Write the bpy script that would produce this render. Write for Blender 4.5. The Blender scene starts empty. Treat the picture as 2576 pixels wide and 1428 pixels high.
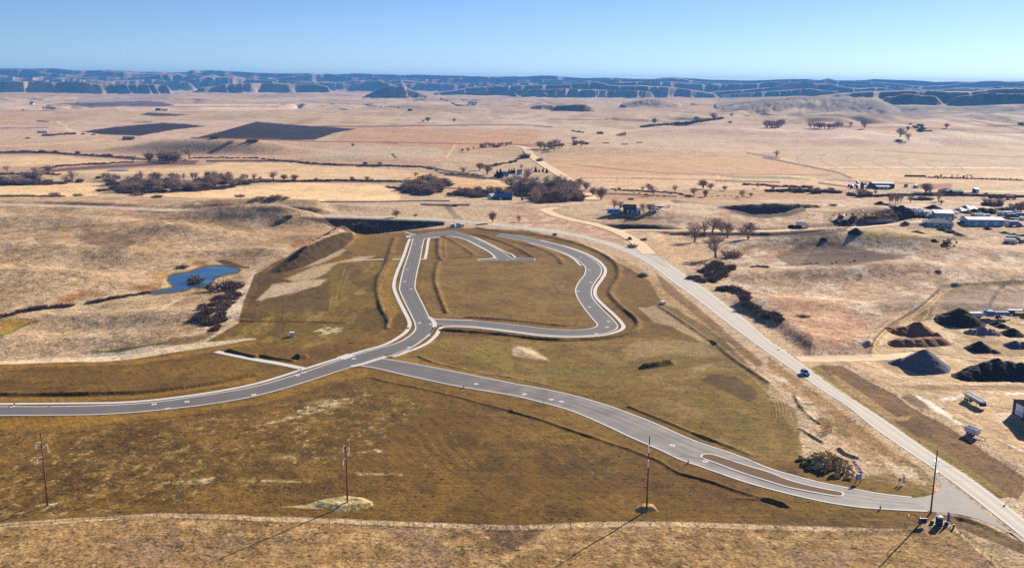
import bpy, bmesh, math, random
import numpy as np
from mathutils import Vector, Matrix, Euler
random.seed(7)
RNG = np.random.default_rng(11)
SC = bpy.context.scene
COL = SC.collection
R = math.radians

# ------------------------------------------------------------------ camera
CAM_H = 120.0
PITCH = 12.0
ROLL = 0.62
FPX = 2400.0                     # focal length in units of a 2576 px wide picture
cd = bpy.data.cameras.new('camera')
cam = bpy.data.objects.new('camera', cd)
COL.objects.link(cam)
cd.sensor_width = 36.0
cd.lens = FPX / 2576.0 * 36.0
cd.clip_start = 1.0
cd.clip_end = 120000.0
CAMR = Matrix.Rotation(R(90 - PITCH), 3, 'X') @ Matrix.Rotation(R(ROLL), 3, 'Z')
cam.matrix_world = Matrix.Translation((0, 0, CAM_H)) @ CAMR.to_4x4()
SC.camera = cam

# ------------------------------------------------------------------ light
SUN_AZ = 40.0                    # degrees to the right of straight ahead
SUN_EL = 24.0
w = bpy.data.worlds.new('World')
SC.world = w
w.use_nodes = True
wn = w.node_tree
for n in list(wn.nodes):
    wn.nodes.remove(n)
sky = wn.nodes.new('ShaderNodeTexSky')
sky.sky_type = 'NISHITA'
sky.sun_disc = False
sky.sun_elevation = R(SUN_EL)
sky.sun_rotation = R(SUN_AZ)
sky.altitude = 900
sky.air_density = 0.6
sky.dust_density = 0.18
sky.ozone_density = 3.0
bg = wn.nodes.new('ShaderNodeBackground')
bg.inputs['Strength'].default_value = 0.061
wo = wn.nodes.new('ShaderNodeOutputWorld')
tint = wn.nodes.new('ShaderNodeMix'); tint.data_type = 'RGBA'; tint.blend_type = 'MULTIPLY'
tint.inputs['Factor'].default_value = 1.0
tint.inputs[7].default_value = (0.82, 0.90, 1.02, 1)
wn.links.new(sky.outputs[0], tint.inputs[6])
wn.links.new(tint.outputs[2], bg.inputs[0])
wn.links.new(bg.outputs[0], wo.inputs[0])
sl = bpy.data.lights.new('sun', 'SUN')
sl.energy = 5.0
sl.angle = R(0.5)
sl.color = (1.0, 0.915, 0.78)
sun = bpy.data.objects.new('sun', sl)
COL.objects.link(sun)
sdir = Vector((math.sin(R(SUN_AZ)) * math.cos(R(SUN_EL)), math.cos(R(SUN_AZ)) * math.cos(R(SUN_EL)), math.sin(R(SUN_EL))))
sun.rotation_euler = sdir.to_track_quat('Z', 'Y').to_euler()
sun.location = (0, 0, 400)
SC.view_settings.view_transform = 'Standard'
SC.view_settings.look = 'None'
SC.view_settings.exposure = 0.9
SC.view_settings.gamma = 1.0
SC.cycles.max_bounces = 4
SC.cycles.diffuse_bounces = 2
SC.cycles.volume_bounces = 0
SC.cycles.transparent_max_bounces = 4
SC.cycles.use_denoising = False

# ------------------------------------------------------------------ picture <-> place
RM = np.array(CAMR)              # world = RM @ camera
def ray(px, py):
    d = RM @ np.array([(px - 1288.0) / FPX, -(py - 714.0) / FPX, -1.0])
    return d
def project(X, Y, Z):
    q0 = RM[0, 0] * X + RM[1, 0] * Y + RM[2, 0] * (Z - CAM_H)
    q1 = RM[0, 1] * X + RM[1, 1] * Y + RM[2, 1] * (Z - CAM_H)
    q2 = RM[0, 2] * X + RM[1, 2] * Y + RM[2, 2] * (Z - CAM_H)
    d = np.maximum(-q2, 1.0)
    return 1288.0 + FPX * q0 / d, 714.0 - FPX * q1 / d
def P0(px, py, z=0.0):
    d = ray(px, py)
    t = (z - CAM_H) / d[2]
    return (d[0] * t, d[1] * t)
# readings were taken on enlarged crops of the photograph; these turn a crop's pixels into picture units
def _crop(x0, y0, s):
    return lambda k, pts: [((x0 * k + a / s) / 1.59006, (y0 + b / s) / 1.59006) for a, b in pts]
T = _crop(1024, 200, 2.38)
M = _crop(1024, 750, 2.1973)
L = _crop(1024, 1350, 2.5156)
B = _crop(1024, 1771, 2.5156)
def Z(x0, y0, s, pts):
    return [((x0 + a / s) / 1.59006, (y0 + b / s) / 1.59006) for a, b in pts]

def spline(pts, step=None, n=None):
    """Catmull-Rom through 2-D points, resampled by length"""
    p = np.array(pts, float)
    p = np.vstack([2 * p[0] - p[1], p, 2 * p[-1] - p[-2]])
    out = []
    for i in range(1, len(p) - 2):
        t = np.linspace(0, 1, 24, endpoint=False)[:, None]
        a, b, c, d = p[i - 1], p[i], p[i + 1], p[i + 2]
        out.append(0.5 * ((2 * b) + (-a + c) * t + (2 * a - 5 * b + 4 * c - d) * t ** 2 + (-a + 3 * b - 3 * c + d) * t ** 3))
    out.append(p[-2][None])
    q = np.vstack(out)
    s = np.concatenate([[0], np.cumsum(np.hypot(*np.diff(q, axis=0).T))])
    if n is None:
        n = max(2, int(s[-1] / step) + 1)
    u = np.linspace(0, s[-1], n)
    return np.stack([np.interp(u, s, q[:, 0]), np.interp(u, s, q[:, 1])], 1)

# ------------------------------------------------------------------ noise
_TAB = [np.random.default_rng(100 + i).random((256, 256)).astype(np.float32) for i in range(6)]
def vn(x, y, seed=0):
    tab = _TAB[seed % 6]
    x = x + 37.3 * seed; y = y + 91.7 * seed
    xi = np.floor(x); yi = np.floor(y)
    fx = (x - xi).astype(np.float32); fy = (y - yi).astype(np.float32)
    fx = fx * fx * (3 - 2 * fx); fy = fy * fy * (3 - 2 * fy)
    xi = xi.astype(np.int64) & 255; yi = yi.astype(np.int64) & 255
    x1 = (xi + 1) & 255; y1 = (yi + 1) & 255
    a = tab[yi, xi]; b = tab[yi, x1]; c = tab[y1, xi]; d = tab[y1, x1]
    return (a + (b - a) * fx) * (1 - fy) + (c + (d - c) * fx) * fy
def fbm(x, y, seed=0, octv=4, gain=0.5):
    s = 0; a = 1.0; t = 0
    for i in range(octv):
        s = s + a * (vn(x * 2.03 ** i, y * 2.03 ** i, seed + i) - 0.5); t += a; a *= gain
    return 2 * s / t             # about -1 .. 1
def sstep(e0, e1, x):
    t = np.clip((x - e0) / (e1 - e0), 0, 1)
    return t * t * (3 - 2 * t)

def seg_dist(px, py, pts, closed=False):
    p = np.array(pts, float)
    q = np.vstack([p, p[:1]]) if closed else p
    best = np.full(px.shape, 1e9)
    for (ax, ay), (bx, by) in zip(q[:-1], q[1:]):
        dx, dy = bx - ax, by - ay
        l2 = dx * dx + dy * dy + 1e-9
        t = np.clip(((px - ax) * dx + (py - ay) * dy) / l2, 0, 1)
        best = np.minimum(best, (px - ax - t * dx) ** 2 + (py - ay - t * dy) ** 2)
    return np.sqrt(best)
def inside(px, py, pts):
    p = np.array(pts, float)
    r = np.zeros(px.shape, bool)
    x0, y0 = p[-1]
    for x1, y1 in p:
        c = ((y1 > py) != (y0 > py))
        with np.errstate(divide='ignore', invalid='ignore'):
            xs = (x0 - x1) * (py - y1) / (y0 - y1 + 1e-12) + x1
        r ^= c & (px < xs)
        x0, y0 = x1, y1
    return r
def poly_mask(U, V, pts, feather, noise=None):
    """0..1 mask of a polygon, soft by feather, on flat arrays; evaluated only near the polygon"""
    p = np.array(pts, float)
    m = np.zeros(U.shape, np.float32)
    pad = feather * 2 + 2
    sel = np.nonzero((U > p[:, 0].min() - pad) & (U < p[:, 0].max() + pad) & (V > p[:, 1].min() - pad) & (V < p[:, 1].max() + pad))[0]
    if not len(sel):
        return m
    u, v = U[sel], V[sel]
    d = seg_dist(u, v, pts, True)
    d = np.where(inside(u, v, pts), d, -d)
    if noise is not None:
        d = d + noise[sel]
    m[sel] = sstep(-feather * 0.5, feather * 0.5, d)
    return m
def line_dist(U, V, pts, pad):
    p = np.array(pts, float)
    d = np.full(U.shape, 1e6)
    sel = np.nonzero((U > p[:, 0].min() - pad) & (U < p[:, 0].max() + pad) & (V > p[:, 1].min() - pad) & (V < p[:, 1].max() + pad))[0]
    if len(sel):
        d[sel] = seg_dist(U[sel], V[sel], pts)
    return d
def W0(pts, z=0.0):
    return [P0(a, b, z) for a, b in pts]
# ------------------------------------------------------------------ street plan, read off the photograph
S1_L = L(0, [(-260, 700), (0, 698), (600, 696), (1100, 683), (1500, 658), (2000, 593)]) + L(1, [(0, 493), (480, 353), (960, 190), (1400, 63)]) + \
    M(1, [(1338, 1316), (1403, 1255), (1405, 1200), (1375, 1130), (1320, 1020), (1275, 920), (1268, 870), (1300, 720), (1350, 570), (1385, 450)])
S1_R = L(0, [(-260, 783), (0, 780), (600, 776), (1000, 769), (1400, 744), (1800, 704), (2200, 652)]) + L(1, [(0, 582), (400, 472), (700, 367), (950, 287), (1240, 195)]) + \
    M(1, [(1345, 1412), (1450, 1345), (1522, 1285), (1552, 1230), (1550, 1190), (1510, 1130), (1452, 1010), (1402, 910), (1392, 860), (1407, 760), (1437, 630), (1462, 500), (1475, 450)])
S2 = M(1, [(1385, 456), (1355, 440), (1360, 428), (1400, 425), (1480, 412), (1620, 391), (1770, 380), (1800, 398), (1690, 424), (1560, 435), (1500, 445), (1474, 460)])
S3_U = M(1, [(1760, 396), (1890, 432), (2000, 482), (2150, 562), (2262, 634)])
S3_L = M(1, [(1680, 428), (1790, 440), (1890, 482), (2010, 545), (2090, 592), (2118, 634)])
S3_T = M(1, [(1975, 648), (1958, 634), (2115, 630)]) + M(2, [(8, 622), (182, 622), (194, 642)])
S4_I = M(1, [(1560, 1160), (1900, 1172), (2250, 1206)]) + M(2, [(300, 1242), (480, 1253), (620, 1250), (710, 1236), (755, 1215), (748, 1190), (720, 1160), (640, 1060), (582, 970), (564, 910), (572, 870), (600, 820), (640, 770), (652, 720), (636, 684), (570, 628), (500, 590), (420, 555), (300, 515), (150, 478), (0, 450)]) + M(1, [(2110, 428)])
S4_O = M(1, [(1580, 1201), (1900, 1217), (2250, 1258)]) + M(2, [(250, 1288), (480, 1301), (680, 1297), (820, 1278), (900, 1250), (922, 1220), (906, 1190), (850, 1130), (760, 1040), (702, 970), (690, 920), (702, 870), (740, 810), (775, 760), (782, 720), (770, 688), (720, 640), (640, 590), (520, 540), (400, 503), (250, 468), (100, 434), (0, 418)]) + M(1, [(2140, 408)])
S5_U = L(1, [(1090, 262), (1240, 217), (1400, 234), (1800, 307), (2200, 387)]) + L(2, [(0, 462), (300, 517), (600, 582), (900, 667), (1100, 737), (1400, 852), (1700, 987), (1900, 1067), (2100, 1132), (2300, 1202)]) + \
    B(3, [(0, 257), (200, 317), (500, 397), (800, 457), (1100, 512), (1300, 537), (1450, 552)])
S5_D = L(1, [(1060, 283), (1200, 303), (1500, 373), (1800, 438), (2100, 498)]) + L(2, [(0, 577), (300, 647), (600, 732), (900, 857), (1200, 997), (1500, 1127), (1700, 1222)]) + \
    B(2, [(1900, 232), (2100, 302), (2300, 372)]) + B(3, [(0, 452), (300, 527), (600, 592), (900, 637), (1150, 657), (1400, 672), (1600, 681)])
S5_X = B(3, [(1450, 552), (1560, 542), (1660, 517), (1722, 482), (1747, 445), (1737, 400), (1690, 350), (1760, 352), (2000, 540), (2576, 1010), (2500, 905), (2420, 902), (2300, 840), (2100, 760), (1900, 714), (1660, 693), (1600, 681)])
HW_L = B(3, [(2900, 1215), (2576, 960), (2000, 505), (1680, 270), (1500, 150), (1280, 0)]) + L(3, [(1040, 890), (800, 692), (560, 540), (330, 382), (0, 155)]) + \
    M(2, [(2000, 1272), (1800, 1120), (1600, 962), (1400, 822), (1250, 705), (1150, 640), (1000, 570), (800, 495), (600, 440), (400, 405), (200, 378), (0, 352)]) + M(1, [(2000, 325), (1650, 292), (1200, 273), (800, 259), (400, 244), (0, 232)]) + M(0, [(1960, 214), (1400, 199), (860, 176), (300, 158), (-80, 150)])
HW_R = B(3, [(2900, 1010), (2576, 765), (2400, 625), (2200, 475), (2000, 333), (1790, 197), (1500, 0)]) + L(3, [(1130, 800), (920, 665), (700, 530), (480, 370), (160, 130), (0, 22)]) + \
    M(2, [(2100, 1203), (1900, 1043), (1700, 892), (1500, 752), (1380, 672), (1200, 592), (1000, 523), (800, 468), (600, 418), (400, 380), (200, 357), (0, 338)]) + M(1, [(2000, 311), (1650, 279), (1200, 262), (800, 250), (400, 237), (0, 225)]) + M(0, [(1960, 209), (1400, 193), (860, 170), (300, 152), (-80, 145)])
GR_A = M(2, [(1205, 588), (1170, 552), (1090, 480), (980, 415), (850, 362), (700, 320), (560, 292), (400, 250), (310, 212), (295, 200), (330, 188), (420, 180)])
GR_B = Z(1940, 640, 5.6, [(2480, 915), (2330, 820), (2230, 735)])
GR_C = T(2, [(560, 1260), (500, 1215), (420, 1165), (300, 1090), (200, 1020), (150, 960), (110, 928), (40, 915), (-60, 912)])
GR_D = M(2, [(950, 400), (975, 380), (1100, 373), (1600, 380), (2250, 384)]) + M(3, [(300, 368), (700, 350), (1000, 330), (1210, 312), (1500, 300)])
GR_E = L(3, [(300, 215), (480, 215), (700, 212), (1000, 205), (1300, 190), (1500, 160)])
isl_a = B(2, [(1935, 118), (2020, 122), (2200, 180), (2400, 245), (2576, 297)]) + B(3, [(200, 375), (400, 430), (600, 474), (690, 487), (735, 498), (752, 515), (735, 530), (690, 532), (500, 500), (200, 440), (0, 380)]) + B(2, [(2400, 325), (2200, 255), (2030, 190), (1930, 155), (1908, 138)])
ROADS_W = {}
for _n, _l, _r in (('s1', S1_L, S1_R), ('s4', S4_I, S4_O), ('s5', S5_U, S5_D), ('hw', HW_L, HW_R)):
    a = spline(W0(_l), n=220); b = spline(W0(_r), n=220)
    ROADS_W[_n] = (a, b)

# ------------------------------------------------------------------ ground grid (one sheet, polar, finest where the view needs it)
az = np.concatenate([np.linspace(-75, -36, 40, endpoint=False), np.linspace(-36, 36, 1500), np.linspace(36.6, 75, 40)])
dep = np.linspace(29.5, 2.0, 1000)
rr = np.concatenate([np.linspace(40, 205, 24, endpoint=False), CAM_H / np.tan(np.radians(dep)), np.linspace(3455, 9800, 310), np.linspace(9824, 14600, 190), np.geomspace(14700, 16500, 8)])
AZ, RR = np.meshgrid(np.radians(az), rr)
X = (RR * np.sin(AZ)).ravel(); Y = (RR * np.cos(AZ)).ravel(); rad = RR.ravel(); azf = AZ.ravel()
U0, V0 = project(X, Y, 0 * X)    # where the flat plain would show: used only to place regions on the ground
lr = np.log(rad)
edge = fbm(azf * 60, lr * 40, 1, 4) * 1.0

z = np.zeros(X.shape)
# valley floor beyond the development
z -= 8 * sstep(930, 1080, Y + 30 * fbm(X / 200, Y / 200, 2, 2)) * (1 - 0.0)
# rolling prairie
amp = np.zeros(X.shape)
def region(pts, feather, val):
    global amp
    amp = amp + (val - amp) * poly_mask(U0, V0, pts, feather)
region([(-400, 500), (300, 496), (800, 503), (868, 585), (640, 672), (596, 720), (505, 830), (300, 890), (-400, 912)], 46, 9.0)
region([(1640, 575), (1690, 520), (2000, 505), (2900, 500), (2900, 700), (2350, 735), (2190, 885), (2040, 885), (1850, 745), (1700, 650)], 40, 5.0)
region([(1120, 515), (1360, 507), (1480, 560), (1360, 570), (1150, 550)], 14, 3.0)
amp = np.where(rad > 1250, np.maximum(amp, np.clip(0.0036 * (rad - 1250), 0, 13)), amp)
wfar = sstep(2200, 4200, rad)
z += amp * ((fbm(X / 135, Y / 150, 3, 2) + 0.12) * (1 - wfar) + wfar * fbm(X / 230, Y / 300, 3, 4))
z += amp * 0.12 * fbm(X / 26, Y / 30, 4, 3) * (1 - wfar)
dr = np.abs(fbm((X + 60 * fbm(X / 200, Y / 200, 0, 2)) / 330, Y / 430, 2, 3))
z -= sstep(2700, 3400, rad) * (1 - sstep(6500, 7500, rad)) * 16 * np.clip(1 - dr * 7, 0, 1) ** 1.3 * sstep(-0.15, 0.25, fbm(X / 900, Y / 900, 5, 2))
def hill(px, py, rx, ry, h, p=1.0):
    global z
    cx, cy = P0(px, py)
    sel = np.nonzero((abs(X - cx) < rx * 2.6) & (abs(Y - cy) < ry * 2.6))[0]
    q = ((X[sel] - cx) / rx) ** 2 + ((Y[sel] - cy) / ry) ** 2
    z[sel] += h * np.exp(-q ** p)
hill(2215, 556, 42, 28, 11)
hill(2110, 622, 70, 20, 9)
hill(2230, 632, 60, 18, 4)
hill(2380, 640, 60, 24, 3.5)
hill(1640, 545, 42, 26, 8)
hill(2230, 690, 80, 18, 5.0)
hill(420, 590, 50, 24, 8)
hill(300, 640, 40, 20, 5)
hill(560, 556, 60, 22, 8)
hill(730, 560, 40, 20, 7)
hill(800, 600, 26, 16, 4)
hill(180, 575, 80, 26, 8)
hill(40, 640, 50, 22, 5)
hill(110, 700, 60, 20, 5)
hill(330, 790, 60, 16, 4)
hill(150, 830, 50, 14, 3)
hill(620, 640, 30, 14, 4)
hill(850, 525, 50, 16, 4)
hill(640, 518, 60, 14, 4)
hill(2420, 780, 50, 16, 4)
hill(1960, 770, 36, 18, 4)
hill(2080, 700, 50, 14, 3)
hill(950, 392, 150, 80, 9)
hill(500, 371, 150, 60, 13, 2)
hill(600, 371, 150, 60, 11, 2)
hill(1290, 520, 40, 22, 3)
hill(1050, 285, 260, 120, 16)
hill(1600, 372, 240, 70, 9)
hill(2330, 352, 280, 90, 14)
hill(2060, 300, 300, 200, 18)
hill(2250, 300, 260, 120, 16)
hill(2480, 295, 260, 120, 20)
hill(2420, 322, 220, 90, 12)
hill(1180, 275, 300, 160, 14)
hill(780, 290, 260, 120, 10)
hill(1900, 330, 220, 120, 14)
hill(1690, 290, 400, 300, 10)

# basins and banks: (outline in the plane, depth, run of the bank in metres)
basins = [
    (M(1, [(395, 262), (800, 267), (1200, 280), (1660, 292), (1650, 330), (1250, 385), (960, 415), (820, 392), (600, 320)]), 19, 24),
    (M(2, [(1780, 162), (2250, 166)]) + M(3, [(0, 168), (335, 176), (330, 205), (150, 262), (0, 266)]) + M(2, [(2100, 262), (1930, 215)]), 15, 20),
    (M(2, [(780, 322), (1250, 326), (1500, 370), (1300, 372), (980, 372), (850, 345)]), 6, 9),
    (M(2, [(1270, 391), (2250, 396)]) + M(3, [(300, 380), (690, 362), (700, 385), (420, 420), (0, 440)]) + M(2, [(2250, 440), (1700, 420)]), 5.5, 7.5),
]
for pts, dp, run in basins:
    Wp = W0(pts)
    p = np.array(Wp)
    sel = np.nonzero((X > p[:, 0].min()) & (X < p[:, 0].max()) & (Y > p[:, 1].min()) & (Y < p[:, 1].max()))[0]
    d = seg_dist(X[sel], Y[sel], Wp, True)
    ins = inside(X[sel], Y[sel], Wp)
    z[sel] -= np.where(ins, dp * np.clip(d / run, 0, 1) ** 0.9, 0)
# the pond's hollow
POND_Z = -2.6
POND = M(0, [(1305, 922), (1420, 905), (1520, 885), (1515, 850), (1475, 805), (1500, 780), (1560, 765), (1660, 745), (1740, 715), (1850, 692), (2000, 695), (2105, 722), (2080, 745), (1960, 765), (1885, 790), (1870, 820), (1830, 850), (1810, 878), (1760, 880), (1690, 872), (1640, 895), (1540, 910), (1400, 926)])
PONDW = [P0(a, b, POND_Z) for a, b in POND]
def pond_level():
    p = np.array(PONDW)
    sel = np.nonzero((X > p[:, 0].min() - 60) & (X < p[:, 0].max() + 60) & (Y > p[:, 1].min() - 60) & (Y < p[:, 1].max() + 60))[0]
    d = seg_dist(X[sel], Y[sel], PONDW, True)
    ins = inside(X[sel], Y[sel], PONDW)
    bank = POND_Z + 0.15 + np.clip(d, 0, 60) * 0.05
    k = 1 - sstep(8, 55, d)
    z[sel] = np.where(ins, POND_Z - np.clip(d * 0.25, 0.05, 1.5), z[sel] * (1 - k) + bank * k)
    ix, iy = P0(*M(0, [(1718, 826)])[0], POND_Z)
    z[sel] = np.maximum(z[sel], POND_Z + 0.45 - 0.05 * np.hypot(X[sel] - ix, Y[sel] - iy) ** 2)
# earth mounds standing on the ground: (outline, slope, top height)
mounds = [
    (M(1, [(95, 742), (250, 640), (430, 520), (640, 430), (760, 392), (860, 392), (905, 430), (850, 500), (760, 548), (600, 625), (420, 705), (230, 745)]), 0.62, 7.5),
    (L(2, [(1270, 300), (1330, 262), (1480, 228), (1600, 218), (1660, 240), (1640, 275), (1480, 300), (1330, 318)]), 0.9, 2.0),
    (L(1, [(365, 205), (400, 168), (480, 160), (545, 180), (530, 205), (430, 225)]), 0.9, 1.6),
    (B(2, [(1235, 665), (1270, 625), (1340, 605), (1420, 618), (1478, 690), (1360, 704), (1250, 695)]), 0.7, 1.1),
    (B(1, [(560, 640), (640, 585), (760, 545), (900, 530), (1060, 545), (1170, 590), (1185, 625), (1100, 665), (940, 690), (820, 690)]), 0.35, 0.9),
    (L(2, [(0, 175), (0, 105), (60, 92), (180, 110), (280, 160), (370, 222), (250, 228)]), 0.12, 1.2),
]
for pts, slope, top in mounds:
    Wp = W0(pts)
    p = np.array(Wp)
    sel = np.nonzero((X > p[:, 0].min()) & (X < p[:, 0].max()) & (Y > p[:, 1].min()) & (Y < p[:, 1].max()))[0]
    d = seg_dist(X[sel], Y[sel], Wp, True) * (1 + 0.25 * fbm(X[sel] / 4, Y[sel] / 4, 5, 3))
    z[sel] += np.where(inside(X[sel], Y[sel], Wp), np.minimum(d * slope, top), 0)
# windrows of stripped topsoil along the streets: (line, height, half width)
berms = [
    (L(0, [(-100, 575), (0, 578), (650, 576), (1000, 568), (1400, 550), (1800, 510), (2100, 470), (2400, 410), (2560, 375)]), 1.25, 1.5),
    (L(0, [(1500, 825), (1700, 808), (2000, 770), (2200, 745), (2576, 680)]) + L(1, [(250, 625), (500, 560), (700, 490), (860, 420)]), 0.4, 0.8),
    (L(0, [(2310, 135), (2576, 195)]) + L(1, [(0, 175), (150, 205), (360, 235)]), 1.3, 1.4),
    (L(1, [(1180, 405), (1300, 440), (1500, 480), (1800, 540), (2100, 615), (2300, 670), (2576, 740)]), 0.5, 0.8),
    (L(1, [(1640, 190), (1800, 255), (2000, 300), (2200, 345), (2560, 400)]) + L(2, [(0, 408), (200, 445), (450, 505), (680, 580)]), 0.5, 0.8),
    (L(2, [(1180, 700), (1400, 790), (1600, 870), (1800, 955), (2000, 1030), (2200, 1105), (2380, 1180)]), 1.0, 1.1),
    (L(2, [(0, 745), (300, 830), (600, 935), (850, 1015), (1100, 1100), (1400, 1210), (1500, 1250)]) + B(2, [(1650, 295), (1800, 335), (2000, 390), (2250, 480), (2560, 575)]) + B(3, [(80, 595), (200, 640)]), 0.6, 0.9),
    (M(2, [(-900, 1236), (-500, 1260), (-100, 1290), (0, 1302), (250, 1332), (480, 1343), (680, 1338), (850, 1325), (1000, 1295), (1080, 1258), (1110, 1210), (1080, 1150), (1000, 1085), (920, 1010), (870, 950), (862, 910), (900, 850), (935, 790), (935, 720), (900, 660), (820, 600), (700, 540), (560, 490), (400, 450), (250, 425), (100, 405), (-80, 390), (-300, 358)]), 1.35, 1.35),
    (M(1, [(1610, 450), (1605, 520), (1612, 600), (1630, 635)]), 1.2, 1.3),
    (M(1, [(1652, 470), (1655, 560), (1660, 620)]), 0.5, 0.8),
    (M(1, [(1645, 432), (1720, 462), (1800, 510), (1870, 560), (1915, 598), (1840, 612), (1750, 622)]), 0.8, 1.2),
    (M(1, [(1600, 660), (1580, 760), (1578, 840), (1605, 920), (1640, 1020), (1675, 1100)]), 1.1, 1.2),
    (M(1, [(1225, 440), (1195, 530), (1170, 600), (1150, 660), (1120, 730), (1075, 800), (1065, 880), (1080, 980), (1110, 1080), (1150, 1150), (1165, 1200), (1150, 1240)]), 1.2, 1.3),
    (M(1, [(1120, 1275), (1000, 1320), (850, 1362), (710, 1395)]), 0.55, 0.9),
    (M(1, [(1850, 1140), (2000, 1148), (2250, 1168)]) + M(2, [(100, 1180), (300, 1200), (450, 1215), (560, 1210), (585, 1180)]), 0.9, 1.0),
    (M(1, [(1925, 410), (2050, 440), (2250, 510)]) + M(2, [(80, 550), (180, 610)]), 1.2, 1.3),
    (M(2, [(-60, 470), (50, 482), (200, 520), (330, 570), (410, 625), (440, 670)]), 1.0, 1.3),
    (M(1, [(800, 1190), (400, 1182), (0, 1182)]) + M(0, [(2250, 1185), (2100, 1178)]), 0.7, 0.9),
    (M(1, [(270, 722), (450, 700), (650, 655), (800, 615), (880, 592)]), 1.2, 1.2),
    (L(3, [(270, 590), (330, 700), (420, 790), (510, 860)]), 0.9, 0.8),
    (L(3, [(330, 920), (430, 985), (540, 1045)]), 0.8, 0.9),
    (L(3, [(720, 1125), (800, 1185), (900, 1215)]), 1.1, 0.9),
    (B(3, [(-300, 560), (0, 575), (150, 625)]), 0.4, 0.8),
    (L(2, [(2020, 40), (2120, 130), (2230, 220), (2350, 300), (2576, 450)]), 0.8, 1.2),
    (M(3, [(880, 1420), (1000, 1270), (1120, 1170), (1300, 1070), (1400, 990), (1480, 910)]), 1.8, 2.4),
    (M(3, [(1640, 885), (1800, 880), (2000, 868), (2250, 855)]), 2.2, 2.2),
    (M(3, [(950, 690), (700, 690), (300, 700), (0, 705)]), 1.6, 3.0),
    (M(2, [(1290, 1045), (1500, 1180), (1700, 1320), (1790, 1380)]), 0.7, 1.2),
]
for pts, h, hw in berms:
    Wp = spline(W0(pts), step=4.0)
    d = line_dist(X, Y, Wp, hw * 6)
    sel = np.nonzero(d < hw * 6)[0]
    he = hw * np.clip(rad[sel] / 420, 1, 2)
    ragged = 0.85 + 0.45 * fbm(X[sel] / 11, Y[sel] / 11, 2, 3)
    z[sel] += np.maximum(z[sel] * 0, h * ragged * np.exp(-(d[sel] / he) ** 2))
# ditches
for pts, h, hw in [(B(3, [(1830, 740), (1980, 770), (2130, 830), (2300, 905), (2450, 985), (2560, 990)]), 1.3, 1.6), (B(3, [(1000, 740), (1130, 745)]), 0.5, 1.4),
                   (B(2, [(-250, 870), (0, 880), (150, 880), (250, 860)]), 0.45, 2.2)]:
    Wp = spline(W0(pts), step=4.0)
    d = line_dist(X, Y, Wp, hw * 3)
    sel = np.nonzero(d < hw * 3)[0]
    z[sel] -= h * np.exp(-(d[sel] / hw) ** 2)

# keep the ground level under the roads
hold = np.zeros(X.shape, np.float32)
near = rad < 1150
for _n in ('s1', 's4', 's5', 'hw'):
    a, b = ROADS_W[_n]
    c = (a + b) / 2
    hwid = np.hypot(*(a - b).T).mean() / 2
    lim = 14 if _n == 'hw' else 6
    d = line_dist(X, Y, c[::2], hwid + lim + 8)
    hold = np.maximum(hold, 1 - sstep(hwid + 1.6, hwid + lim, d))
for pts, wd in ((GR_A, 5), (GR_D, 4)):
    d = line_dist(X, Y, spline(W0(pts), step=6), wd + 16)
    hold = np.maximum(hold, 0.0 + 0.999 * (1 - sstep(wd, wd + 7, d)))
hold[(Y > 930)] *= 0
z *= (1 - hold)
# surface texture that catches the low sun
tex = np.clip(1 - rad / 1500, 0, 1) * (1 - hold)
devm = poly_mask(U0, V0, [(-300, 905), (300, 890), (560, 850), (640, 740), (680, 660), (860, 600), (1000, 575), (1420, 590), (1560, 640), (1740, 790), (1920, 930), (2080, 1180), (2330, 1240), (2340, 1300), (2000, 1310), (1300, 1320), (500, 1290), (0, 1310), (-300, 1330)], 20, edge * 8)
tex_h = 0.16 * (1 - devm) + 0.07 * devm
z += tex * tex_h * fbm(X / 1.5, Y / 1.9, 1, 3, 0.6)
z += tex * (0.25 * (1 - devm) + 0.10 * devm) * fbm(X / 7, Y / 9, 4, 2)

pond_level()
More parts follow.
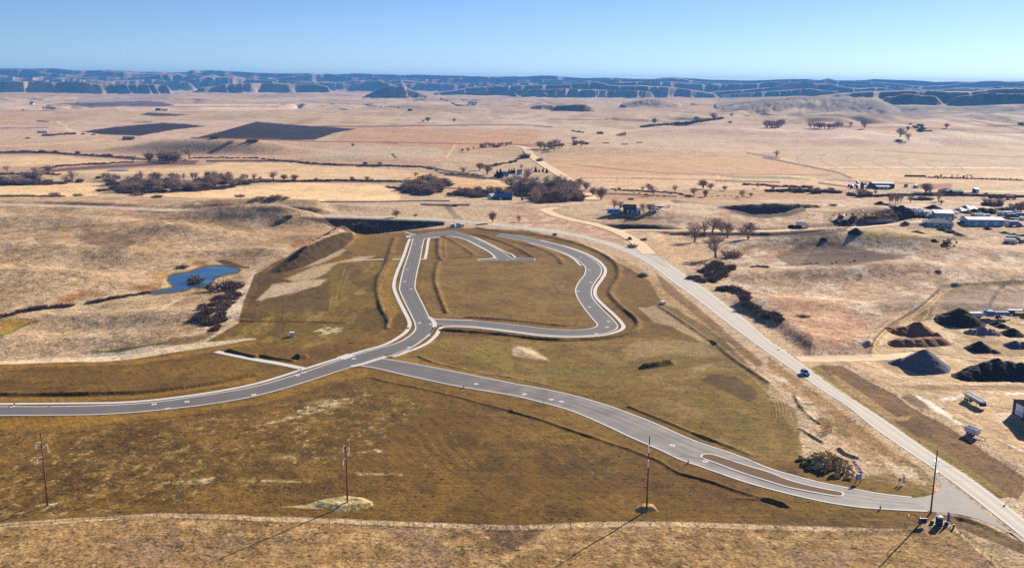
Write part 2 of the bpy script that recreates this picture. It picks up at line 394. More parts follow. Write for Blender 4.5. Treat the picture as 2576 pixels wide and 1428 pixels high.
# ------------------------------------------------------------------ bluffs and buttes
mesa_mask = np.zeros(X.shape, np.float32)
def pxaz(x):
    d = ray(x, 205 + 0.0108 * (x - 1288)); return math.atan2(d[0], d[1])
def elev(x, y):
    d = ray(x, y); return d[2] / math.hypot(d[0], d[1])
def mesa(tops, r0, wd, deep, spur, wl, seed, end=0.004, plateau=0.03, back=0.5, cliff=0.55, gul=0.5, crest=0.15):
    """a flat-topped ridge whose crest, seen from the camera, runs through TOPS (x, y); r0: distance of its front edge, wd: run of its front slope,
    spur: how far spurs and gullies reach, wl: their spacing"""
    global z, mesa_mask
    a = np.array([pxaz(x) for x, y in tops])
    zt = np.array([CAM_H + r0 * elev(x, y) for x, y in tops])
    lo, hi = a[0], a[-1]
    sel = np.nonzero((azf > lo - end) & (azf < hi + end) & (rad > r0 - wd - spur * 1.5) & (rad < r0 + deep + 4 * wd))[0]
    A, Rr = azf[sel], rad[sel]
    x, y = X[sel], Y[sel]
    ztop = np.interp(A, a, zt)
    s = A * r0
    wx = fbm(x / (wl * 1.7), y / (wl * 1.7), seed + 3, 2) * wl * 0.6
    sp = 1.25 * fbm((s + wx) / (wl * 1.3), (y + wx) / (wl * 2.2), seed, 4, 0.55)
    sp = sp + gul * (np.abs(fbm((s + wx) / (wl * 0.45), y / (wl * 0.9), seed + 1, 3)) * 1.5 - 0.45)
    rf = r0 + spur * sp
    endm = sstep(lo - end, lo + end * 0.4, A) * (1 - sstep(hi - end * 0.4, hi + end, A))
    t = np.clip((Rr - rf + wd) / wd, 0, 1)
    prof = np.where(t < 0.6, cliff * (t / 0.6) ** 1.7, cliff + (1 - cliff) * (0.5 * sstep(0.6, 1.0, t) + 0.5 * (t - 0.6) / 0.4))
    gl = np.abs(fbm((s + wx * 0.4) / (wl * 0.16), y / (wl * 1.1), seed + 2, 3))
    prof = prof * (1 - 0.55 * gl * np.clip((1 - t) * 2.2, 0, 1) * (t > 0))
    prof = prof * (1 - (1 - back) * sstep(r0 + deep, r0 + deep + 3 * wd, Rr))
    ztop = ztop * (1 + crest * fbm(s / wl * 1.1, s * 0 + seed, seed + 2, 4) - 0.03)
    h = ztop * prof * endm * (1 + plateau * fbm(x / wl, y / wl, seed + 2, 3) * t)
    gz = z[sel]
    nz = np.where(ztop * prof * endm > 2.0, np.maximum(gz, h + gz * (1 - prof)), gz)
    z[sel] = nz
    mesa_mask[sel] = np.maximum(mesa_mask[sel], sstep(0.05, 0.35, prof * endm) * np.where(t < 0.999, 1.0, 0.45))
far_top = [(-500, 171), (-200, 172), (0, 173), (150, 175), (230, 178), (270, 176), (290, 177), (400, 180), (470, 181), (485, 176), (540, 178), (640, 183), (780, 184), (800, 186), (900, 187), (1060, 189), (1200, 191), (1300, 192), (1500, 194), (1640, 197), (1690, 193), (1760, 196), (1890, 200), (1960, 198), (2030, 199), (2060, 202), (2085, 198), (2100, 202), (2170, 203), (2200, 201), (2350, 205), (2400, 203), (2500, 203), (2576, 205), (2800, 207), (3100, 209)]
mesa(far_top, 14000, 190, 900, 280, 1000, 0, plateau=0.02, back=0.9, cliff=0.4, gul=0.6)
mesa([(x, y + 7 + 3 * math.sin(x / 70.0)) for x, y in far_top], 13200, 170, 700, 240, 700, 4, plateau=0.1, back=0.7, cliff=0.5, gul=0.9, crest=0.3)
mesa([(x, y + 15 + 4 * math.sin(x / 90.0)) for x, y in far_top], 12300, 150, 700, 220, 560, 3, plateau=0.14, back=0.6, cliff=0.55, gul=0.9, crest=0.45)
mesa([(x, y + 23 + 4 * math.sin(x / 60.0 + 1)) for x, y in far_top], 11600, 110, 600, 200, 420, 1, plateau=0.16, back=0.5, cliff=0.55, gul=1.0, crest=0.6)
mesa([(-400, 208), (0, 207), (120, 207), (215, 208), (250, 214), (340, 213), (420, 214)], 8300, 75, 500, 150, 420, 1, plateau=0.04, gul=0.9)
mesa([(438, 216), (452, 208), (475, 207), (486, 216)], 10300, 70, 220, 80, 160, 2, end=0.003)
mesa([(500, 222), (540, 218), (566, 212), (640, 209), (700, 209), (760, 211), (800, 213), (826, 220)], 9200, 90, 520, 150, 460, 4, plateau=0.03, cliff=0.5, gul=0.9)
mesa([(886, 221), (915, 206), (935, 202), (960, 203), (985, 213)], 10700, 130, 500, 200, 420, 2, end=0.004)
mesa([(915, 242), (940, 231), (965, 220), (990, 217), (1016, 218), (1042, 229), (1070, 240)], 7300, 80, 160, 90, 130, 0, end=0.004, cliff=0.6, gul=0.7)
mesa([(1100, 234), (1150, 227), (1180, 219), (1240, 216), (1300, 213), (1420, 211), (1462, 210), (1478, 207), (1500, 203), (1520, 208), (1530, 212), (1560, 215), (1640, 217), (1700, 221), (1760, 229), (1800, 236)], 8700, 93, 620, 240, 420, 5, plateau=0.04, cliff=0.42, gul=0.9)
mesa([(1300, 226), (1420, 224), (1560, 226), (1640, 230)], 8150, 55, 220, 180, 200, 3, plateau=0.1, cliff=0.45, gul=0.9)
mesa([(1545, 209), (1610, 204), (1640, 203), (1680, 205), (1740, 210), (1800, 214), (1900, 213), (1935, 207), (1960, 209), (1990, 215), (2070, 214)], 10700, 140, 800, 420, 550, 1, plateau=0.06, gul=0.8)
mesa([(1775, 236), (1800, 231), (1850, 227), (1890, 224), (1925, 221), (1950, 219), (1985, 210), (2030, 209), (2090, 213), (2110, 218), (2150, 222)], 9700, 117, 600, 240, 400, 3, plateau=0.08, gul=0.8)
mesa([(1820, 240), (1900, 233), (1960, 228), (2040, 224), (2110, 230)], 9000, 74, 200, 240, 240, 5, plateau=0.1, gul=0.9)
mesa([(2060, 244), (2110, 236), (2160, 232), (2190, 229), (2230, 226), (2290, 226), (2340, 229), (2390, 231), (2450, 230), (2500, 226), (2560, 222), (2700, 219), (2900, 222)], 6300, 142, 600, 210, 330, 2, plateau=0.06, cliff=0.5, gul=0.8, end=0.014)
mesa([(2040, 273), (2200, 267), (2300, 263), (2420, 267), (2560, 262), (2800, 262)], 5600, 700, 300, 200, 380, 0, plateau=0.12, cliff=0.75, gul=0.5, end=0.03)
mesa([(2225, 244), (2290, 237), (2365, 244)], 5750, 55, 120, 70, 120, 4, end=0.01, cliff=0.45)
mesa([(2130, 253), (2165, 246), (2205, 254)], 5600, 49, 70, 50, 90, 1, end=0.01, cliff=0.45)
mesa([(2400, 244), (2480, 236), (2540, 236), (2600, 233), (2800, 232)], 5700, 68, 140, 90, 130, 5, end=0.012, cliff=0.45)
mesa([(1390, 275), (1405, 265), (1440, 263), (1475, 264), (1494, 272)], 4300, 50, 100, 26, 60, 3, end=0.004, cliff=0.3)
mesa([(1345, 267), (1362, 264), (1392, 265)], 4600, 50, 60, 26, 60, 2, end=0.006)
mesa([(1590, 257), (1620, 251), (1660, 250), (1690, 256)], 5200, 260, 100, 60, 110, 0, end=0.014)
mesa([(1840, 262), (1930, 251), (1990, 247), (2050, 246), (2130, 246), (2220, 250)], 5200, 700, 260, 160, 260, 1, end=0.022, cliff=0.7)

U, V = project(X, Y, z)
GZ = z.reshape(RR.shape)
_azr = np.radians(az)
def ground_z(x, y):
    a = math.atan2(x, y); r = math.hypot(x, y)
    fi = np.interp(a, _azr, np.arange(len(az))); fj = np.interp(r, rr, np.arange(len(rr)))
    i = min(int(fi), len(az) - 2); j = min(int(fj), len(rr) - 2)
    u, v = fi - i, fj - j
    return float((GZ[j, i] * (1 - u) + GZ[j, i + 1] * u) * (1 - v) + (GZ[j + 1, i] * (1 - u) + GZ[j + 1, i + 1] * u) * v)
def ground_zv(x, y):
    a = np.arctan2(x, y); r = np.hypot(x, y)
    fi = np.interp(a, _azr, np.arange(len(az))); fj = np.interp(r, rr, np.arange(len(rr)))
    i = np.minimum(fi.astype(int), len(az) - 2); j = np.minimum(fj.astype(int), len(rr) - 2)
    u, v = fi - i, fj - j
    return (GZ[j, i] * (1 - u) + GZ[j, i + 1] * u) * (1 - v) + (GZ[j + 1, i] * (1 - u) + GZ[j + 1, i + 1] * u) * v
def at(px, py):
    """the point of the ground that shows at (px, py) of the photograph"""
    d = ray(px, py)
    h = math.hypot(d[0], d[1])
    a = math.atan2(d[0], d[1])
    fi = float(np.interp(a, _azr, np.arange(len(az)))); i = min(int(fi), len(az) - 2); u = fi - i
    col = GZ[:, i] * (1 - u) + GZ[:, i + 1] * u
    zr = CAM_H + rr * d[2] / h
    hit = np.nonzero((col >= zr) & (rr > 150))[0]
    if not len(hit):
        r = 9000.0
    else:
        j = hit[0]
        e0 = zr[j - 1] - col[j - 1]; e1 = zr[j] - col[j]
        r = rr[j - 1] + (rr[j] - rr[j - 1]) * e0 / max(e0 - e1, 1e-6)
    x, y = r * math.sin(a), r * math.cos(a)
    return Vector((x, y, ground_z(x, y)))
def mpp(p):
    """metres that one picture unit spans at point p"""
    return max(1.0, -(RM[0, 2] * p[0] + RM[1, 2] * p[1] + RM[2, 2] * (p[2] - CAM_H))) / FPX
# ------------------------------------------------------------------ ground colours
KEXP = 1.12
def lin(c):
    c = np.array(c, float) / 255.0
    return np.where(c <= 0.04045, c / 12.92, ((c + 0.055) / 1.055) ** 2.4)
def alb(r, g, b):
    return np.clip(lin((r, g, b)) / KEXP, 0, 0.9)
C = np.tile(alb(196, 166, 132).astype(np.float32), (X.size, 1))
rough = np.full(X.shape, 1.0, np.float32)       # 1 tufted grass .. 0 smooth soil
ed = (fbm(X / 9, Y / 12, 0, 4) * np.clip(1 - rad / 1600, 0, 1) + edge * np.clip(rad / 1600, 0, 1)).astype(np.float32)
def blend(m, col, a=1.0):
    sel = np.nonzero(m > 0.002)[0]
    k = (m[sel] * a)[:, None]
    C[sel] += (alb(*col).astype(np.float32) - C[sel]) * k
def paint(pts, col, feather=4, rag=3, a=1.0, rg=None):
    m = poly_mask(U, V, pts, feather, ed * rag)
    blend(m, col, a)
    if rg is not None:
        rough[:] += (rg - rough) * m
def line(pts, width, col, a=1.0, soft=1.2, rag=0.4):
    q = spline(pts, step=10)
    d = line_dist(U, V, q, width * 2 + 6)
    m = (1 - sstep(width * 0.5, width * 0.5 + soft, d + ed * rag)).astype(np.float32)
    blend(m, col, a)
def patchy(pts, col, thr, scale, a=1.0, feather=20, seed=0, asp=1.6, w_=0.25):
    """ragged patches inside a region"""
    m = poly_mask(U, V, pts, feather)
    sel = np.nonzero(m > 0.01)[0]
    n = fbm(X[sel] / scale, Y[sel] / (scale * asp), seed, 4, 0.6)
    k = np.zeros(X.shape, np.float32)
    k[sel] = m[sel] * sstep(thr, thr + w_, n)
    blend(k, col, a)

# far plain and foothills
far = sstep(1100, 2600, rad)
blend((far * 1.0).astype(np.float32), (202, 168, 130), 0.8)
n1 = fbm(X / 420, Y / 900, 1, 4); n2 = fbm(X / 160, Y / 500, 3, 4)
blend((far * sstep(0.05, 0.35, n1)).astype(np.float32), (196, 152, 114), 0.7)
blend((far * sstep(0.05, 0.4, -n1)).astype(np.float32), (214, 186, 158), 0.7)
blend((far * sstep(0.12, 0.4, n2)).astype(np.float32), (172, 138, 104), 0.5)
blend((sstep(1500, 2200, rad) * sstep(0.3, 0.5, fbm(X / 60, Y / 200, 5, 4))).astype(np.float32), (150, 118, 90), 0.45)
# cliffs, cedar-dark slopes
blend(mesa_mask * 0.95, (126, 104, 82))
blend(mesa_mask * sstep(0.0, 0.3, fbm(X / 60, Y / 60, 2, 4)).astype(np.float32), (92, 76, 58), 0.8)
blend(mesa_mask * sstep(0.1, 0.35, fbm(X / 140, Y / 200, 4, 3)).astype(np.float32), (190, 160, 130), 0.7)
paint([(1440, 268), (1470, 262), (1490, 270), (1480, 280), (1450, 279)], (176, 104, 78), 4, 2)

# cedar and grass mottling on the foothills, dark patches standing in for slope shading
patchy(T(3, [(-400, 480), (300, 470), (900, 520), (1500, 560), (2437, 560), (2900, 560), (2900, 740), (2000, 720), (1500, 690), (900, 680), (300, 640), (-400, 620)]), (128, 104, 88), 0.0, 120, 0.7, 20, 2, 2.2)
patchy(T(3, [(-300, 540), (300, 560), (900, 620), (1600, 660), (2437, 640), (2437, 760), (-300, 760)]), (220, 190, 160), 0.08, 90, 0.7, 20, 5, 3)
for pts in ([(700, 560), (1000, 530), (1400, 560), (1600, 600), (1300, 640), (900, 610)], [(700, 590), (1000, 600), (1150, 640), (1000, 650), (800, 615)], [(1240, 600), (1500, 620), (1700, 640), (1400, 665), (1280, 640)], [(150, 600), (300, 590), (350, 620), (200, 630)], [(1900, 560), (2100, 600), (2300, 640), (2350, 700), (2100, 640)]):
    paint(T(3, pts), (120, 98, 88), 8, 5, 0.75)
patchy(T(1, [(1500, 540), (2437, 530), (2437, 640), (1800, 640), (1300, 620)]) , (176, 146, 116), 0.0, 110, 0.7, 14, 1, 2)
patchy(T(2, [(-200, 540), (2437, 560), (2437, 760), (900, 760), (-200, 700)]), (168, 138, 110), 0.05, 100, 0.6, 14, 3, 2.5)
patchy(T(0, [(-200, 600), (2437, 600), (2437, 700), (1700, 690), (-200, 780)]), (176, 148, 116), 0.05, 120, 0.6, 14, 2, 2.5)
# valley fields (left)
paint([(-60, 468), (160, 461), (256, 462), (240, 480), (250, 492), (420, 496), (700, 500), (1000, 506), (1010, 488), (990, 470), (930, 462), (720, 462), (560, 476), (380, 490), (300, 498), (-60, 498)], (240, 200, 148), 3, 1.5, rg=0.2)
paint([(450, 500), (560, 476), (720, 460), (930, 462), (985, 468), (1008, 500), (800, 505)], (243, 202, 150), 3, 1.5, rg=0.2)
paint([(-60, 398), (130, 392), (330, 409), (560, 412), (500, 402), (730, 407), (980, 425), (1080, 436), (1060, 447), (960, 456), (740, 455), (560, 447), (420, 440), (250, 436), (-60, 440)], (226, 188, 142), 3, 2, rg=0.3)
paint([(-60, 422), (180, 414), (330, 408), (480, 402), (560, 404), (520, 418), (330, 425), (100, 432), (-60, 436)], (180, 140, 115), 5, 3, 0.8)
paint([(1080, 472), (1260, 470), (1330, 450), (1290, 446), (1180, 450), (1120, 452)], (238, 200, 148), 3, 1.5, rg=0.2)
paint([(1000, 440), (1180, 444), (1290, 470), (1270, 482), (1120, 478)], (222, 178, 130), 3, 2)
# valley fields (right)
paint([(1380, 392), (1500, 384), (1930, 396), (2060, 420), (2100, 440), (1780, 440), (1480, 440), (1400, 436)], (208, 164, 122), 4, 2, rg=0.3)
paint([(1560, 350), (1760, 345), (1930, 362), (1960, 388), (1700, 392), (1450, 388)], (206, 172, 138), 6, 3)
paint([(1420, 440), (1780, 442), (2100, 452), (2200, 470), (1900, 478), (1500, 474)], (220, 182, 140), 4, 2)
paint([(1420, 482), (2160, 476), (2170, 508), (1820, 514), (1500, 508)], (192, 152, 112), 5, 3)
paint([(1985, 372), (2200, 364), (2420, 370), (2900, 384), (2900, 420), (2300, 417), (2030, 420), (1975, 398)], (200, 168, 132), 2, 0.8, rg=0.15)
paint([(2030, 421), (2300, 419), (2900, 424), (2900, 428), (2300, 422), (2030, 423)], (238, 212, 176), 1, 0.3, 0.8)
paint([(2080, 426), (2900, 432), (2900, 470), (2330, 470), (2160, 455)], (214, 176, 132), 3, 1.5)
paint([(2200, 440), (2900, 452), (2900, 449), (2200, 438)], (236, 206, 165), 1.5, 1, 0.7)
paint([(2300, 478), (2900, 480), (2900, 488), (2330, 482)], (240, 210, 165), 2, 1, 0.8)
paint([(2310, 462), (2395, 462), (2395, 476), (2300, 474)], (165, 105, 90), 2, 1, 0.9)
paint([(1640, 318), (1980, 310), (2330, 342), (2560, 362), (2000, 370), (1840, 345), (1600, 338)], (200, 165, 140), 8, 3)
patchy([(1700, 320), (2576, 330), (2576, 372), (1700, 352)], (226, 200, 172), 0.1, 130, 0.7, 12, 2, 3)
paint([(1800, 440), (1840, 437), (1970, 441), (2050, 447), (2040, 452), (1850, 448)], (150, 140, 96), 3, 1, 0.8)
line([(1810, 446), (1803, 442), (1815, 439), (1870, 440), (1950, 441), (2020, 446), (2050, 449)], 2.5, (226, 200, 150))
for k, (x0, y0, x1, y1) in enumerate([(2010, 384, 2055, 426), (2068, 384, 2108, 424), (2132, 390, 2172, 424), (2198, 394, 2240, 424), (2266, 397, 2300, 424), (2333, 403, 2364, 424), (2405, 407, 2424, 424)]):
    line([(x0 + 14, y0), (x0 - 6, y0 + (y1 - y0) * 0.36), (x0 + 4, y0 + (y1 - y0) * 0.62), (x1, y1)], 0.8, (150, 120, 90), 0.8, 0.7, 0.1)
# mid-left plain
paint([(-60, 312), (300, 306), (700, 300), (760, 330), (470, 352), (200, 350), (-60, 356)], (206, 172, 142), 8, 4)
paint([(280, 262), (720, 262), (760, 275), (600, 280), (300, 278)], (218, 182, 150), 4, 2)
paint([(-60, 258), (150, 260), (270, 273), (-60, 276)], (222, 184, 150), 4, 2, 0.8)
paint([(430, 263), (560, 262), (760, 262), (740, 276), (520, 276)], (232, 196, 158), 2, 1)
paint([(880, 315), (1010, 322), (1350, 325), (1380, 336), (1300, 372), (1100, 375), (880, 366), (800, 360), (850, 352)], (196, 152, 116), 5, 3)
paint([(960, 342), (1330, 330), (1340, 370), (1000, 372)], (200, 150, 108), 8, 4, 0.7)
paint([(-60, 358), (340, 370), (700, 352), (900, 366), (1180, 380), (1100, 415), (900, 412), (540, 404), (330, 404), (130, 390), (-60, 392)], (196, 160, 128), 6, 4)
paint([(790, 380), (830, 368), (950, 364), (1100, 372), (1120, 385), (1080, 398), (800, 400)], (196, 170, 138), 4, 2)
line([(1145, 365), (1125, 395)], 3, (226, 190, 158), 0.9)
paint([(983, 388), (988, 386), (1000, 398), (994, 398)], (80, 62, 60), 1.5, 0.5)
# ploughed ground
paint([(205, 331), (300, 318), (410, 309), (470, 312), (520, 318), (440, 326), (350, 342), (255, 338)], (52, 30, 30), 1.6, 0.5, rg=0.1)
paint([(485, 348), (560, 330), (645, 306), (700, 311), (780, 317), (898, 324), (840, 335), (790, 352), (680, 353)], (44, 24, 26), 1.6, 0.5, rg=0.1)
paint([(350, 289), (372, 283), (480, 289), (410, 293)], (74, 46, 44), 1.2, 0.4, rg=0.1)
paint([(337, 307), (380, 306), (385, 309), (340, 309)], (92, 66, 60), 1, 0.3)
paint([(130, 262), (225, 258), (340, 254), (410, 258), (440, 265), (400, 269), (270, 268)], (104, 84, 96), 1.6, 0.5, rg=0.1)
paint([(190, 246), (330, 238), (450, 236), (440, 244), (300, 256), (200, 258)], (170, 150, 150), 8, 4, 0.7)
paint([(90, 303), (125, 305), (122, 307), (94, 306)], (80, 60, 55), 1, 0.3)
# dark fence-rows and creeks
for pts, wd, col in [([(-60, 385), (110, 384), (190, 389), (260, 394), (380, 402)], 4.5, (70, 46, 46)), ([(380, 402), (500, 406)], 3, (90, 62, 56)), ([(520, 405), (690, 405), (740, 405), (780, 412), (900, 416), (980, 417), (1080, 421), (1120, 430), (1180, 436)], 4, (74, 50, 46)),
                     ([(100, 432), (200, 424), (330, 416), (420, 412), (490, 410)], 7, (110, 76, 72)), ([(-60, 496), (60, 497), (160, 498), (250, 497)], 5, (72, 48, 46)), ([(800, 455), (900, 457), (1000, 458)], 3, (110, 80, 70)),
                     ([(640, 452), (760, 456), (830, 455)], 5, (70, 48, 46)), ([(1430, 484), (1560, 488), (1700, 494)], 3, (90, 62, 56)), ([(1700, 508), (1800, 512), (1950, 514), (2030, 516)], 3, (80, 56, 52)),
                     ([(780, 318), (960, 318), (1250, 314), (1340, 316), (1390, 320)], 1.6, (120, 84, 72)), ([(960, 357), (1180, 362), (1420, 364)], 2, (150, 108, 90)), ([(1110, 472), (1280, 482)], 3, (90, 64, 56)),
                     ([(1380, 300), (1560, 301), (1660, 302)], 1.4, (140, 96, 84)), ([(700, 352), (800, 356), (960, 358), (1000, 362)], 2, (130, 94, 80)), ([(2060, 318), (2180, 320), (2330, 322), (2480, 332), (2576, 334)], 1.6, (130, 96, 84)),
                     ([(2080, 452), (2200, 458), (2300, 462)], 1.5, (150, 112, 86)), ([(1800, 455), (1960, 458)], 2, (96, 70, 58)), ([(1460, 447), (1620, 449), (1860, 453)], 1.2, (170, 128, 96)),
                     ([(1440, 414), (1700, 436), (2090, 440)], 1.2, (160, 118, 90)), ([(1920, 396), (2010, 414), (2100, 432), (2140, 448)], 3.5, (130, 92, 76)), ([(1930, 393), (2020, 412), (2110, 430)], 1.5, (226, 190, 150)),
                     ([(1880, 385), (1960, 398), (1930, 392)], 2, (140, 104, 84)), ([(1280, 366), (1340, 368), (1400, 366)], 1.6, (150, 108, 84)), ([(1200, 446), (1270, 452), (1300, 460)], 3, (70, 48, 44)), ([(1120, 438), (1220, 448)], 7, (84, 60, 56)),
                     ([(0, 322), (120, 321)], 1.4, (130, 96, 84)), ([(100, 265), (400, 268), (700, 268)], 1.0, (150, 112, 100)), ([(980, 268), (1060, 269)], 1.6, (120, 90, 100)), ([(610, 348), (700, 350), (480, 347)], 2, (110, 76, 64)),
                     ([(2576, 396), (2330, 386), (2200, 378)], 2.0, (170, 130, 110)), ([(1500, 300), (1640, 262)], 0, (0, 0, 0)), ([(2440, 302), (2520, 318), (2576, 328)], 2, (110, 84, 84)),
                     ([(1130, 505), (1050, 505), (900, 508), (700, 507)], 2.4, (50, 36, 44)), ([(1060, 514), (1120, 516), (1180, 515)], 4, (40, 28, 34)), ([(1830, 515), (2040, 519)], 2, (46, 34, 42)), ([(690, 503), (560, 502), (420, 500)], 1.5, (120, 90, 70)),
                     ([(2060, 460), (2130, 470), (2160, 476)], 3, (90, 66, 56)), ([(2300, 485), (2460, 487)], 5, (66, 46, 46))]:
    if wd > 0:
        line(pts, wd, col, 0.92, 1.2, 0.8)
line([(2560 - 2200 + 0, 1000), (361, 1000)], 0.1, (0, 0, 0), 0)
# country tracks
line(T(0, [(550, 690), (620, 715), (640, 750), (720, 780), (760, 790)]), 4, (230, 196, 146))
line(T(0, [(620, 712), (700, 688)]), 2, (226, 196, 156))
line(T(0, [(0, 915), (700, 880), (1000, 850)]), 3, (222, 190, 152), 0.6)
line(T(2, [(720, 860), (900, 800), (1000, 790), (1250, 750), (1330, 745)]), 5, (220, 182, 140), 0.8)

# prairie, left
PL = [(-400, 498), (300, 494), (800, 503), (868, 580), (640, 672), (596, 720), (505, 830), (300, 890), (-400, 912)]
paint(PL, (192, 160, 122), 6, 3)
patchy(PL, (168, 134, 96), 0.02, 26, 0.55, 20, 1, 1.3)
patchy(PL, (206, 176, 140), 0.08, 16, 0.6, 20, 2, 1.4)
patchy(PL, (140, 112, 82), 0.2, 34, 0.5, 20, 4, 1.2)
patchy(PL, (214, 188, 156), 0.22, 5, 0.5, 20, 5, 1.3)
patchy(PL, (130, 102, 70), 0.2, 4.2, 0.5, 20, 0, 1.3)
for pts, col, a in [(M(0, [(680, 440), (800, 400), (1000, 390), (1150, 430), (1200, 480), (1100, 550), (900, 530), (760, 490)]), (128, 100, 72), 0.8), (M(0, [(300, 440), (420, 460), (560, 520), (480, 550), (360, 500)]), (140, 112, 84), 0.6),
                    (M(0, [(520, 445), (560, 435), (650, 455), (600, 470)]), (176, 128, 66), 0.7), (M(0, [(1700, 640), (1780, 630), (1850, 650), (1790, 690), (1690, 680)]), (150, 96, 46), 0.9), (M(0, [(480, 960), (700, 930), (760, 950), (640, 1010), (540, 1020)]), (156, 100, 50), 0.8),
                    (M(0, [(1150, 880), (1400, 840), (1520, 870), (1480, 890), (1250, 910)]), (150, 104, 48), 0.8), (M(0, [(1350, 760), (1460, 740), (1520, 830), (1400, 830)]), (196, 144, 76), 0.7), (M(0, [(1880, 310), (2050, 300), (2250, 350), (2250, 400), (2000, 360)]), (140, 110, 80), 0.7),
                    (M(0, [(350, 140), (700, 125), (1350, 160), (1250, 165), (700, 160)]), (96, 66, 50), 0.9), (M(0, [(960, 185), (1300, 195), (1250, 225), (1130, 235)]), (176, 128, 96), 0.8), (M(0, [(1200, 200), (1550, 210), (1350, 220), (1230, 222)]), (96, 60, 50), 0.9),
                    (M(0, [(1750, 130), (1900, 110), (2070, 140), (1950, 175), (1800, 165)]), (136, 100, 74), 0.8), (M(0, [(0, 250), (1000, 265), (1400, 270), (1200, 300), (500, 350), (0, 385)]), (204, 172, 132), 0.7),
                    (M(0, [(1650, 1090), (1900, 1160), (2050, 1170), (2100, 1140), (1950, 1080)]), (196, 166, 134), 0.7), (M(0, [(700, 900), (1000, 930), (900, 960), (700, 960)]), (116, 84, 48), 0.7), (M(1, [(0, 170), (250, 170), (400, 200), (200, 215), (0, 215)]), (116, 88, 72), 0.8),
                    (M(1, [(0, 300), (200, 300), (500, 360), (300, 380), (100, 360)]), (150, 124, 92), 0.6), (M(1, [(100, 400), (400, 330), (700, 370), (500, 480), (200, 520)]), (186, 146, 104), 0.7), (M(1, [(300, 480), (480, 440), (520, 470), (330, 540)]), (160, 104, 60), 0.7),
                    (M(0, [(1500, 1330), (1800, 1290), (1850, 1240), (2000, 1200), (1800, 1330), (1600, 1390), (1420, 1400)]), (120, 92, 54), 0.9)]:
    paint(pts, col, 9, 6, a)
line(M(0, [(0, 400), (600, 350), (1100, 310), (1400, 275), (1900, 265), (2250, 260)]), 2.2, (172, 120, 84), 0.8)
for o in (0, 6):
    line(M(0, [(1440 + o, 290), (1560 + o, 350), (1640 + o, 450), (1740 + o, 540), (1850 + o, 610)]), 1.6, (220, 192, 158), 0.8, 1)
line(M(0, [(1530, 340), (1600, 370), (1630, 430), (1700, 520)]), 1.4, (112, 84, 60), 0.7)
for o in (0, 9):
    line(M(0, [(1215 + o, 1220), (1330 + o, 1130), (1400 + o, 1080), (1550 + o, 990)]), 1.8, (222, 196, 158), 0.9, 1)
line(M(0, [(1250, 1190), (1340, 1120), (1400, 1085)]), 1.5, (130, 100, 72), 0.8)
line(M(0, [(600, 1030), (700, 1020), (780, 1015), (1000, 1010), (1700, 890)]), 6, (206, 180, 136), 0.6, 5)
paint(M(0, [(0, 1165), (180, 1150), (330, 1160), (250, 1210), (100, 1270), (0, 1290)]), (164, 128, 58), 3, 2)
line(M(0, [(0, 1300), (120, 1260), (230, 1200), (330, 1175)]), 5, (126, 110, 52))
# ground round the pond
paint(M(0, [(1290, 935), (1420, 880), (1440, 800), (1540, 760), (1740, 700), (1900, 660), (2100, 670), (2200, 720), (2050, 770), (1900, 830), (1800, 890), (1600, 915), (1400, 935)]), (206, 180, 130), 5, 3)
line(POND + POND[:1], 9, (128, 104, 70), 0.8, 3, 1.5)
line(POND + POND[:1], 3.5, (70, 58, 42), 0.85, 1.5, 1.0)
paint(M(0, [(1890, 640), (2000, 630), (2200, 690), (2190, 715), (2080, 700), (1950, 670)]), (64, 44, 34), 4, 2, 0.9)
paint(M(0, [(1900, 620), (2150, 560), (2250, 570), (2250, 700), (2150, 690), (2000, 640)]), (186, 152, 108), 4, 3)
paint(M(0, [(1930, 950), (2120, 900), (2250, 720), (2250, 850), (2140, 1100), (2000, 1200), (1980, 1080)]), (206, 182, 156), 6, 4)

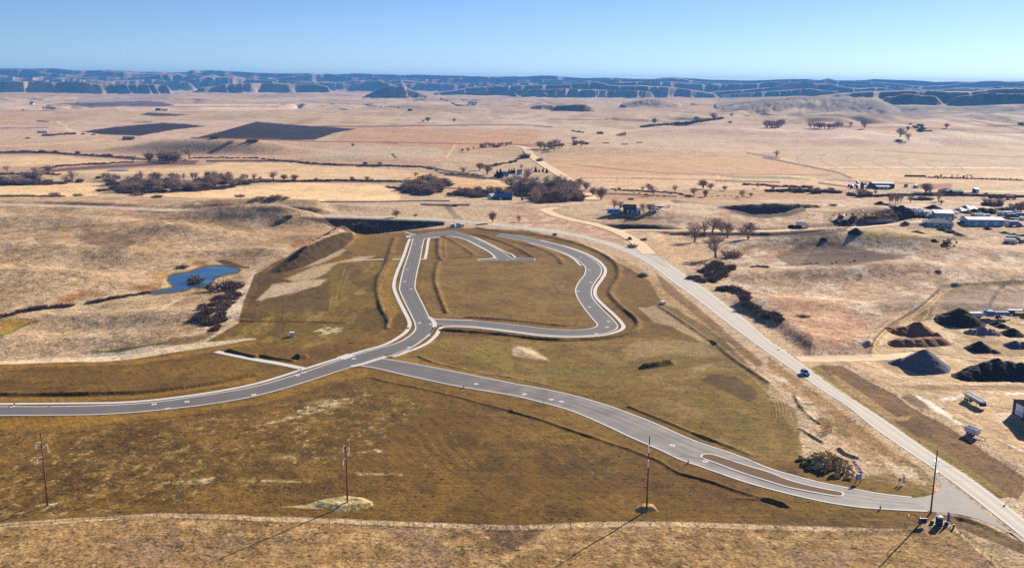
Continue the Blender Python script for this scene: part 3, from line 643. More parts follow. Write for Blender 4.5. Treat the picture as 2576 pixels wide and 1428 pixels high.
# prairie, right
PR = [(1640, 560), (1660, 515), (2000, 500), (2900, 496), (2900, 900), (2450, 900), (2210, 885), (2030, 895), (1850, 745), (1720, 660)]
paint(PR, (192, 157, 123), 6, 3)
patchy(PR, (190, 148, 116), 0.0, 30, 0.6, 20, 3, 1.4)
patchy(PR, (222, 196, 168), 0.05, 14, 0.8, 20, 1, 1.6)
patchy(PR, (136, 106, 82), 0.18, 22, 0.6, 20, 5, 1.4)
patchy(PR, (216, 190, 162), 0.2, 4.6, 0.6, 20, 2, 1.5)
patchy(PR, (98, 74, 60), 0.3, 3.4, 0.7, 20, 4, 1.8)
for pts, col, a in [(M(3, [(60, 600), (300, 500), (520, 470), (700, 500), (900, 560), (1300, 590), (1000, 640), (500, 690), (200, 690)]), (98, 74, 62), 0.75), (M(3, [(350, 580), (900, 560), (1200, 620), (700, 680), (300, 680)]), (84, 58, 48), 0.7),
                    (M(3, [(1120, 740), (1250, 710), (1350, 730), (1180, 770)]), (150, 104, 74), 0.8), (M(3, [(1500, 860), (2250, 900), (2250, 1100), (1560, 1080), (1450, 1000)]), (140, 114, 96), 0.75), (M(3, [(950, 1000), (1300, 940), (1400, 990), (1150, 1100), (1000, 1120)]), (140, 116, 96), 0.6),
                    (M(3, [(0, 950), (600, 1000), (900, 1150), (700, 1380), (200, 1300), (0, 1150)]), (190, 138, 104), 0.55), (M(2, [(1850, 630), (1990, 560), (2120, 500), (2220, 480), (2150, 520), (2000, 590)]), (164, 116, 66), 0.9),
                    (M(3, [(700, 420), (900, 380), (1400, 360), (1600, 400), (1500, 440), (1000, 460), (760, 450)]), (190, 164, 108), 0.8), (M(3, [(1100, 440), (1700, 420), (1900, 460), (1500, 475)]), (128, 98, 68), 0.8),
                    (M(3, [(450, 350), (560, 290), (900, 260), (1250, 240), (1800, 240), (2250, 300), (2250, 430), (1900, 430), (1600, 390), (1000, 360)]), (190, 156, 122), 0.8), (M(3, [(540, 290), (760, 260), (1100, 300), (1000, 330), (640, 330)]), (96, 74, 60), 0.8),
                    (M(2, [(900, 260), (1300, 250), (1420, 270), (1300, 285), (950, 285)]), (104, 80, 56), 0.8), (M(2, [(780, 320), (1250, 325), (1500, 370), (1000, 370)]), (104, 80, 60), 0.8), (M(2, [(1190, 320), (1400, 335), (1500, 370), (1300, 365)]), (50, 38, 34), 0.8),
                    (M(2, [(1200, 130), (1500, 110), (1700, 180), (1800, 250), (1550, 245), (1300, 200)]), (210, 182, 150), 0.7), (M(2, [(1400, 118), (1470, 112), (1550, 128), (1430, 135)]), (56, 48, 48), 0.9), (M(2, [(600, 290), (900, 300), (1500, 290), (1500, 315), (800, 318)]), (150, 118, 84), 0.8)]:
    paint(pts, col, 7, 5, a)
# between highway and gravel road, and the verges
paint(M(2, [(0, 335), (400, 340), (900, 480), (1160, 570), (1000, 400), (700, 330), (300, 215), (0, 150)]), (192, 150, 120), 5, 3)
patchy(M(2, [(0, 335), (400, 340), (900, 480), (1160, 570), (1000, 400), (700, 330), (300, 215), (0, 150)]), (218, 192, 164), 0.05, 9, 0.8, 8, 3)
paint(M(2, [(1200, 440), (1500, 420), (1800, 640), (1600, 700), (1400, 650), (1270, 590), (1230, 520)]), (200, 164, 126), 6, 4)

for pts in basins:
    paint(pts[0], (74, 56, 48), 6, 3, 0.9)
# graded ground of the development
DEV = [(-400, 908), (0, 915), (250, 905), (420, 888), (520, 860), (600, 812), (612, 760), (640, 690), (700, 655), (860, 590), (985, 585), (1130, 572), (1330, 580), (1450, 607), (1530, 645), (1640, 705), (1690, 770), (1800, 860), (1900, 960), (1990, 1100), (2000, 1150), (2160, 1200), (2320, 1230), (2350, 1250), (2355, 1300), (2300, 1330), (2000, 1322), (1300, 1322), (1000, 1312), (700, 1302), (330, 1298), (0, 1330), (-400, 1345)]
paint(DEV, (112, 82, 44), 4, 3, rg=0.45)
patchy(DEV, (130, 98, 50), 0.02, 22, 0.7, 14, 2, 1.3)
patchy(DEV, (96, 68, 36), 0.10, 15, 0.7, 14, 3, 1.2)
INLOOP = M(1, [(1440, 900), (1470, 640), (1500, 460), (1800, 440), (2250, 640)]) + M(2, [(0, 640), (200, 650), (300, 560), (560, 650), (640, 720), (560, 900), (740, 1210), (500, 1245), (0, 1200)]) + M(1, [(2200, 1190), (1560, 1150)])
paint(INLOOP, (122, 92, 54), 3, 2, 0.9, rg=0.2)
patchy(INLOOP, (134, 104, 66), 0.0, 18, 0.6, 8, 4, 1)
patchy(INLOOP, (104, 76, 42), 0.12, 10, 0.6, 8, 1, 1)
# left graded slope
SL = M(1, [(0, 1180), (0, 990), (120, 880), (260, 830), (600, 780), (720, 650), (850, 640), (1150, 650), (1090, 800), (1070, 900), (1150, 1150), (1150, 1230), (800, 1320), (400, 1420), (0, 1350)]) + M(0, [(1900, 1390), (2050, 1250), (2250, 1180)])
paint(SL, (116, 90, 46), 5, 4, rg=0.4)
patchy(SL, (92, 72, 36), 0.0, 12, 0.8, 10, 1, 3)
patchy(SL, (150, 122, 68), 0.16, 7, 0.7, 10, 5, 3)
paint(M(0, [(2250, 900), (2150, 1060), (2100, 1140), (2250, 1170)]) + M(1, [(200, 1100), (640, 1090), (650, 830), (420, 850), (200, 740), (30, 740)]), (84, 62, 36), 8, 5, 0.7)
paint(M(1, [(0, 990), (130, 860), (300, 830), (620, 805), (560, 850), (350, 920), (120, 970), (40, 1000)]), (196, 170, 138), 7, 9, 0.9)
paint(M(1, [(270, 715), (450, 640), (700, 540), (800, 545), (720, 600), (560, 670), (400, 710)]), (182, 154, 124), 6, 6, 0.9)
paint(M(1, [(240, 800), (500, 700), (740, 650), (900, 600), (1050, 600), (900, 650), (720, 660), (560, 780), (330, 830)]), (190, 162, 126), 6, 6, 0.9)
paint(M(1, [(860, 420), (1230, 440), (1190, 560), (1120, 600), (880, 590), (790, 540), (840, 480)]), (122, 92, 48), 5, 4)
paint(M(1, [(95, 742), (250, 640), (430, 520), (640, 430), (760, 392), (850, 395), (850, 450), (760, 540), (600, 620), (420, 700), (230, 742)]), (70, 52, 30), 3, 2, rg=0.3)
paint(M(1, [(860, 430), (920, 410), (1000, 430), (980, 500), (930, 520)]), (130, 98, 44), 3, 2)
patchy(M(1, [(510, 1260), (600, 1210), (800, 1240), (700, 1290), (560, 1300)]), (212, 190, 140), -0.05, 3, 0.9, 4, 3, 1)
paint(M(1, [(1090, 1280), (1250, 1100), (1180, 900), (1230, 700), (1290, 600), (1220, 600), (1130, 760), (1090, 880), (1180, 1140), (1170, 1230)]), (146, 110, 54), 5, 4, 0.8)
# pale haul road and its riprap edge, lower left
paint(L(0, [(-300, 270), (0, 268), (300, 258), (700, 245), (1100, 240), (1400, 205), (1800, 140), (2200, 80), (2576, 12), (2500, 8), (2000, 55), (1700, 85), (1500, 135), (1200, 180), (800, 195), (400, 210), (0, 235), (-300, 250)]), (214, 190, 154), 3, 3, rg=0.3)
paint(L(0, [(870, 142), (1000, 158), (1200, 155), (1400, 115), (1560, 85), (1700, 72), (1700, 90), (1560, 102), (1400, 140), (1200, 178), (1000, 182), (900, 165)]), (176, 164, 156), 2, 1)
paint(L(0, [(880, 135), (1080, 125), (1300, 95), (1600, 48), (1700, 35), (1690, 70), (1500, 85), (1330, 120), (1200, 150), (1000, 155)]), (104, 96, 44), 3, 2)
paint(L(0, [(-300, 345), (0, 340), (300, 300), (700, 285), (1400, 268), (2100, 150), (2576, 60), (2576, 20), (2000, 120), (1500, 210), (1000, 255), (300, 265), (-300, 275)]), (150, 110, 54), 4, 3, 0.8)
paint(L(0, [(-300, 640), (0, 645), (700, 640), (1500, 600), (2576, 440), (2576, 395), (2000, 500), (1400, 575), (700, 595), (-300, 595)]), (142, 106, 54), 3, 2, 0.9, 0.2)
# verges beside the streets
for pts, col, a in [(L(0, [(-300, 800), (700, 795), (1400, 770), (2000, 700), (2576, 610), (2576, 660), (1900, 760), (1300, 840), (700, 900), (-300, 930)]), (140, 104, 48), 0.9), (L(1, [(0, 610), (700, 400), (950, 310), (1100, 310), (1180, 380), (800, 440), (400, 560), (0, 670)]), (140, 106, 52), 0.9),
                    (L(1, [(1100, 310), (1800, 450), (2576, 600), (2576, 700), (1900, 560), (1300, 430), (1150, 380)]), (120, 90, 44), 0.8), (L(1, [(1300, 240), (1700, 60), (1900, 0), (2050, 0), (1900, 110), (1900, 280), (2576, 440), (2576, 460), (1800, 310)]), (146, 112, 58), 0.7),
                    (L(2, [(0, 640), (900, 900), (1600, 1210), (1500, 1215), (800, 980), (0, 730)]), (124, 92, 46), 0.8), (L(2, [(1200, 700), (1900, 1030), (2400, 1200), (2350, 1170), (1900, 940), (1400, 740)]), (146, 112, 62), 0.7),
                    (B(3, [(0, 470), (600, 620), (1200, 690), (1600, 720), (1400, 860), (600, 830), (0, 760)]), (112, 84, 36), 0.7), (B(3, [(300, 430), (860, 500), (1400, 560), (1680, 520), (1650, 380), (1200, 300), (980, 330), (880, 420), (500, 380)]), (122, 96, 44), 0.8)]:
    paint(pts, col, 8, 6, a)
# green and tan patches of the triangle between collector and highway
TRI = L(1, [(1900, 0), (2576, 0)]) + L(2, [(0, 20), (1100, 10), (1900, -20), (2250, 200), (2576, 560)]) + L(3, [(60, 700), (300, 950), (350, 1150), (250, 1250)]) + L(2, [(2400, 1180), (1700, 920), (900, 620), (0, 430)]) + L(1, [(2000, 330), (1500, 200)])
paint(TRI, (124, 96, 52), 8, 5, 0.9)
patchy(TRI, (140, 112, 72), 0.0, 20, 0.7, 14, 3, 1)
patchy(TRI, (100, 78, 38), 0.12, 14, 0.6, 14, 1, 1)
paint(L(2, [(1100, 120), (1240, 40), (1700, 20), (1950, 60), (2150, 200), (1900, 200), (1500, 180), (1250, 250)]), (150, 122, 92), 8, 6, 0.8)
for pts, col, a in [(L(2, [(0, 330), (200, 290), (900, 300), (1200, 360), (800, 400), (300, 370)]), (114, 98, 52), 0.7), (L(1, [(2050, 150), (2300, 90), (2576, 120), (2576, 330), (2300, 260)]), (134, 116, 52), 0.7),
                    (L(2, [(0, 110), (60, 92), (180, 110), (280, 160), (375, 225), (240, 225), (100, 200), (0, 185)]), (208, 182, 142), 1), (L(2, [(1150, 270), (1300, 200), (1700, 160), (2000, 250), (1700, 320), (1250, 330)]), (106, 84, 46), 0.7),
                    (L(2, [(1900, 420), (2000, 360), (2250, 380), (2500, 560), (2400, 660), (2150, 540)]), (88, 66, 42), 0.9), (L(2, [(1850, 280), (2030, 260), (1950, 320), (1800, 350)]), (176, 148, 116), 0.7),
                    (L(2, [(2200, 900), (2350, 780), (2576, 700), (2576, 1150), (2400, 1150)]), (116, 98, 50), 0.55), (L(2, [(2300, 230), (2576, 480), (2576, 560), (2350, 330)]), (146, 112, 76), 0.8),
                    (L(2, [(1950, 0), (2120, 0), (2400, 300), (2576, 460), (2576, 520), (2250, 240)]), (104, 80, 48), 0.8), (L(3, [(0, 650), (60, 620), (280, 720), (330, 960), (300, 1100), (100, 1020), (30, 860)]), (122, 92, 46), 0.7)]:
    paint(pts, col, 8, 7, a)
for k in range(7):
    o = 22 * k
    line(L(3, [(10 + o, 640), (70 + o, 760), (110 + o, 900), (90 + o, 1050)]), 1.2, (92, 68, 36), 0.6, 1.2)
for k in range(9):
    o = 17 * k
    line(L(2, [(1980 + o, 60), (2120 + o, 190), (2300 + o, 330), (2480 + o, 480), (2620 + o, 640), (2650 + o, 800)]), 1.0, (170, 138, 96) if k % 2 else (86, 64, 36), 0.6, 1.2, 0.6)
for k in range(6):
    o = 26 * k
    line(M(1, [(620 + o, 1090 - o), (650 + o, 960 - o), (720 + o, 840 - o), (760 + o, 700)]), 1.0, (150, 122, 76) if k % 2 else (78, 60, 34), 0.5, 1.2, 0.8)
    line(M(2, [(60 + 3 * o, 700 + o), (300 + o, 760 + 2 * o), (480, 860 + 1.6 * o)]), 1.0, (146, 116, 76) if k % 2 else (96, 72, 42), 0.45, 1.4, 0.8)
for k in range(5):
    o = 20 * k
    line(B(2, [(100, 560 + o), (700, 590 + o), (1500, 640 + o), (2200, 720 + o * .6)]), 1.0, (140, 106, 58) if k % 2 else (74, 54, 28), 0.45, 1.4, 1.0)
    line(B(1, [(300, 330 + 40 * k), (900, 300 + 44 * k), (1600, 330 + 40 * k)]), 1.0, (146, 112, 64) if k % 2 else (80, 58, 32), 0.4, 1.4, 1.0)
# strip between fence and highway
paint(M(2, [(880, 600), (1000, 640), (1250, 780), (1500, 960), (1800, 1220), (2200, 1560), (2050, 1500), (1650, 1180), (1350, 1040), (1200, 820)]), (176, 140, 100), 6, 5)
paint(M(2, [(1250, 730), (1450, 900), (1650, 1060), (1900, 1280), (2230, 1560), (2150, 1570), (1750, 1240), (1500, 1030), (1330, 900)]), (120, 86, 48), 5, 4, 0.8)
paint(M(2, [(1120, 1060), (1300, 1040), (1500, 1100), (1700, 1250), (1850, 1400), (1750, 1400), (1400, 1220), (1250, 1180)]), (186, 156, 118), 5, 6, 0.8)
paint(M(2, [(1280, 1040), (1400, 1050), (1650, 1180), (1850, 1320), (1960, 1428), (1860, 1428), (1650, 1290), (1400, 1130)]), (94, 70, 40), 4, 3, 0.8)
ST = L(3, [(0, 180), (300, 420), (600, 620), (900, 860), (1300, 1140), (1500, 1290)]) + B(3, [(1620, 300), (1660, 420), (1500, 420), (1200, 300), (900, 120), (700, -60)]) + L(3, [(520, 900), (300, 640), (150, 500), (0, 340)])
paint(ST, (176, 142, 100), 6, 5)
patchy(ST, (220, 198, 164), 0.0, 7, 0.8, 8, 3, 1.2)
patchy(ST, (112, 86, 46), 0.12, 7, 0.7, 8, 1, 1.2)
paint(L(3, [(0, 190), (300, 420), (600, 640), (900, 880), (1450, 1290), (1300, 1290), (900, 1000), (560, 720), (300, 520), (0, 280)]), (150, 108, 58), 5, 4, 0.7)
# east verge and dark strip by the yard
EV = L(3, [(440, 300), (560, 270), (760, 290), (1000, 430), (1270, 560), (1440, 700), (1800, 880), (2130, 1110), (2576, 1400)]) + B(3, [(2576, 480), (2450, 640), (2300, 560), (2000, 300), (1700, 80), (1540, 0)]) + L(3, [(1350, 920), (1000, 640), (700, 460)])
paint(EV, (128, 94, 58), 4, 3, rg=0.6)
patchy(EV, (104, 76, 48), 0.05, 10, 0.7, 8, 2, 1.2)
paint(L(3, [(430, 310), (520, 290), (760, 480), (1000, 640), (1300, 860), (1700, 1140), (1850, 1258), (1750, 1230), (1350, 940), (900, 640)]) , (142, 118, 58), 4, 3, 0.95)
paint(L(3, [(620, 340), (900, 520), (1150, 700), (1300, 800), (1450, 780), (1400, 830), (1250, 840), (1000, 680), (700, 450)]), (178, 142, 96), 4, 3, 0.8)
paint(B(3, [(1500, -40), (1800, 180), (2100, 380), (2450, 600), (2480, 560), (2150, 340), (1800, 90), (1600, -40)]), (142, 116, 58), 4, 3, 0.9)
paint(B(3, [(2330, 560), (2440, 540), (2576, 600), (2576, 720), (2480, 680)]), (206, 180, 146), 4, 2)
# gravel yard
YARD = L(3, [(290, 180), (480, 205), (900, 195), (1040, 150), (1000, 60), (1100, -150)]) + M(3, [(880, 1420), (960, 1280), (1150, 1160), (1330, 1120), (1450, 1140), (1560, 1090), (2250, 1090), (2900, 1090)]) + L(3, [(2900, 1300), (2576, 1250), (2300, 1110), (1900, 860), (1750, 800), (1560, 700), (1450, 600), (1270, 540), (1130, 460), (900, 300), (760, 270), (560, 245), (440, 300), (380, 300)])
paint(YARD, (206, 172, 130), 4, 3, rg=0.1)
patchy(YARD, (176, 142, 106), 0.05, 16, 0.7, 8, 3, 3)
patchy(YARD, (226, 198, 160), 0.08, 12, 0.7, 8, 1, 3)
for pts, col, a in [(L(3, [(1480, 560), (1640, 640), (1850, 790), (2000, 900), (1900, 860), (1700, 740), (1500, 610)]), (238, 228, 214), 1), (L(3, [(1700, 620), (1960, 575), (1940, 600), (1780, 650)]), (232, 220, 204), 0.9), (L(3, [(2390, 555), (2900, 540), (2900, 570), (2400, 572)]), (240, 230, 214), 0.9),
                    (L(3, [(2280, 760), (2450, 750), (2440, 790), (2330, 860)]), (226, 204, 176), 0.8), (L(3, [(1280, 490), (1700, 460), (2576, 480), (2900, 500), (2900, 530), (1500, 530)]), (140, 110, 82), 0.7), (L(3, [(1330, 590), (1440, 560), (1560, 640), (1650, 740), (1520, 700), (1400, 650)]), (96, 76, 44), 0.8),
                    (L(3, [(2050, 850), (2200, 930), (2400, 1040), (2576, 1130), (2576, 1150), (2300, 1020)]), (238, 222, 200), 0.7), (M(3, [(1250, 1150), (1330, 1090), (1450, 1060), (1440, 1160), (1330, 1180)]), (112, 90, 40), 0.8), (M(3, [(1700, 1240), (2040, 1200), (2250, 1260), (1900, 1330)]), (196, 166, 132), 0.5),
                    (L(3, [(1930, 60), (2250, 40), (2576, 130), (2576, 200), (2200, 170)]), (160, 128, 90), 0.6), (M(3, [(2200, 1180), (2250, 1175), (2250, 1210)]), (240, 226, 210), 0.8)]:
    paint(pts, col, 4, 3, a)
for o in (0, 14, 30):
    line(M(3, [(930 + o, 1420), (960 + o, 1340), (1060 + o, 1240), (1200 + o, 1160), (1330 + o, 1080), (1440 + o, 990), (1530 + o, 910), (1640, 876)]), 2.0, (206, 170, 110) if o != 14 else (150, 116, 70), 0.95, 1.2)
line(M(3, [(905, 1420), (940, 1330), (1040, 1230), (1180, 1145), (1310, 1065), (1420, 975), (1500, 900)]), 5, (92, 70, 44), 0.85, 2, 1)
for pts in ([(980, 90), (1150, 100), (1300, 150), (1500, 140), (1800, 60), (2100, 20)], [(1060, 30), (1110, 110), (1260, 140), (1500, 130)], [(1180, 300), (1300, 380), (1480, 430), (1850, 480), (2300, 500)], [(1230, 210), (1180, 260), (1220, 330), (1350, 390), (1600, 400), (1800, 330)], [(1800, 240), (1900, 330), (1830, 400), (1950, 470)], [(1930, 180), (2100, 200), (2400, 190), (2576, 210)],
            [(1500, 540), (1800, 560), (2000, 650), (2300, 700), (2450, 720)], [(1850, 800), (2000, 860), (2300, 1000), (2500, 1100)], [(1700, 620), (1800, 700), (2100, 850), (2450, 1020)], [(2250, 500), (2350, 580), (2320, 680), (2400, 760)], [(1950, 540), (2200, 560), (2420, 620)]):
    for o in (0, 7):
        line([(a + o / 4, b + o * 0.2) for a, b in L(3, pts)], 1.0, (150, 118, 84), 0.55, 1.3, 0.5)
    line([(a + 1, b + 2.6) for a, b in L(3, pts)], 1.0, (234, 206, 168), 0.5, 1.3, 0.5)
patchy(YARD, (142, 112, 82), 0.12, 9, 0.6, 8, 5, 2.4)
line(M(3, [(1640, 874), (1800, 862), (2000, 845), (2250, 838)]), 6, (206, 176, 120), 0.95, 2)
line(M(3, [(1420, 1060), (1400, 1120), (1370, 1150)]), 4, (196, 160, 100), 0.9, 2)
for o in (0, 24):
    line(L(3, [(480, 225 + o * 0.4), (900, 215 + o * 0.3), (1300, 180 + o), (1900, 190 + o), (2576, 200 + o)]), 1.6, (228, 200, 160), 0.7, 1.4)
    line(L(3, [(1000, 240 + o * 0.5), (1200, 330 + o), (1500, 420 + o), (2000, 460 + o * 0.5), (2576, 450)]), 1.6, (230, 202, 164), 0.7, 1.6)
    line(L(3, [(1830 + o, 600), (1780 + o, 680), (1900 + o, 800), (2150 + o, 930), (2576, 1110 + o)]), 1.8, (190, 156, 120), 0.6, 1.6)
    line(M(3, [(950 + o, 1428), (1000 + o, 1380), (1080 + o, 1420)]), 1.5, (150, 116, 80), 0.7)
paint(L(3, [(2400, 840), (2900, 1100), (2900, 700), (2470, 760)]), (206, 178, 146), 3, 2, 0.8)

# lower dirt field and the strip of dry grass along the bottom
LOW = B(0, [(-500, 860), (0, 850), (140, 828), (850, 770), (1500, 738), (2390, 760), (2576, 775)]) + B(1, [(520, 780), (1210, 800), (1890, 815)]) + B(2, [(0, 830), (840, 790), (1500, 790), (2180, 805)]) + B(3, [(0, 830), (500, 850), (650, 880), (1260, 880), (1800, 840), (1900, 840), (2100, 980), (2576, 1300), (2576, 1800), (-6000, 1800), (-9500, 1800)])
LOWP = LOW[:-2] + [(2800, 1800), (-400, 1800)]
paint(LOWP, (162, 128, 82), 3, 3, rg=1.0)
patchy(LOWP, (132, 102, 60), 0.05, 5, 0.75, 4, 2, 1.0)
patchy(LOWP, (192, 158, 108), 0.08, 3, 0.7, 4, 3, 1.0)
patchy(LOWP, (172, 132, 82), 0.15, 12, 0.5, 4, 5, 1.0)
patchy(LOWP, (150, 120, 96), 0.1, 16, 0.6, 4, 4, 1.0)
FLD = L(0, [(-300, 950), (600, 930), (1300, 870), (2000, 810), (2576, 740)]) + L(1, [(300, 680), (700, 560), (1100, 500), (1500, 560), (2000, 680), (2300, 800), (2300, 1200)]) + B(1, [(2200, 400), (1300, 520), (600, 700)]) + B(0, [(2576, 700), (1300, 690), (700, 720), (-300, 800)])
paint(FLD, (110, 80, 42), 6, 6, rg=0.9)
FLDL = L(0, [(-300, 950), (600, 930), (1300, 870), (2000, 810), (2576, 740)]) + L(1, [(300, 680), (700, 560), (1100, 500), (1500, 560), (1700, 700), (1300, 1000), (800, 1250)]) + B(0, [(2576, 500), (1300, 690), (700, 720), (-300, 800)])
patchy(FLDL, (142, 112, 70), 0.02, 2.6, 0.7, 20, 2, 1.1)
patchy(FLDL, (84, 62, 34), 0.05, 3.2, 0.7, 20, 4, 1.1)
patchy(FLDL, (176, 146, 100), 0.26, 2.0, 0.8, 20, 5, 1.2)
patchy(FLD, (92, 66, 34), 0.08, 9, 0.7, 10, 3, 1.0)
patchy(FLD, (132, 98, 52), 0.12, 14, 0.6, 10, 1, 1.4)
DRT = L(1, [(1350, 900), (1900, 760), (2576, 800)]) + B(2, [(0, -40), (900, 60), (1350, 200), (1800, 380), (2576, 600)]) + B(3, [(400, 780), (0, 800)]) + B(2, [(1800, 770), (600, 760), (0, 780)]) + B(1, [(1600, 700), (1400, 400), (1300, 100)])
paint(DRT, (106, 76, 38), 10, 8, 0.9, rg=0.25)
patchy(DRT, (122, 90, 46), 0.0, 16, 0.7, 12, 4, 1.2)
patchy(DRT, (84, 62, 30), 0.12, 10, 0.7, 12, 2, 1.2)
for k in range(12):
    o = 62 * k
    line(L(1, [(1330 + o, 1000 - o * 0.1), (1450 + o, 1130), (1620 + o, 1330)]), 1.3, (80, 58, 30) if k % 2 else (138, 104, 60), 0.55, 1.6, 1.0)
for k in range(8):
    o = 85 * k
    line(B(2, [(60 + o, -60), (260 + o * 0.9, 110), (460 + o * 0.8, 240)]), 1.3, (78, 56, 28) if k % 2 else (134, 100, 54), 0.5, 1.6, 1.0)
for pts, a in [(L(1, [(0, 875), (250, 820), (550, 740), (980, 635), (980, 645), (600, 750), (300, 830), (0, 885)]), 0.9), (L(1, [(350, 760), (600, 650), (950, 600), (900, 650), (500, 740)]), 0.5), (B(0, [(1560, 415), (1700, 385), (2040, 360), (2200, 320), (2090, 405), (1800, 405)]), 0.9), (B(0, [(2380, 375), (2576, 372), (2576, 392), (2390, 388)]) + B(1, [(0, 392), (540, 390), (540, 372), (0, 372)]), 0.9),
               (B(1, [(1020, 305), (1470, 306), (1470, 322), (1030, 318)]), 0.9), (B(0, [(1640, 105), (1860, 58), (1870, 70), (1680, 110)]), 0.8), (B(1, [(1020, 90), (1200, 60), (1300, 85), (1050, 105)]), 0.7), (B(0, [(300, 650), (430, 610), (640, 585), (600, 620), (420, 660)]), 0.8), (B(1, [(180, 150), (420, 120), (400, 150)]), 0.6)]:
    paint(pts, (150, 122, 82), 10, 16, a * 0.75, rg=1.0)
    patchy([(q[0], q[1]) for q in pts], (214, 190, 146), -0.05, 1.6, 0.9, 7, 3, 0.8)
paint(B(1, [(230, 640), (500, 620), (640, 575), (900, 530), (1060, 545), (1180, 590), (1185, 625), (1100, 665), (940, 690), (820, 690), (700, 665), (420, 652)]), (196, 172, 122), 2.5, 2, rg=1.0)
patchy(B(1, [(600, 640), (1185, 600), (1100, 665), (940, 690), (820, 690)]), (120, 104, 50), 0.0, 2, 0.8, 3, 2, 1)
paint(B(2, [(1235, 665), (1270, 625), (1340, 603), (1420, 618), (1475, 690), (1360, 694), (1250, 690)]), (186, 152, 100), 2, 1.5)
paint(B(2, [(-200, 830), (200, 850), (330, 860), (250, 940), (120, 1010), (0, 1080), (-150, 1020), (-300, 900)]), (96, 72, 50), 7, 5, 0.8)
line(B(0, [(-200, 850), (140, 820), (850, 770), (1560, 730), (2390, 745), (2576, 760)]) + B(1, [(520, 770), (1210, 800), (1890, 830)]) + B(2, [(100, 850), (840, 820), (1510, 812), (2180, 832)]) + B(3, [(200, 850), (560, 870)]), 7, (206, 176, 134), 0.8, 4, 2.0)
line(B(3, [(1860, 850), (2050, 1005), (2140, 1090), (2240, 1170), (2330, 1250)]), 6, (206, 178, 140), 0.8, 3, 2)
paint(B(3, [(2050, 1000), (2300, 1040), (2576, 1160), (2576, 1300), (2300, 1200)]), (176, 152, 112), 6, 6, 0.8)
paint(B(3, [(1650, 700), (1900, 730), (2200, 820), (2450, 950), (2576, 1000), (2576, 1120), (2250, 980), (1900, 850)]), (104, 78, 40), 4, 4, 0.9)
paint(B(3, [(1230, 900), (1300, 850), (1500, 830), (1840, 840), (1840, 880), (1400, 890)]), (150, 116, 82), 5, 4, 0.7)
line(B(0, [(-200, 850), (400, 800), (1300, 745), (2400, 778), (2576, 790)]) + B(1, [(900, 820), (1800, 850)]), 2.0, (120, 88, 52), 0.6, 1.5, 1.0)
dk_ = devm * (1 - sstep(0.10, 0.26, C[:, 1])).astype(np.float32)
C *= 1 + dk_[:, None] * np.array([0.09, 0.09, -0.28], np.float32)
# highway shoulders
for side in (HW_L, HW_R):
    line(side, 3.0, (206, 184, 152), 0.7, 2.5, 0.8)

# ------------------------------------------------------------------ the sheet
nr, na = RR.shape
me = bpy.data.meshes.new('ground')
co = np.stack([X, Y, z], 1).astype(np.float32)
idx = np.arange(nr * na).reshape(nr, na)
quads = np.stack([idx[:-1, :-1], idx[:-1, 1:], idx[1:, 1:], idx[1:, :-1]], -1).reshape(-1, 4)
me.vertices.add(len(co)); me.vertices.foreach_set('co', co.ravel())
me.loops.add(quads.size); me.loops.foreach_set('vertex_index', quads.ravel().astype(np.int32))
me.polygons.add(len(quads))
me.polygons.foreach_set('loop_start', (np.arange(len(quads)) * 4).astype(np.int32))
me.polygons.foreach_set('loop_total', np.full(len(quads), 4, np.int32))
me.polygons.foreach_set('use_smooth', np.ones(len(quads), bool))
me.update(calc_edges=True)
at_c = me.attributes.new('soil', 'FLOAT_COLOR', 'POINT')
at_c.data.foreach_set('color', np.concatenate([np.clip(C, 0.002, 0.9), rough[:, None]], 1).astype(np.float32).ravel())
ground = bpy.data.objects.new('ground', me)
COL.objects.link(ground)
ground['kind'] = 'structure'
ground['label'] = 'dry grass prairie, bare graded soil and far bluffs'

def nodes(name):
    m = bpy.data.materials.new(name); m.use_nodes = True
    nt = m.node_tree
    return m, nt, nt.nodes['Principled BSDF']
def mathn(nt, op, a, b=None, c=None):
    n = nt.nodes.new('ShaderNodeMath'); n.operation = op
    for i, v in enumerate((a, b, c)):
        if v is None: continue
        if isinstance(v, (int, float)): n.inputs[i].default_value = v
        else: nt.links.new(v, n.inputs[i])
    return n.outputs[0]
def noise_n(nt, vec, scale, detail=4, rg=0.6, sc=None):
    n = nt.nodes.new('ShaderNodeTexNoise')
    n.inputs['Scale'].default_value = scale; n.inputs['Detail'].default_value = detail; n.inputs['Roughness'].default_value = rg
    if sc:
        mp = nt.nodes.new('ShaderNodeMapping'); mp.inputs['Scale'].default_value = sc
        nt.links.new(vec, mp.inputs[0]); vec = mp.outputs[0]
    nt.links.new(vec, n.inputs['Vector'])
    return n.outputs['Fac']
def scale_col(nt, col, fac):
    v = nt.nodes.new('ShaderNodeVectorMath'); v.operation = 'SCALE'
    nt.links.new(col, v.inputs[0]); nt.links.new(fac, v.inputs['Scale'])
    return v.outputs[0]
gm, nt, bs = nodes('prairie_ground')
geo = nt.nodes.new('ShaderNodeNewGeometry')
pos = geo.outputs['Position']
att = nt.nodes.new('ShaderNodeAttribute'); att.attribute_name = 'soil'
rgh = att.outputs['Alpha']
f1 = noise_n(nt, pos, 1.1, 5, 0.7)
f2 = noise_n(nt, pos, 0.22, 4, 0.65)
f3 = noise_n(nt, pos, 0.035, 4, 0.6)
def band(f, lo, amp_):
    return mathn(nt, 'MULTIPLY', mathn(nt, 'SUBTRACT', f, 0.5), amp_)
amt = mathn(nt, 'MULTIPLY_ADD', rgh, 0.8, 0.55)
s = mathn(nt, 'ADD', band(f1, 0, 2.6), band(f2, 0, 1.5))
s = mathn(nt, 'MULTIPLY', s, amt)
s = mathn(nt, 'ADD', s, band(f3, 0, 0.8))
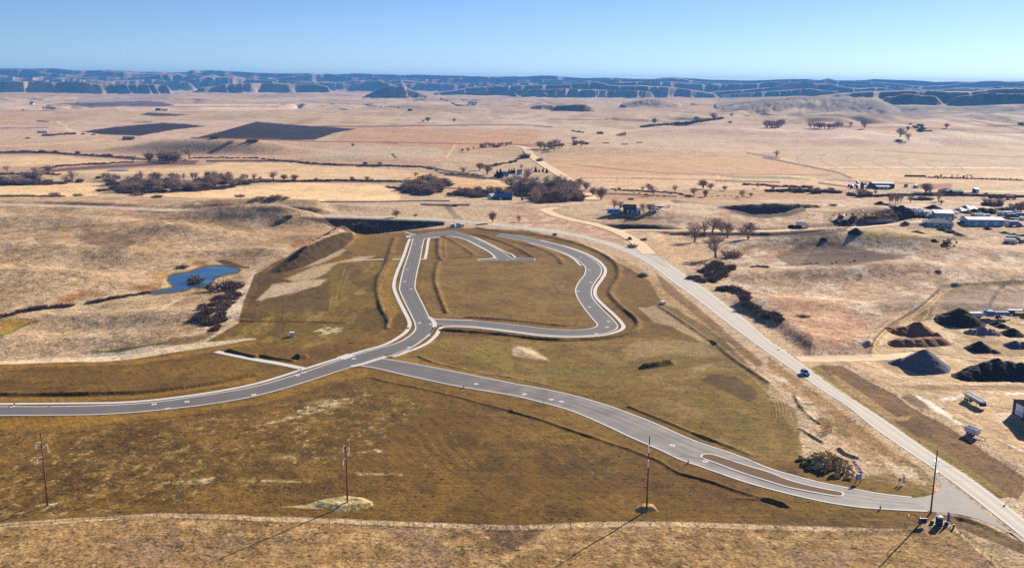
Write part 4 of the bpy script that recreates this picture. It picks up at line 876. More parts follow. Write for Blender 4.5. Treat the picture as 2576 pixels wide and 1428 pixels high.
# drag and wheel lines left by the graders on bare soil, clods and tufts
inv = mathn(nt, 'SUBTRACT', 1.0, rgh)
def rot_noise(ang, sx, sy, dt=3):
    mp = nt.nodes.new('ShaderNodeMapping'); mp.inputs['Rotation'].default_value = (0, 0, R(ang)); nt.links.new(pos, mp.inputs[0])
    return noise_n(nt, mp.outputs[0], 1.0, dt, 0.6, (sx, sy, 1))
sel_ = noise_n(nt, pos, 0.012, 2, 0.5)
g1 = rot_noise(0, 0.02, 0.9); g2 = rot_noise(55, 0.03, 0.8); 
gmix = mathn(nt, 'ADD', mathn(nt, 'MULTIPLY', g1, mathn(nt, 'SUBTRACT', 1.0, sel_)), mathn(nt, 'MULTIPLY', g2, sel_))
s = mathn(nt, 'ADD', s, mathn(nt, 'MULTIPLY', band(gmix, 0, 2.4), mathn(nt, 'MULTIPLY_ADD', inv, 0.75, 0.25)))
cl = mathn(nt, 'SUBTRACT', noise_n(nt, pos, 0.75, 3, 0.6), 0.575)
s = mathn(nt, 'ADD', s, mathn(nt, 'MULTIPLY', mathn(nt, 'MAXIMUM', cl, 0.0), 5.5))
dk = mathn(nt, 'SUBTRACT', noise_n(nt, pos, 0.55, 2, 0.5, (1, 1.3, 1)), 0.585)
s = mathn(nt, 'SUBTRACT', s, mathn(nt, 'MULTIPLY', mathn(nt, 'MAXIMUM', dk, 0.0), 6.0))
fac = mathn(nt, 'MAXIMUM', mathn(nt, 'ADD', s, 1.0), 0.2)
nt.links.new(scale_col(nt, att.outputs['Color'], fac), bs.inputs['Base Color'])
bs.inputs['Roughness'].default_value = 0.95
bs.inputs['Specular IOR Level'].default_value = 0.1
bmp = nt.nodes.new('ShaderNodeBump')
bmp.inputs['Distance'].default_value = 0.35
nt.links.new(mathn(nt, 'MULTIPLY', mathn(nt, 'MULTIPLY_ADD', rgh, 0.7, 0.3), 0.7), bmp.inputs['Strength'])
nt.links.new(noise_n(nt, pos, 0.9, 5, 0.7), bmp.inputs['Height'])
nt.links.new(bmp.outputs[0], bs.inputs['Normal'])
me.materials.append(gm)
# ------------------------------------------------------------------ mesh helpers and materials
class MB:
    def __init__(s): s.v = []; s.f = []; s.m = []
    def add(s, vs, fs, mi=0):
        o = len(s.v); s.v += [tuple(v) for v in vs]; s.f += [tuple(i + o for i in f) for f in fs]; s.m += [mi] * len(fs)
    def box(s, c, d, rz=0, mi=0, taper=1.0, rx=0, ry=0):
        x, y, zz = d[0] / 2, d[1] / 2, d[2] / 2
        E = Euler((rx, ry, rz)).to_matrix()
        vs = []
        for k, t in ((-1, 1.0), (1, taper)):
            for a, b in ((-1, -1), (1, -1), (1, 1), (-1, 1)):
                vs.append(Vector(c) + E @ Vector((a * x * t, b * y * t, k * zz)))
        s.add(vs, [(3, 2, 1, 0), (4, 5, 6, 7), (0, 1, 5, 4), (1, 2, 6, 5), (2, 3, 7, 6), (3, 0, 4, 7)], mi)
    def tube(s, p0, p1, r0, r1=None, n=8, mi=0, cap=True):
        r1 = r0 if r1 is None else r1
        p0, p1 = Vector(p0), Vector(p1)
        d = (p1 - p0)
        if d.length < 1e-6: return
        d.normalize()
        a = d.orthogonal().normalized(); b = d.cross(a)
        vs = []
        for p, r in ((p0, r0), (p1, r1)):
            for i in range(n):
                t = 2 * math.pi * i / n
                vs.append(p + a * math.cos(t) * r + b * math.sin(t) * r)
        fs = [(i, (i + 1) % n, n + (i + 1) % n, n + i) for i in range(n)]
        if cap: fs += [tuple(range(n - 1, -1, -1)), tuple(range(n, 2 * n))]
        s.add(vs, fs, mi)
    def path(s, pts, r, n=6, mi=0):
        for a, b in zip(pts[:-1], pts[1:]): s.tube(a, b, r, r, n, mi)
    def prism(s, prof, y0, y1, mi=0):
        """profile in x,z pushed along y"""
        n = len(prof)
        vs = [(x, y0, zz) for x, zz in prof] + [(x, y1, zz) for x, zz in prof]
        fs = [tuple(range(n)), tuple(range(2 * n - 1, n - 1, -1))] + [((i + 1) % n, i, n + i, n + (i + 1) % n) for i in range(n)]
        s.add(vs, fs, mi)
    def mesh(s, name, mats, smooth=False):
        me = bpy.data.meshes.new(name)
        me.from_pydata(s.v, [], s.f)
        for m in (mats if isinstance(mats, (list, tuple)) else [mats]): me.materials.append(m)
        if any(s.m): me.polygons.foreach_set('material_index', s.m)
        if smooth: me.polygons.foreach_set('use_smooth', [True] * len(s.f))
        me.validate()
        return me
    def build(s, name, mats, parent=None, smooth=False):
        return put(name, s.mesh(name, mats, smooth), parent)
def put(name, me, parent=None):
    o = bpy.data.objects.new(name, me); COL.objects.link(o)
    if parent is not None: o.parent = parent
    return o
def tag(o, label=None, cat=None, group=None, kind=None):
    if label: o['label'] = label
    if cat: o['category'] = cat
    if group: o['group'] = group
    if kind: o['kind'] = kind
    return o
def thing(name, label, cat, loc, rz=0.0, group=None, sc=1.0):
    o = bpy.data.objects.new(name, None); COL.objects.link(o)
    o.location = loc; o.rotation_euler = (0, 0, rz); o.scale = (sc, sc, sc)
    o.empty_display_size = 1
    return tag(o, label, cat, group)
def copy_tree(o, loc, rz=0, label=None, sc=None, group=None):
    c = o.copy(); COL.objects.link(c)
    c.location = loc; c.rotation_euler = (0, 0, rz)
    if sc: c.scale = sc if isinstance(sc, (tuple, list)) else (sc, sc, sc)
    if label: c['label'] = label
    if group: c['group'] = group
    for ch in o.children:
        k = ch.copy(); COL.objects.link(k); k.parent = c
        for g in ch.children:
            q = g.copy(); COL.objects.link(q); q.parent = k
    return c
def mat(name, col, rg=0.8, metal=0.0, var=0.25, scale=2.0, spec=0.3, bump=0.0, coat=0.0, obj=True):
    """a plain surface with some unevenness of tone; col is given in picture (sRGB) values of the bare material"""
    m, nt, bs = nodes(name)
    tc = nt.nodes.new('ShaderNodeTexCoord')
    vec = tc.outputs['Object'] if obj else nt.nodes.new('ShaderNodeNewGeometry').outputs['Position']
    f = noise_n(nt, vec, scale, 5, 0.65)
    fac = mathn(nt, 'MULTIPLY_ADD', f, var * 2, 1 - var)
    rgb = nt.nodes.new('ShaderNodeRGB'); c = lin(col); rgb.outputs[0].default_value = (c[0], c[1], c[2], 1)
    nt.links.new(scale_col(nt, rgb.outputs[0], fac), bs.inputs['Base Color'])
    bs.inputs['Roughness'].default_value = rg; bs.inputs['Metallic'].default_value = metal
    bs.inputs['Specular IOR Level'].default_value = spec
    bs.inputs['Coat Weight'].default_value = coat
    if bump:
        b = nt.nodes.new('ShaderNodeBump'); b.inputs['Strength'].default_value = bump; b.inputs['Distance'].default_value = 0.2
        nt.links.new(f, b.inputs['Height']); nt.links.new(b.outputs[0], bs.inputs['Normal'])
    return m
def road_mat(name, col, streak=0.25, fine=0.2, col2=None, s0=0, s1=1):
    m, nt, bs = nodes(name)
    uv = nt.nodes.new('ShaderNodeUVMap').outputs[0]
    pos = nt.nodes.new('ShaderNodeNewGeometry').outputs['Position']
    a = noise_n(nt, uv, 1.0, 4, 0.6, (9.0, 0.02, 1))
    b = noise_n(nt, pos, 0.12, 4, 0.6)
    c_ = noise_n(nt, pos, 1.6, 4, 0.7)
    f = mathn(nt, 'ADD', mathn(nt, 'MULTIPLY', mathn(nt, 'SUBTRACT', a, 0.5), streak * 2), mathn(nt, 'MULTIPLY', mathn(nt, 'SUBTRACT', b, 0.5), streak * 1.6))
    f = mathn(nt, 'ADD', f, mathn(nt, 'MULTIPLY', mathn(nt, 'SUBTRACT', c_, 0.5), fine * 2))
    f = mathn(nt, 'ADD', f, 1.0)
    # wheel paths polished lighter, a darker paving seam down the middle, pale dust along the gutters
    sx = nt.nodes.new('ShaderNodeSeparateXYZ'); nt.links.new(uv, sx.inputs[0])
    w_ = mathn(nt, 'COSINE', mathn(nt, 'MULTIPLY', sx.outputs[0], 4 * 6.2832))
    f = mathn(nt, 'ADD', f, mathn(nt, 'MULTIPLY', w_, -0.085))
    seam = mathn(nt, 'LESS_THAN', mathn(nt, 'ABSOLUTE', mathn(nt, 'SUBTRACT', sx.outputs[0], 0.5)), 0.012)
    f = mathn(nt, 'ADD', f, mathn(nt, 'MULTIPLY', seam, -0.16))
    ed_ = mathn(nt, 'POWER', mathn(nt, 'MULTIPLY', mathn(nt, 'ABSOLUTE', mathn(nt, 'SUBTRACT', sx.outputs[0], 0.5)), 2.0), 8.0)
    f = mathn(nt, 'ADD', f, mathn(nt, 'MULTIPLY', ed_, mathn(nt, 'MULTIPLY', b, 0.5)))
    rgb = nt.nodes.new('ShaderNodeRGB'); c = lin(col); rgb.outputs[0].default_value = (c[0], c[1], c[2], 1)
    base = rgb.outputs[0]
    if col2:
        mx = nt.nodes.new('ShaderNodeMix'); mx.data_type = 'RGBA'
        c2 = lin(col2)
        mr = nt.nodes.new('ShaderNodeMapRange'); mr.inputs['From Min'].default_value = s0; mr.inputs['From Max'].default_value = s1
        nt.links.new(mathn(nt, 'ADD', sx.outputs[1], mathn(nt, 'MULTIPLY', mathn(nt, 'SUBTRACT', b, 0.5), 160)), mr.inputs['Value'])
        nt.links.new(mr.outputs[0], mx.inputs['Factor']); nt.links.new(base, mx.inputs[6]); mx.inputs[7].default_value = (c2[0], c2[1], c2[2], 1)
        base = mx.outputs[2]
    nt.links.new(scale_col(nt, base, f), bs.inputs['Base Color'])
    bs.inputs['Roughness'].default_value = 0.85; bs.inputs['Specular IOR Level'].default_value = 0.25
    return m
MT = {}
MT['asphalt'] = road_mat('asphalt', (108, 102, 101), 0.36, 0.2)
MT['asphalt_worn'] = road_mat('asphalt_worn', (136, 129, 125), 0.3, 0.16)
MT['highway'] = road_mat('highway_chipseal', (190, 180, 168), 0.12, 0.08)
MT['gravel'] = road_mat('gravel', (224, 192, 150), 0.16, 0.12)
MT['concrete'] = mat('concrete', (208, 202, 194), 0.85, var=0.2, scale=0.5, obj=False)
MT['paint_yellow'] = mat('faded_yellow_paint', (214, 200, 160), 0.7, var=0.2, scale=0.5, obj=False)
MT['soil'] = mat('soil', (104, 76, 46), 0.95, var=0.3, scale=1.2, obj=False)

# ------------------------------------------------------------------ roads
def ribbon(name, lp, rp, m, off, n, skirt=0.3, zf=None):
    a = spline(lp, n=n); b = spline(rp, n=n)
    k = 5
    vs, uvs = [], []
    s = 0
    for i in range(n):
        if i: s += math.hypot(*((a[i] + b[i]) / 2 - (a[i - 1] + b[i - 1]) / 2))
        for j in range(k):
            t = j / (k - 1)
            x, y = a[i] * (1 - t) + b[i] * t
            vs.append((x, y, (ground_z(x, y) if zf is None else zf) + off)); uvs.append((t, s))
    me = bpy.data.meshes.new(name)
    fs = []
    for i in range(n - 1):
        for j in range(k - 1):
            q = i * k + j
            fs.append((q, q + 1, q + k + 1, q + k))
    nv = len(vs)
    for side in (0, k - 1):                         # edges go down into the ground
        base = len(vs)
        for i in range(n):
            x, y, zz = vs[i * k + side]; vs.append((x, y, zz - skirt)); uvs.append(uvs[i * k + side])
        for i in range(n - 1):
            fs.append((i * k + side, i * k + k + side, base + i + 1, base + i))
    me.from_pydata(vs, [], fs)
    ul = me.uv_layers.new(name='UVMap')
    for l in me.loops: ul.data[l.index].uv = uvs[l.vertex_index]
    me.materials.append(m)
    bm = bmesh.new(); bm.from_mesh(me); bmesh.ops.recalc_face_normals(bm, faces=bm.faces)
    if sum(f.normal.z for f in bm.faces) < 0: bmesh.ops.reverse_faces(bm, faces=bm.faces)
    bm.to_mesh(me); bm.free()
    return tag(put(name, me), kind='structure')
def slab(name, pts, m, off, smooth=True):
    """flat paved area with a free outline"""
    from mathutils.geometry import tessellate_polygon
    n = len(pts)
    vs = [(x, y, off) for x, y in pts]
    tris = tessellate_polygon([[Vector((x, y, 0)) for x, y in pts]])
    me = bpy.data.meshes.new(name)
    fs = []
    for t in tris:
        p = [vs[i] for i in t]
        cr = (p[1][0] - p[0][0]) * (p[2][1] - p[0][1]) - (p[1][1] - p[0][1]) * (p[2][0] - p[0][0])
        fs.append(t if cr > 0 else t[::-1])
    me.from_pydata(vs, [], fs)
    ul = me.uv_layers.new(name='UVMap')
    for l in me.loops: ul.data[l.index].uv = (0.2 + 0.0004 * vs[l.vertex_index][0], vs[l.vertex_index][1])
    me.materials.append(m)
    return tag(put(name, me), kind='structure')
def offset(q, d):
    t = np.gradient(q, axis=0); t /= np.hypot(t[:, 0], t[:, 1])[:, None] + 1e-9
    return q + np.stack([-t[:, 1], t[:, 0]], 1) * d
def kerb(name, pts, width, h, m, base=0.0, side=1, step=2.5, closed=False, flat=False):
    """raised strip of constant width along a line; side: which side of the line it lies on"""
    q = spline(W0(pts) + ([W0(pts)[0]] if closed else []), step=step)
    a, b = (q, offset(q, width * side))
    if side == 0: a, b = offset(q, -width / 2), offset(q, width / 2)
    vs = []
    for i in range(len(q)):
        z0 = base
        vs += [(a[i][0], a[i][1], z0 - 0.15), (a[i][0], a[i][1], z0 + h), (b[i][0], b[i][1], z0 + h), (b[i][0], b[i][1], z0 - 0.15)]
    fs = []
    for i in range(len(q) - 1):
        for j in range(3):
            o = i * 4 + j
            fs.append((o, o + 4, o + 5, o + 1))
    if not closed:
        fs += [(0, 1, 2, 3), tuple(4 * (len(q) - 1) + k for k in (3, 2, 1, 0))]
    me = bpy.data.meshes.new(name); me.from_pydata(vs, [], fs); me.materials.append(m)
    bm = bmesh.new(); bm.from_mesh(me); bmesh.ops.recalc_face_normals(bm, faces=bm.faces)
    if sum(f.normal.z for f in bm.faces) < 0: bmesh.ops.reverse_faces(bm, faces=bm.faces)
    bm.to_mesh(me); bm.free()
    return tag(put(name, me), kind='structure')
HWZ = 0.10
ribbon('street', W0(S1_L), W0(S1_R), MT['asphalt'], 0.06, 160, zf=0.0)
slab('street', W0(S2), MT['asphalt'], 0.056)
ribbon('street', W0(S3_U), W0(S3_L), MT['asphalt'], 0.05, 40, zf=0.0)
slab('street', W0(S3_T), MT['asphalt'], 0.062)
ribbon('street', W0(S4_I), W0(S4_O), MT['asphalt'], 0.054, 200, zf=0.0)
ribbon('street', W0(S5_U), W0(S5_D), road_mat('asphalt_dusted', (108, 102, 101), 0.34, 0.18, (156, 149, 142), 40, 260), 0.066, 140, zf=0.0)
slab('street', W0(S5_X), road_mat('asphalt_sanded', (164, 156, 148), 0.3, 0.18), 0.062)
hl = [P0(a, b) for a, b in HW_L]; hr = [P0(a, b) for a, b in HW_R]
ribbon('highway', hl, hr, MT['highway'], HWZ, 260, 0.5)
_a = spline(hl, n=300); _b = spline(hr, n=300); _c = (_a + _b) / 2
def ribbon_line(name, q, width, m, off):
    a, b = offset(q, -width / 2), offset(q, width / 2)
    vs, fs = [], []
    for i in range(len(q)):
        for p in (a[i], b[i]): vs.append((p[0], p[1], ground_z(*p) + off))
    for i in range(len(q) - 1): fs.append((2 * i, 2 * i + 1, 2 * i + 3, 2 * i + 2))
    me = bpy.data.meshes.new(name); me.from_pydata(vs, [], fs); me.materials.append(m)
    bm = bmesh.new(); bm.from_mesh(me)
    for f in bm.faces:
        if f.normal.z < 0: f.normal_flip()
    bm.to_mesh(me); bm.free()
    return tag(put(name, me), kind='structure')
ribbon_line('road_marking', _c[:150], 0.35, MT['paint_yellow'], HWZ + 0.012)
ribbon_line('road_marking', offset(_c, 0.0)[:150] * 0.955 + _a[:150] * 0.045, 0.0001, MT['paint_yellow'], -3)
EDGE = mat('faded_white_paint', (224, 218, 206), 0.7, var=0.15, scale=0.5, obj=False)
ribbon_line('road_marking', (_a * 0.93 + _b * 0.07)[:170], 0.18, EDGE, HWZ + 0.012)
ribbon_line('road_marking', (_a * 0.07 + _b * 0.93)[:170], 0.18, EDGE, HWZ + 0.012)
def centre_road(name, pts, width, m, off, n=60, wd_end=None):
    wp = [tuple(at(a, b))[:2] for a, b in pts]
    q = spline(wp, n=n)
    w_ = np.linspace(width, wd_end or width, n)[:, None]
    t = np.gradient(q, axis=0); t /= np.hypot(t[:, 0], t[:, 1])[:, None] + 1e-9
    nrm = np.stack([-t[:, 1], t[:, 0]], 1)
    a, b = q + nrm * w_ / 2, q - nrm * w_ / 2
    return ribbon(name, a, b, m, off, n, 0.6)
centre_road('gravel_road', GR_A, 10, MT['gravel'], 0.3, 120)
centre_road('gravel_road', GR_B, 14, MT['gravel'], 0.25, 16)
centre_road('gravel_road', GR_C, 15, MT['gravel'], 0.6, 90)
centre_road('gravel_road', GR_D, 6.5, MT['gravel'], 0.2, 60)
centre_road('gravel_road', GR_E, 7.5, MT['gravel'], 0.06, 40)

slab('gravel_road', W0(M(2, [(1000, 522), (1110, 500), (1140, 520), (1215, 590), (1275, 598), (1330, 640), (1390, 700), (1330, 690), (1180, 600)])), MT['highway'], 0.16)
# kerbs and pavements; measured lines lie on the asphalt edge, strips grow outward
KH = 0.13
CONC = MT['concrete']
kerb('kerb', S1_L[:8], 0.75, KH, CONC, side=1); kerb('kerb', S1_L[7:], 0.75, KH, CONC, side=1)
kerb('kerb', S1_R[:9] + L(1, [(950, 294), (1010, 285)]), 0.7, KH, CONC, side=-1)
kerb('kerb', L(1, [(1320, 188)]) + S1_R[12:16], 0.7, KH, CONC, side=-1)
kerb('kerb', S1_R[16:], 0.7, KH, CONC, side=-1)
kerb('kerb', S1_R[14:17], 0.7, KH, CONC, side=-1)
SW = L(0, [(-260, 667), (0, 667), (700, 661), (1200, 653), (1600, 622), (2100, 555), (2576, 463)]) + L(1, [(450, 327), (850, 202), (1060, 138), (1300, 68)]) + M(1, [(1280, 1298), (1337, 1240), (1348, 1180), (1300, 1080), (1250, 980), (1215, 890), (1215, 830), (1240, 740), (1290, 620), (1335, 490), (1352, 452)])
kerb('pavement', SW, 2.0, 0.10, CONC, side=0)
kerb('pavement', M(1, [(1376, 1428), (1500, 1370), (1580, 1300), (1612, 1250), (1660, 1222), (1900, 1228), (2250, 1268)]) + M(2, [(250, 1300), (480, 1312), (680, 1308), (840, 1290), (950, 1255), (980, 1222), (960, 1185), (900, 1120), (800, 1030), (740, 965), (728, 920), (742, 870), (785, 810), (815, 760), (820, 720), (805, 690), (755, 640), (660, 585), (530, 535), (400, 500), (250, 464)]), 2.0, 0.10, CONC, side=0)
kerb('pavement', L(1, [(1375, 192), (1450, 170), (1520, 140), (1570, 124)]), 2.0, 0.098, CONC, side=0)
kerb('kerb', S4_I[:19], 0.7, KH, CONC, side=1); kerb('kerb', S4_I[18:24], 0.7, KH, CONC, side=1); kerb('kerb', S4_I[23:], 0.7, KH, CONC, side=1)
kerb('kerb', S4_O[:14], 0.7, KH, CONC, side=-1); kerb('kerb', S4_O[13:], 0.7, KH, CONC, side=-1)
kerb('pavement', M(2, [(625, 683), (600, 682), (545, 628), (480, 592), (400, 560), (280, 522), (150, 488)]), 1.6, 0.10, CONC, side=0)
kerb('kerb', S3_U, 0.7, KH, CONC, side=1); kerb('kerb', S3_L, 0.7, KH, CONC, side=-1)
kerb('pavement', M(1, [(1880, 428), (1960, 452), (2060, 500), (2180, 560)]) + M(2, [(0, 588), (30, 618)]), 1.5, 0.10, CONC, side=0)
kerb('pavement', M(1, [(1700, 428), (1830, 455), (1960, 515), (2060, 575), (2090, 618), (1950, 632)]), 1.5, 0.10, CONC, side=0)
kerb('kerb', [S3_T[2], S3_T[1], S3_T[0]], 0.6, KH, CONC, side=-1)
kerb('kerb', M(2, [(20, 620), (182, 621), (195, 642)]), 0.6, KH, CONC, side=1)
kerb('kerb', M(1, [(1380, 448), (1350, 440), (1352, 428), (1395, 420), (1480, 409), (1620, 388), (1775, 377)]), 0.7, KH, CONC, side=0)
kerb('kerb', M(1, [(1480, 452), (1500, 446), (1560, 438), (1690, 428)]), 0.7, KH, CONC, side=-1)
kerb('pavement', M(1, [(1312, 394), (1402, 415)]), 2.0, 0.09, CONC, side=0)
kerb('pavement', M(1, [(1340, 440), (1325, 432), (1345, 424), (1380, 420)]), 1.6, 0.09, CONC, side=0)
kerb('pavement', M(1, [(1485, 630), (1500, 560), (1520, 450), (1560, 442), (1690, 432)]), 2.0, 0.10, CONC, side=0)
kerb('pavement', M(1, [(1440, 629), (1488, 629)]), 1.8, 0.101, CONC, side=0)
kerb('pavement', M(1, [(850, 637), (1000, 634), (1150, 631), (1275, 630)]), 2.4, 0.09, CONC, side=0)
kerb('pavement', L(0, [(2175, 140), (2576, 222)]) + L(1, [(200, 255), (480, 312)]), 3.4, 0.09, CONC, side=0)
kerb('pavement', M(1, [(1525, 1140), (1550, 1165), (1570, 1192), (1568, 1225)]), 2.2, 0.092, CONC, side=0)
kerb('pavement', L(1, [(960, 290), (1060, 268), (1180, 230), (1310, 190)]), 2.4, 0.092, CONC, side=0)
kerb('kerb', M(1, [(1525, 1138), (1560, 1156), (1660, 1160), (1900, 1168)]), 0.7, KH + .004, CONC, side=1)
kerb('kerb', S5_U, 0.75, KH, CONC, side=1)
kerb('kerb', S5_D[:-1] + B(3, [(1600, 681)]), 0.75, KH, CONC, side=-1)
kerb('pavement', L(1, [(850, 210), (960, 172)]), 5.0, 0.088, CONC, side=0)
kerb('kerb', isl_a, 0.7, 0.2, CONC, side=1, closed=True, step=1.5)
sl_ = slab('traffic_island', [tuple(p) for p in spline(W0(isl_a + isl_a[:1]), step=1.5)[:-1]], MT['soil'], 0.16)
# ------------------------------------------------------------------ trees and shrubs
BARK = mat('grey_bark', (120, 104, 96), 0.95, var=0.35, scale=3.0)
TWIG = mat('bare_twigs', (178, 154, 138), 0.95, var=0.35, scale=1.5)
TWIG2 = mat('bare_twigs_brown', (168, 138, 118), 0.95, var=0.35, scale=1.5)
SHRUB = mat('shrub_stems', (124, 100, 86), 0.95, var=0.4, scale=1.5)
SHRUB2 = mat('shrub_stems_pale', (172, 148, 126), 0.95, var=0.4, scale=1.5)
RUST = mat('russet_twigs', (190, 138, 72), 0.95, var=0.4, scale=1.5)
NEEDLE = mat('spruce_needles', (34, 48, 34), 0.95, var=0.4, scale=1.5)
def sliver(mb, p, d, ln, wd):
    d = d.normalized(); s = d.orthogonal().normalized()
    s = Matrix.Rotation(random.uniform(0, 6.28), 3, d) @ s
    e = p + d * ln
    mb.add([p - s * wd / 2, p + s * wd / 2, e + s * wd * 0.15, e - s * wd * 0.15], [(0, 1, 2, 3)])
def grow(trunk, crown, p, d, ln, r, lvl, top, spread):
    """limb of four bends; children leave along it"""
    segs = 3
    q = p.copy(); dd = d.normalized()
    pts = [q.copy()]
    for k in range(segs):
        dd = (dd + Vector((random.uniform(-1, 1), random.uniform(-1, 1), random.uniform(-0.4, 0.8))) * 0.16).normalized()
        q = q + dd * ln / segs
        pts.append(q.copy())
    rr_ = [r * (1 - 0.62 * k / segs) for k in range(segs + 1)]
    tgt = trunk if lvl <= 1 else crown
    for k in range(segs):
        tgt.tube(pts[k], pts[k + 1], rr_[k], rr_[k + 1], 6 if lvl == 0 else (4 if lvl < 3 else 3), cap=False)
    if lvl == top:
        for k in range(8):
            t = random.uniform(0.1, 1.0) * segs
            i = min(int(t), segs - 1)
            b = pts[i].lerp(pts[i + 1], t - i)
            v = (dd + Vector((random.gauss(0, 1), random.gauss(0, 1), random.gauss(0.25, 0.8))) * 0.85)
            sliver(crown, b, v, random.uniform(0.5, 1.15) * ln * 0.62, 0.05 * ln ** 0.3)
        return
    nch = [9, 5, 5, 4][lvl]
    for k in range(nch):
        t = (0.2 + 0.8 * (k + random.random() * 0.8) / nch) * segs if lvl == 0 else (0.15 + 0.85 * (k + random.random()) / nch) * segs
        t = min(t, segs - 0.01)
        i = int(t); b = pts[i].lerp(pts[i + 1], t - i)
        a = random.uniform(0, 6.28) + k * 2.4
        side = Vector((math.cos(a), math.sin(a), 0))
        v = (dd * 0.7 + side * spread * random.uniform(0.7, 1.25) + Vector((0, 0, 0.15 if lvl == 0 else random.uniform(-0.25, 0.2)))).normalized()
        f_ = (0.84 - 0.42 * t / segs) * random.uniform(0.8, 1.1) if lvl == 0 else random.uniform(0.5, 0.75)
        grow(trunk, crown, b, v, ln * f_, rr_[i] * 0.6, lvl + 1, top, spread)
def make_tree(spread=0.85, stems=1, trunk_len=5.0, twig=None):
    tb, cb = MB(), MB()
    for s in range(stems):
        d = Vector((random.uniform(-0.3, 0.3), random.uniform(-0.3, 0.3), 1)) if stems > 1 else Vector((random.uniform(-.08, .08), random.uniform(-.08, .08), 1))
        grow(tb, cb, Vector((random.uniform(-.4, .4) * (stems > 1), random.uniform(-.4, .4) * (stems > 1), -0.3)), d, trunk_len, 0.42 if stems == 1 else 0.26, 0, 3, spread)
    top = max(v[2] for v in cb.v)
    k = 1.0 / top
    tb.v = [(a * k, b * k, c * k) for a, b, c in tb.v]; cb.v = [(a * k, b * k, c * k) for a, b, c in cb.v]
    return tb, cb
TREES = []
for i, (sp_, st_, tl_, tw_) in enumerate([(0.95, 1, 5.0, TWIG), (0.8, 1, 6.0, TWIG), (1.05, 2, 5.0, TWIG2), (0.6, 1, 7.0, TWIG2), (0.85, 2, 6.0, TWIG), (0.7, 3, 5.0, TWIG2)]):
    tb, cb = make_tree(sp_, st_, tl_)
    whole = MB(); whole.v = tb.v + cb.v; o = len(tb.v); whole.f = tb.f + [tuple(j + o for j in f) for f in cb.f]; whole.m = [0] * len(tb.f) + [1] * len(cb.f)
    TREES.append((tb.mesh('trunk', BARK), cb.mesh('crown', tw_), whole.mesh('bare_tree', [BARK, tw_])))
def make_shrub(n, m, flat=0.8, wid=0.06):
    mb = MB()
    for k in range(n):
        a = random.uniform(0, 6.28); rr_ = math.sqrt(random.random()) * 0.42
        p = Vector((math.cos(a) * rr_, math.sin(a) * rr_, -0.05))
        d = Vector((p.x * 1.1 + random.uniform(-.25, .25), p.y * 1.1 + random.uniform(-.25, .25), flat)).normalized()
        ln = random.uniform(0.45, 1.0) * (1.0 - 0.5 * rr_)
        e = p + d * ln * 0.6
        mb.tube(p, e, 0.012, 0.007, 4, cap=False)
        for j in range(9):
            b = p.lerp(e, random.uniform(0.25, 1.0))
            v = d + Vector((random.gauss(0, 1), random.gauss(0, 1), random.gauss(0.1, 0.6))) * 0.6
            sliver(mb, b, v, random.uniform(0.2, 0.5) * ln, wid * random.uniform(0.35, 0.8))
    return mb.mesh('bare_shrub', m)
SHRUBS = [make_shrub(90, SHRUB), make_shrub(75, SHRUB), make_shrub(80, SHRUB2, 0.9), make_shrub(100, SHRUB, 0.6), make_shrub(90, RUST)]
def make_spruce():
    tb, cb = MB(), MB()
    tb.tube((0, 0, -0.03), (0, 0, 0.9), 0.025, 0.006, 6)
    for k in range(26):
        h = 0.06 + 0.92 * k / 26
        rad_ = 0.25 * (1 - h) ** 0.85 + 0.012
        nb = max(6, int(13 * (1 - h)) + 5)
        for j in range(nb):
            a = j * 6.283 / nb + k * 1.3 + random.uniform(-.2, .2)
            d = Vector((math.cos(a), math.sin(a), random.uniform(-0.45, -0.1)))
            for q in range(3):
                sliver(cb, Vector((0, 0, h)) + d * rad_ * 0.1 * q, d + Vector((random.gauss(0, .25), random.gauss(0, .25), random.gauss(0, .2))), rad_ * random.uniform(0.75, 1.15), 0.045)
    return tb.mesh('trunk', BARK), cb.mesh('crown', NEEDLE)
SPRUCE = make_spruce()
def tree(pt, hp, label, group=None, kind=None, parts=None, wide=1.0, p=None):
    """hp: height in picture units"""
    p = at(*pt) if p is None else p
    h = hp * mpp(p)
    k = random.randrange(len(TREES)) if kind is None else kind
    sc = (h * wide * random.uniform(0.92, 1.1), h * wide * random.uniform(0.92, 1.1), h)
    rz = random.uniform(0, 6.28)
    if parts is None: parts = hp >= 30
    if parts:
        o = thing('bare_tree', label, 'tree', p, rz, group); o.scale = sc
        put('trunk', TREES[k][0], o); put('crown', TREES[k][1], o)
    else:
        o = put('bare_tree', TREES[k][2]); o.location = p; o.rotation_euler = (0, 0, rz); o.scale = sc
        tag(o, label, 'tree', group)
    return o
PENDING = []
def shrub(pt, hp, label, group=None, kind=None, wide=1.5, p=None):
    p = at(*pt) if p is None else p
    h = hp * mpp(p)
    k = random.choice((0, 1, 3)) if kind is None else kind
    PENDING.append((hp * hp * wide * (1 if group else 3), k, p, random.uniform(0, 6.28), (h * wide * random.uniform(.8, 1.2), h * wide * random.uniform(.8, 1.2), h * random.uniform(.85, 1.15)), label, group))
def brush(pts, n, h0, h1, line_=False, wide=1.7):
    for q in (scatter_line(pts, n, 3, 1) if line_ else scatter_poly(pts, n)):
        shrub(q, random.uniform(h0, h1), '', 'mass', wide=wide)
        a = PENDING.pop(); PENDING.append((0,) + a[1:])
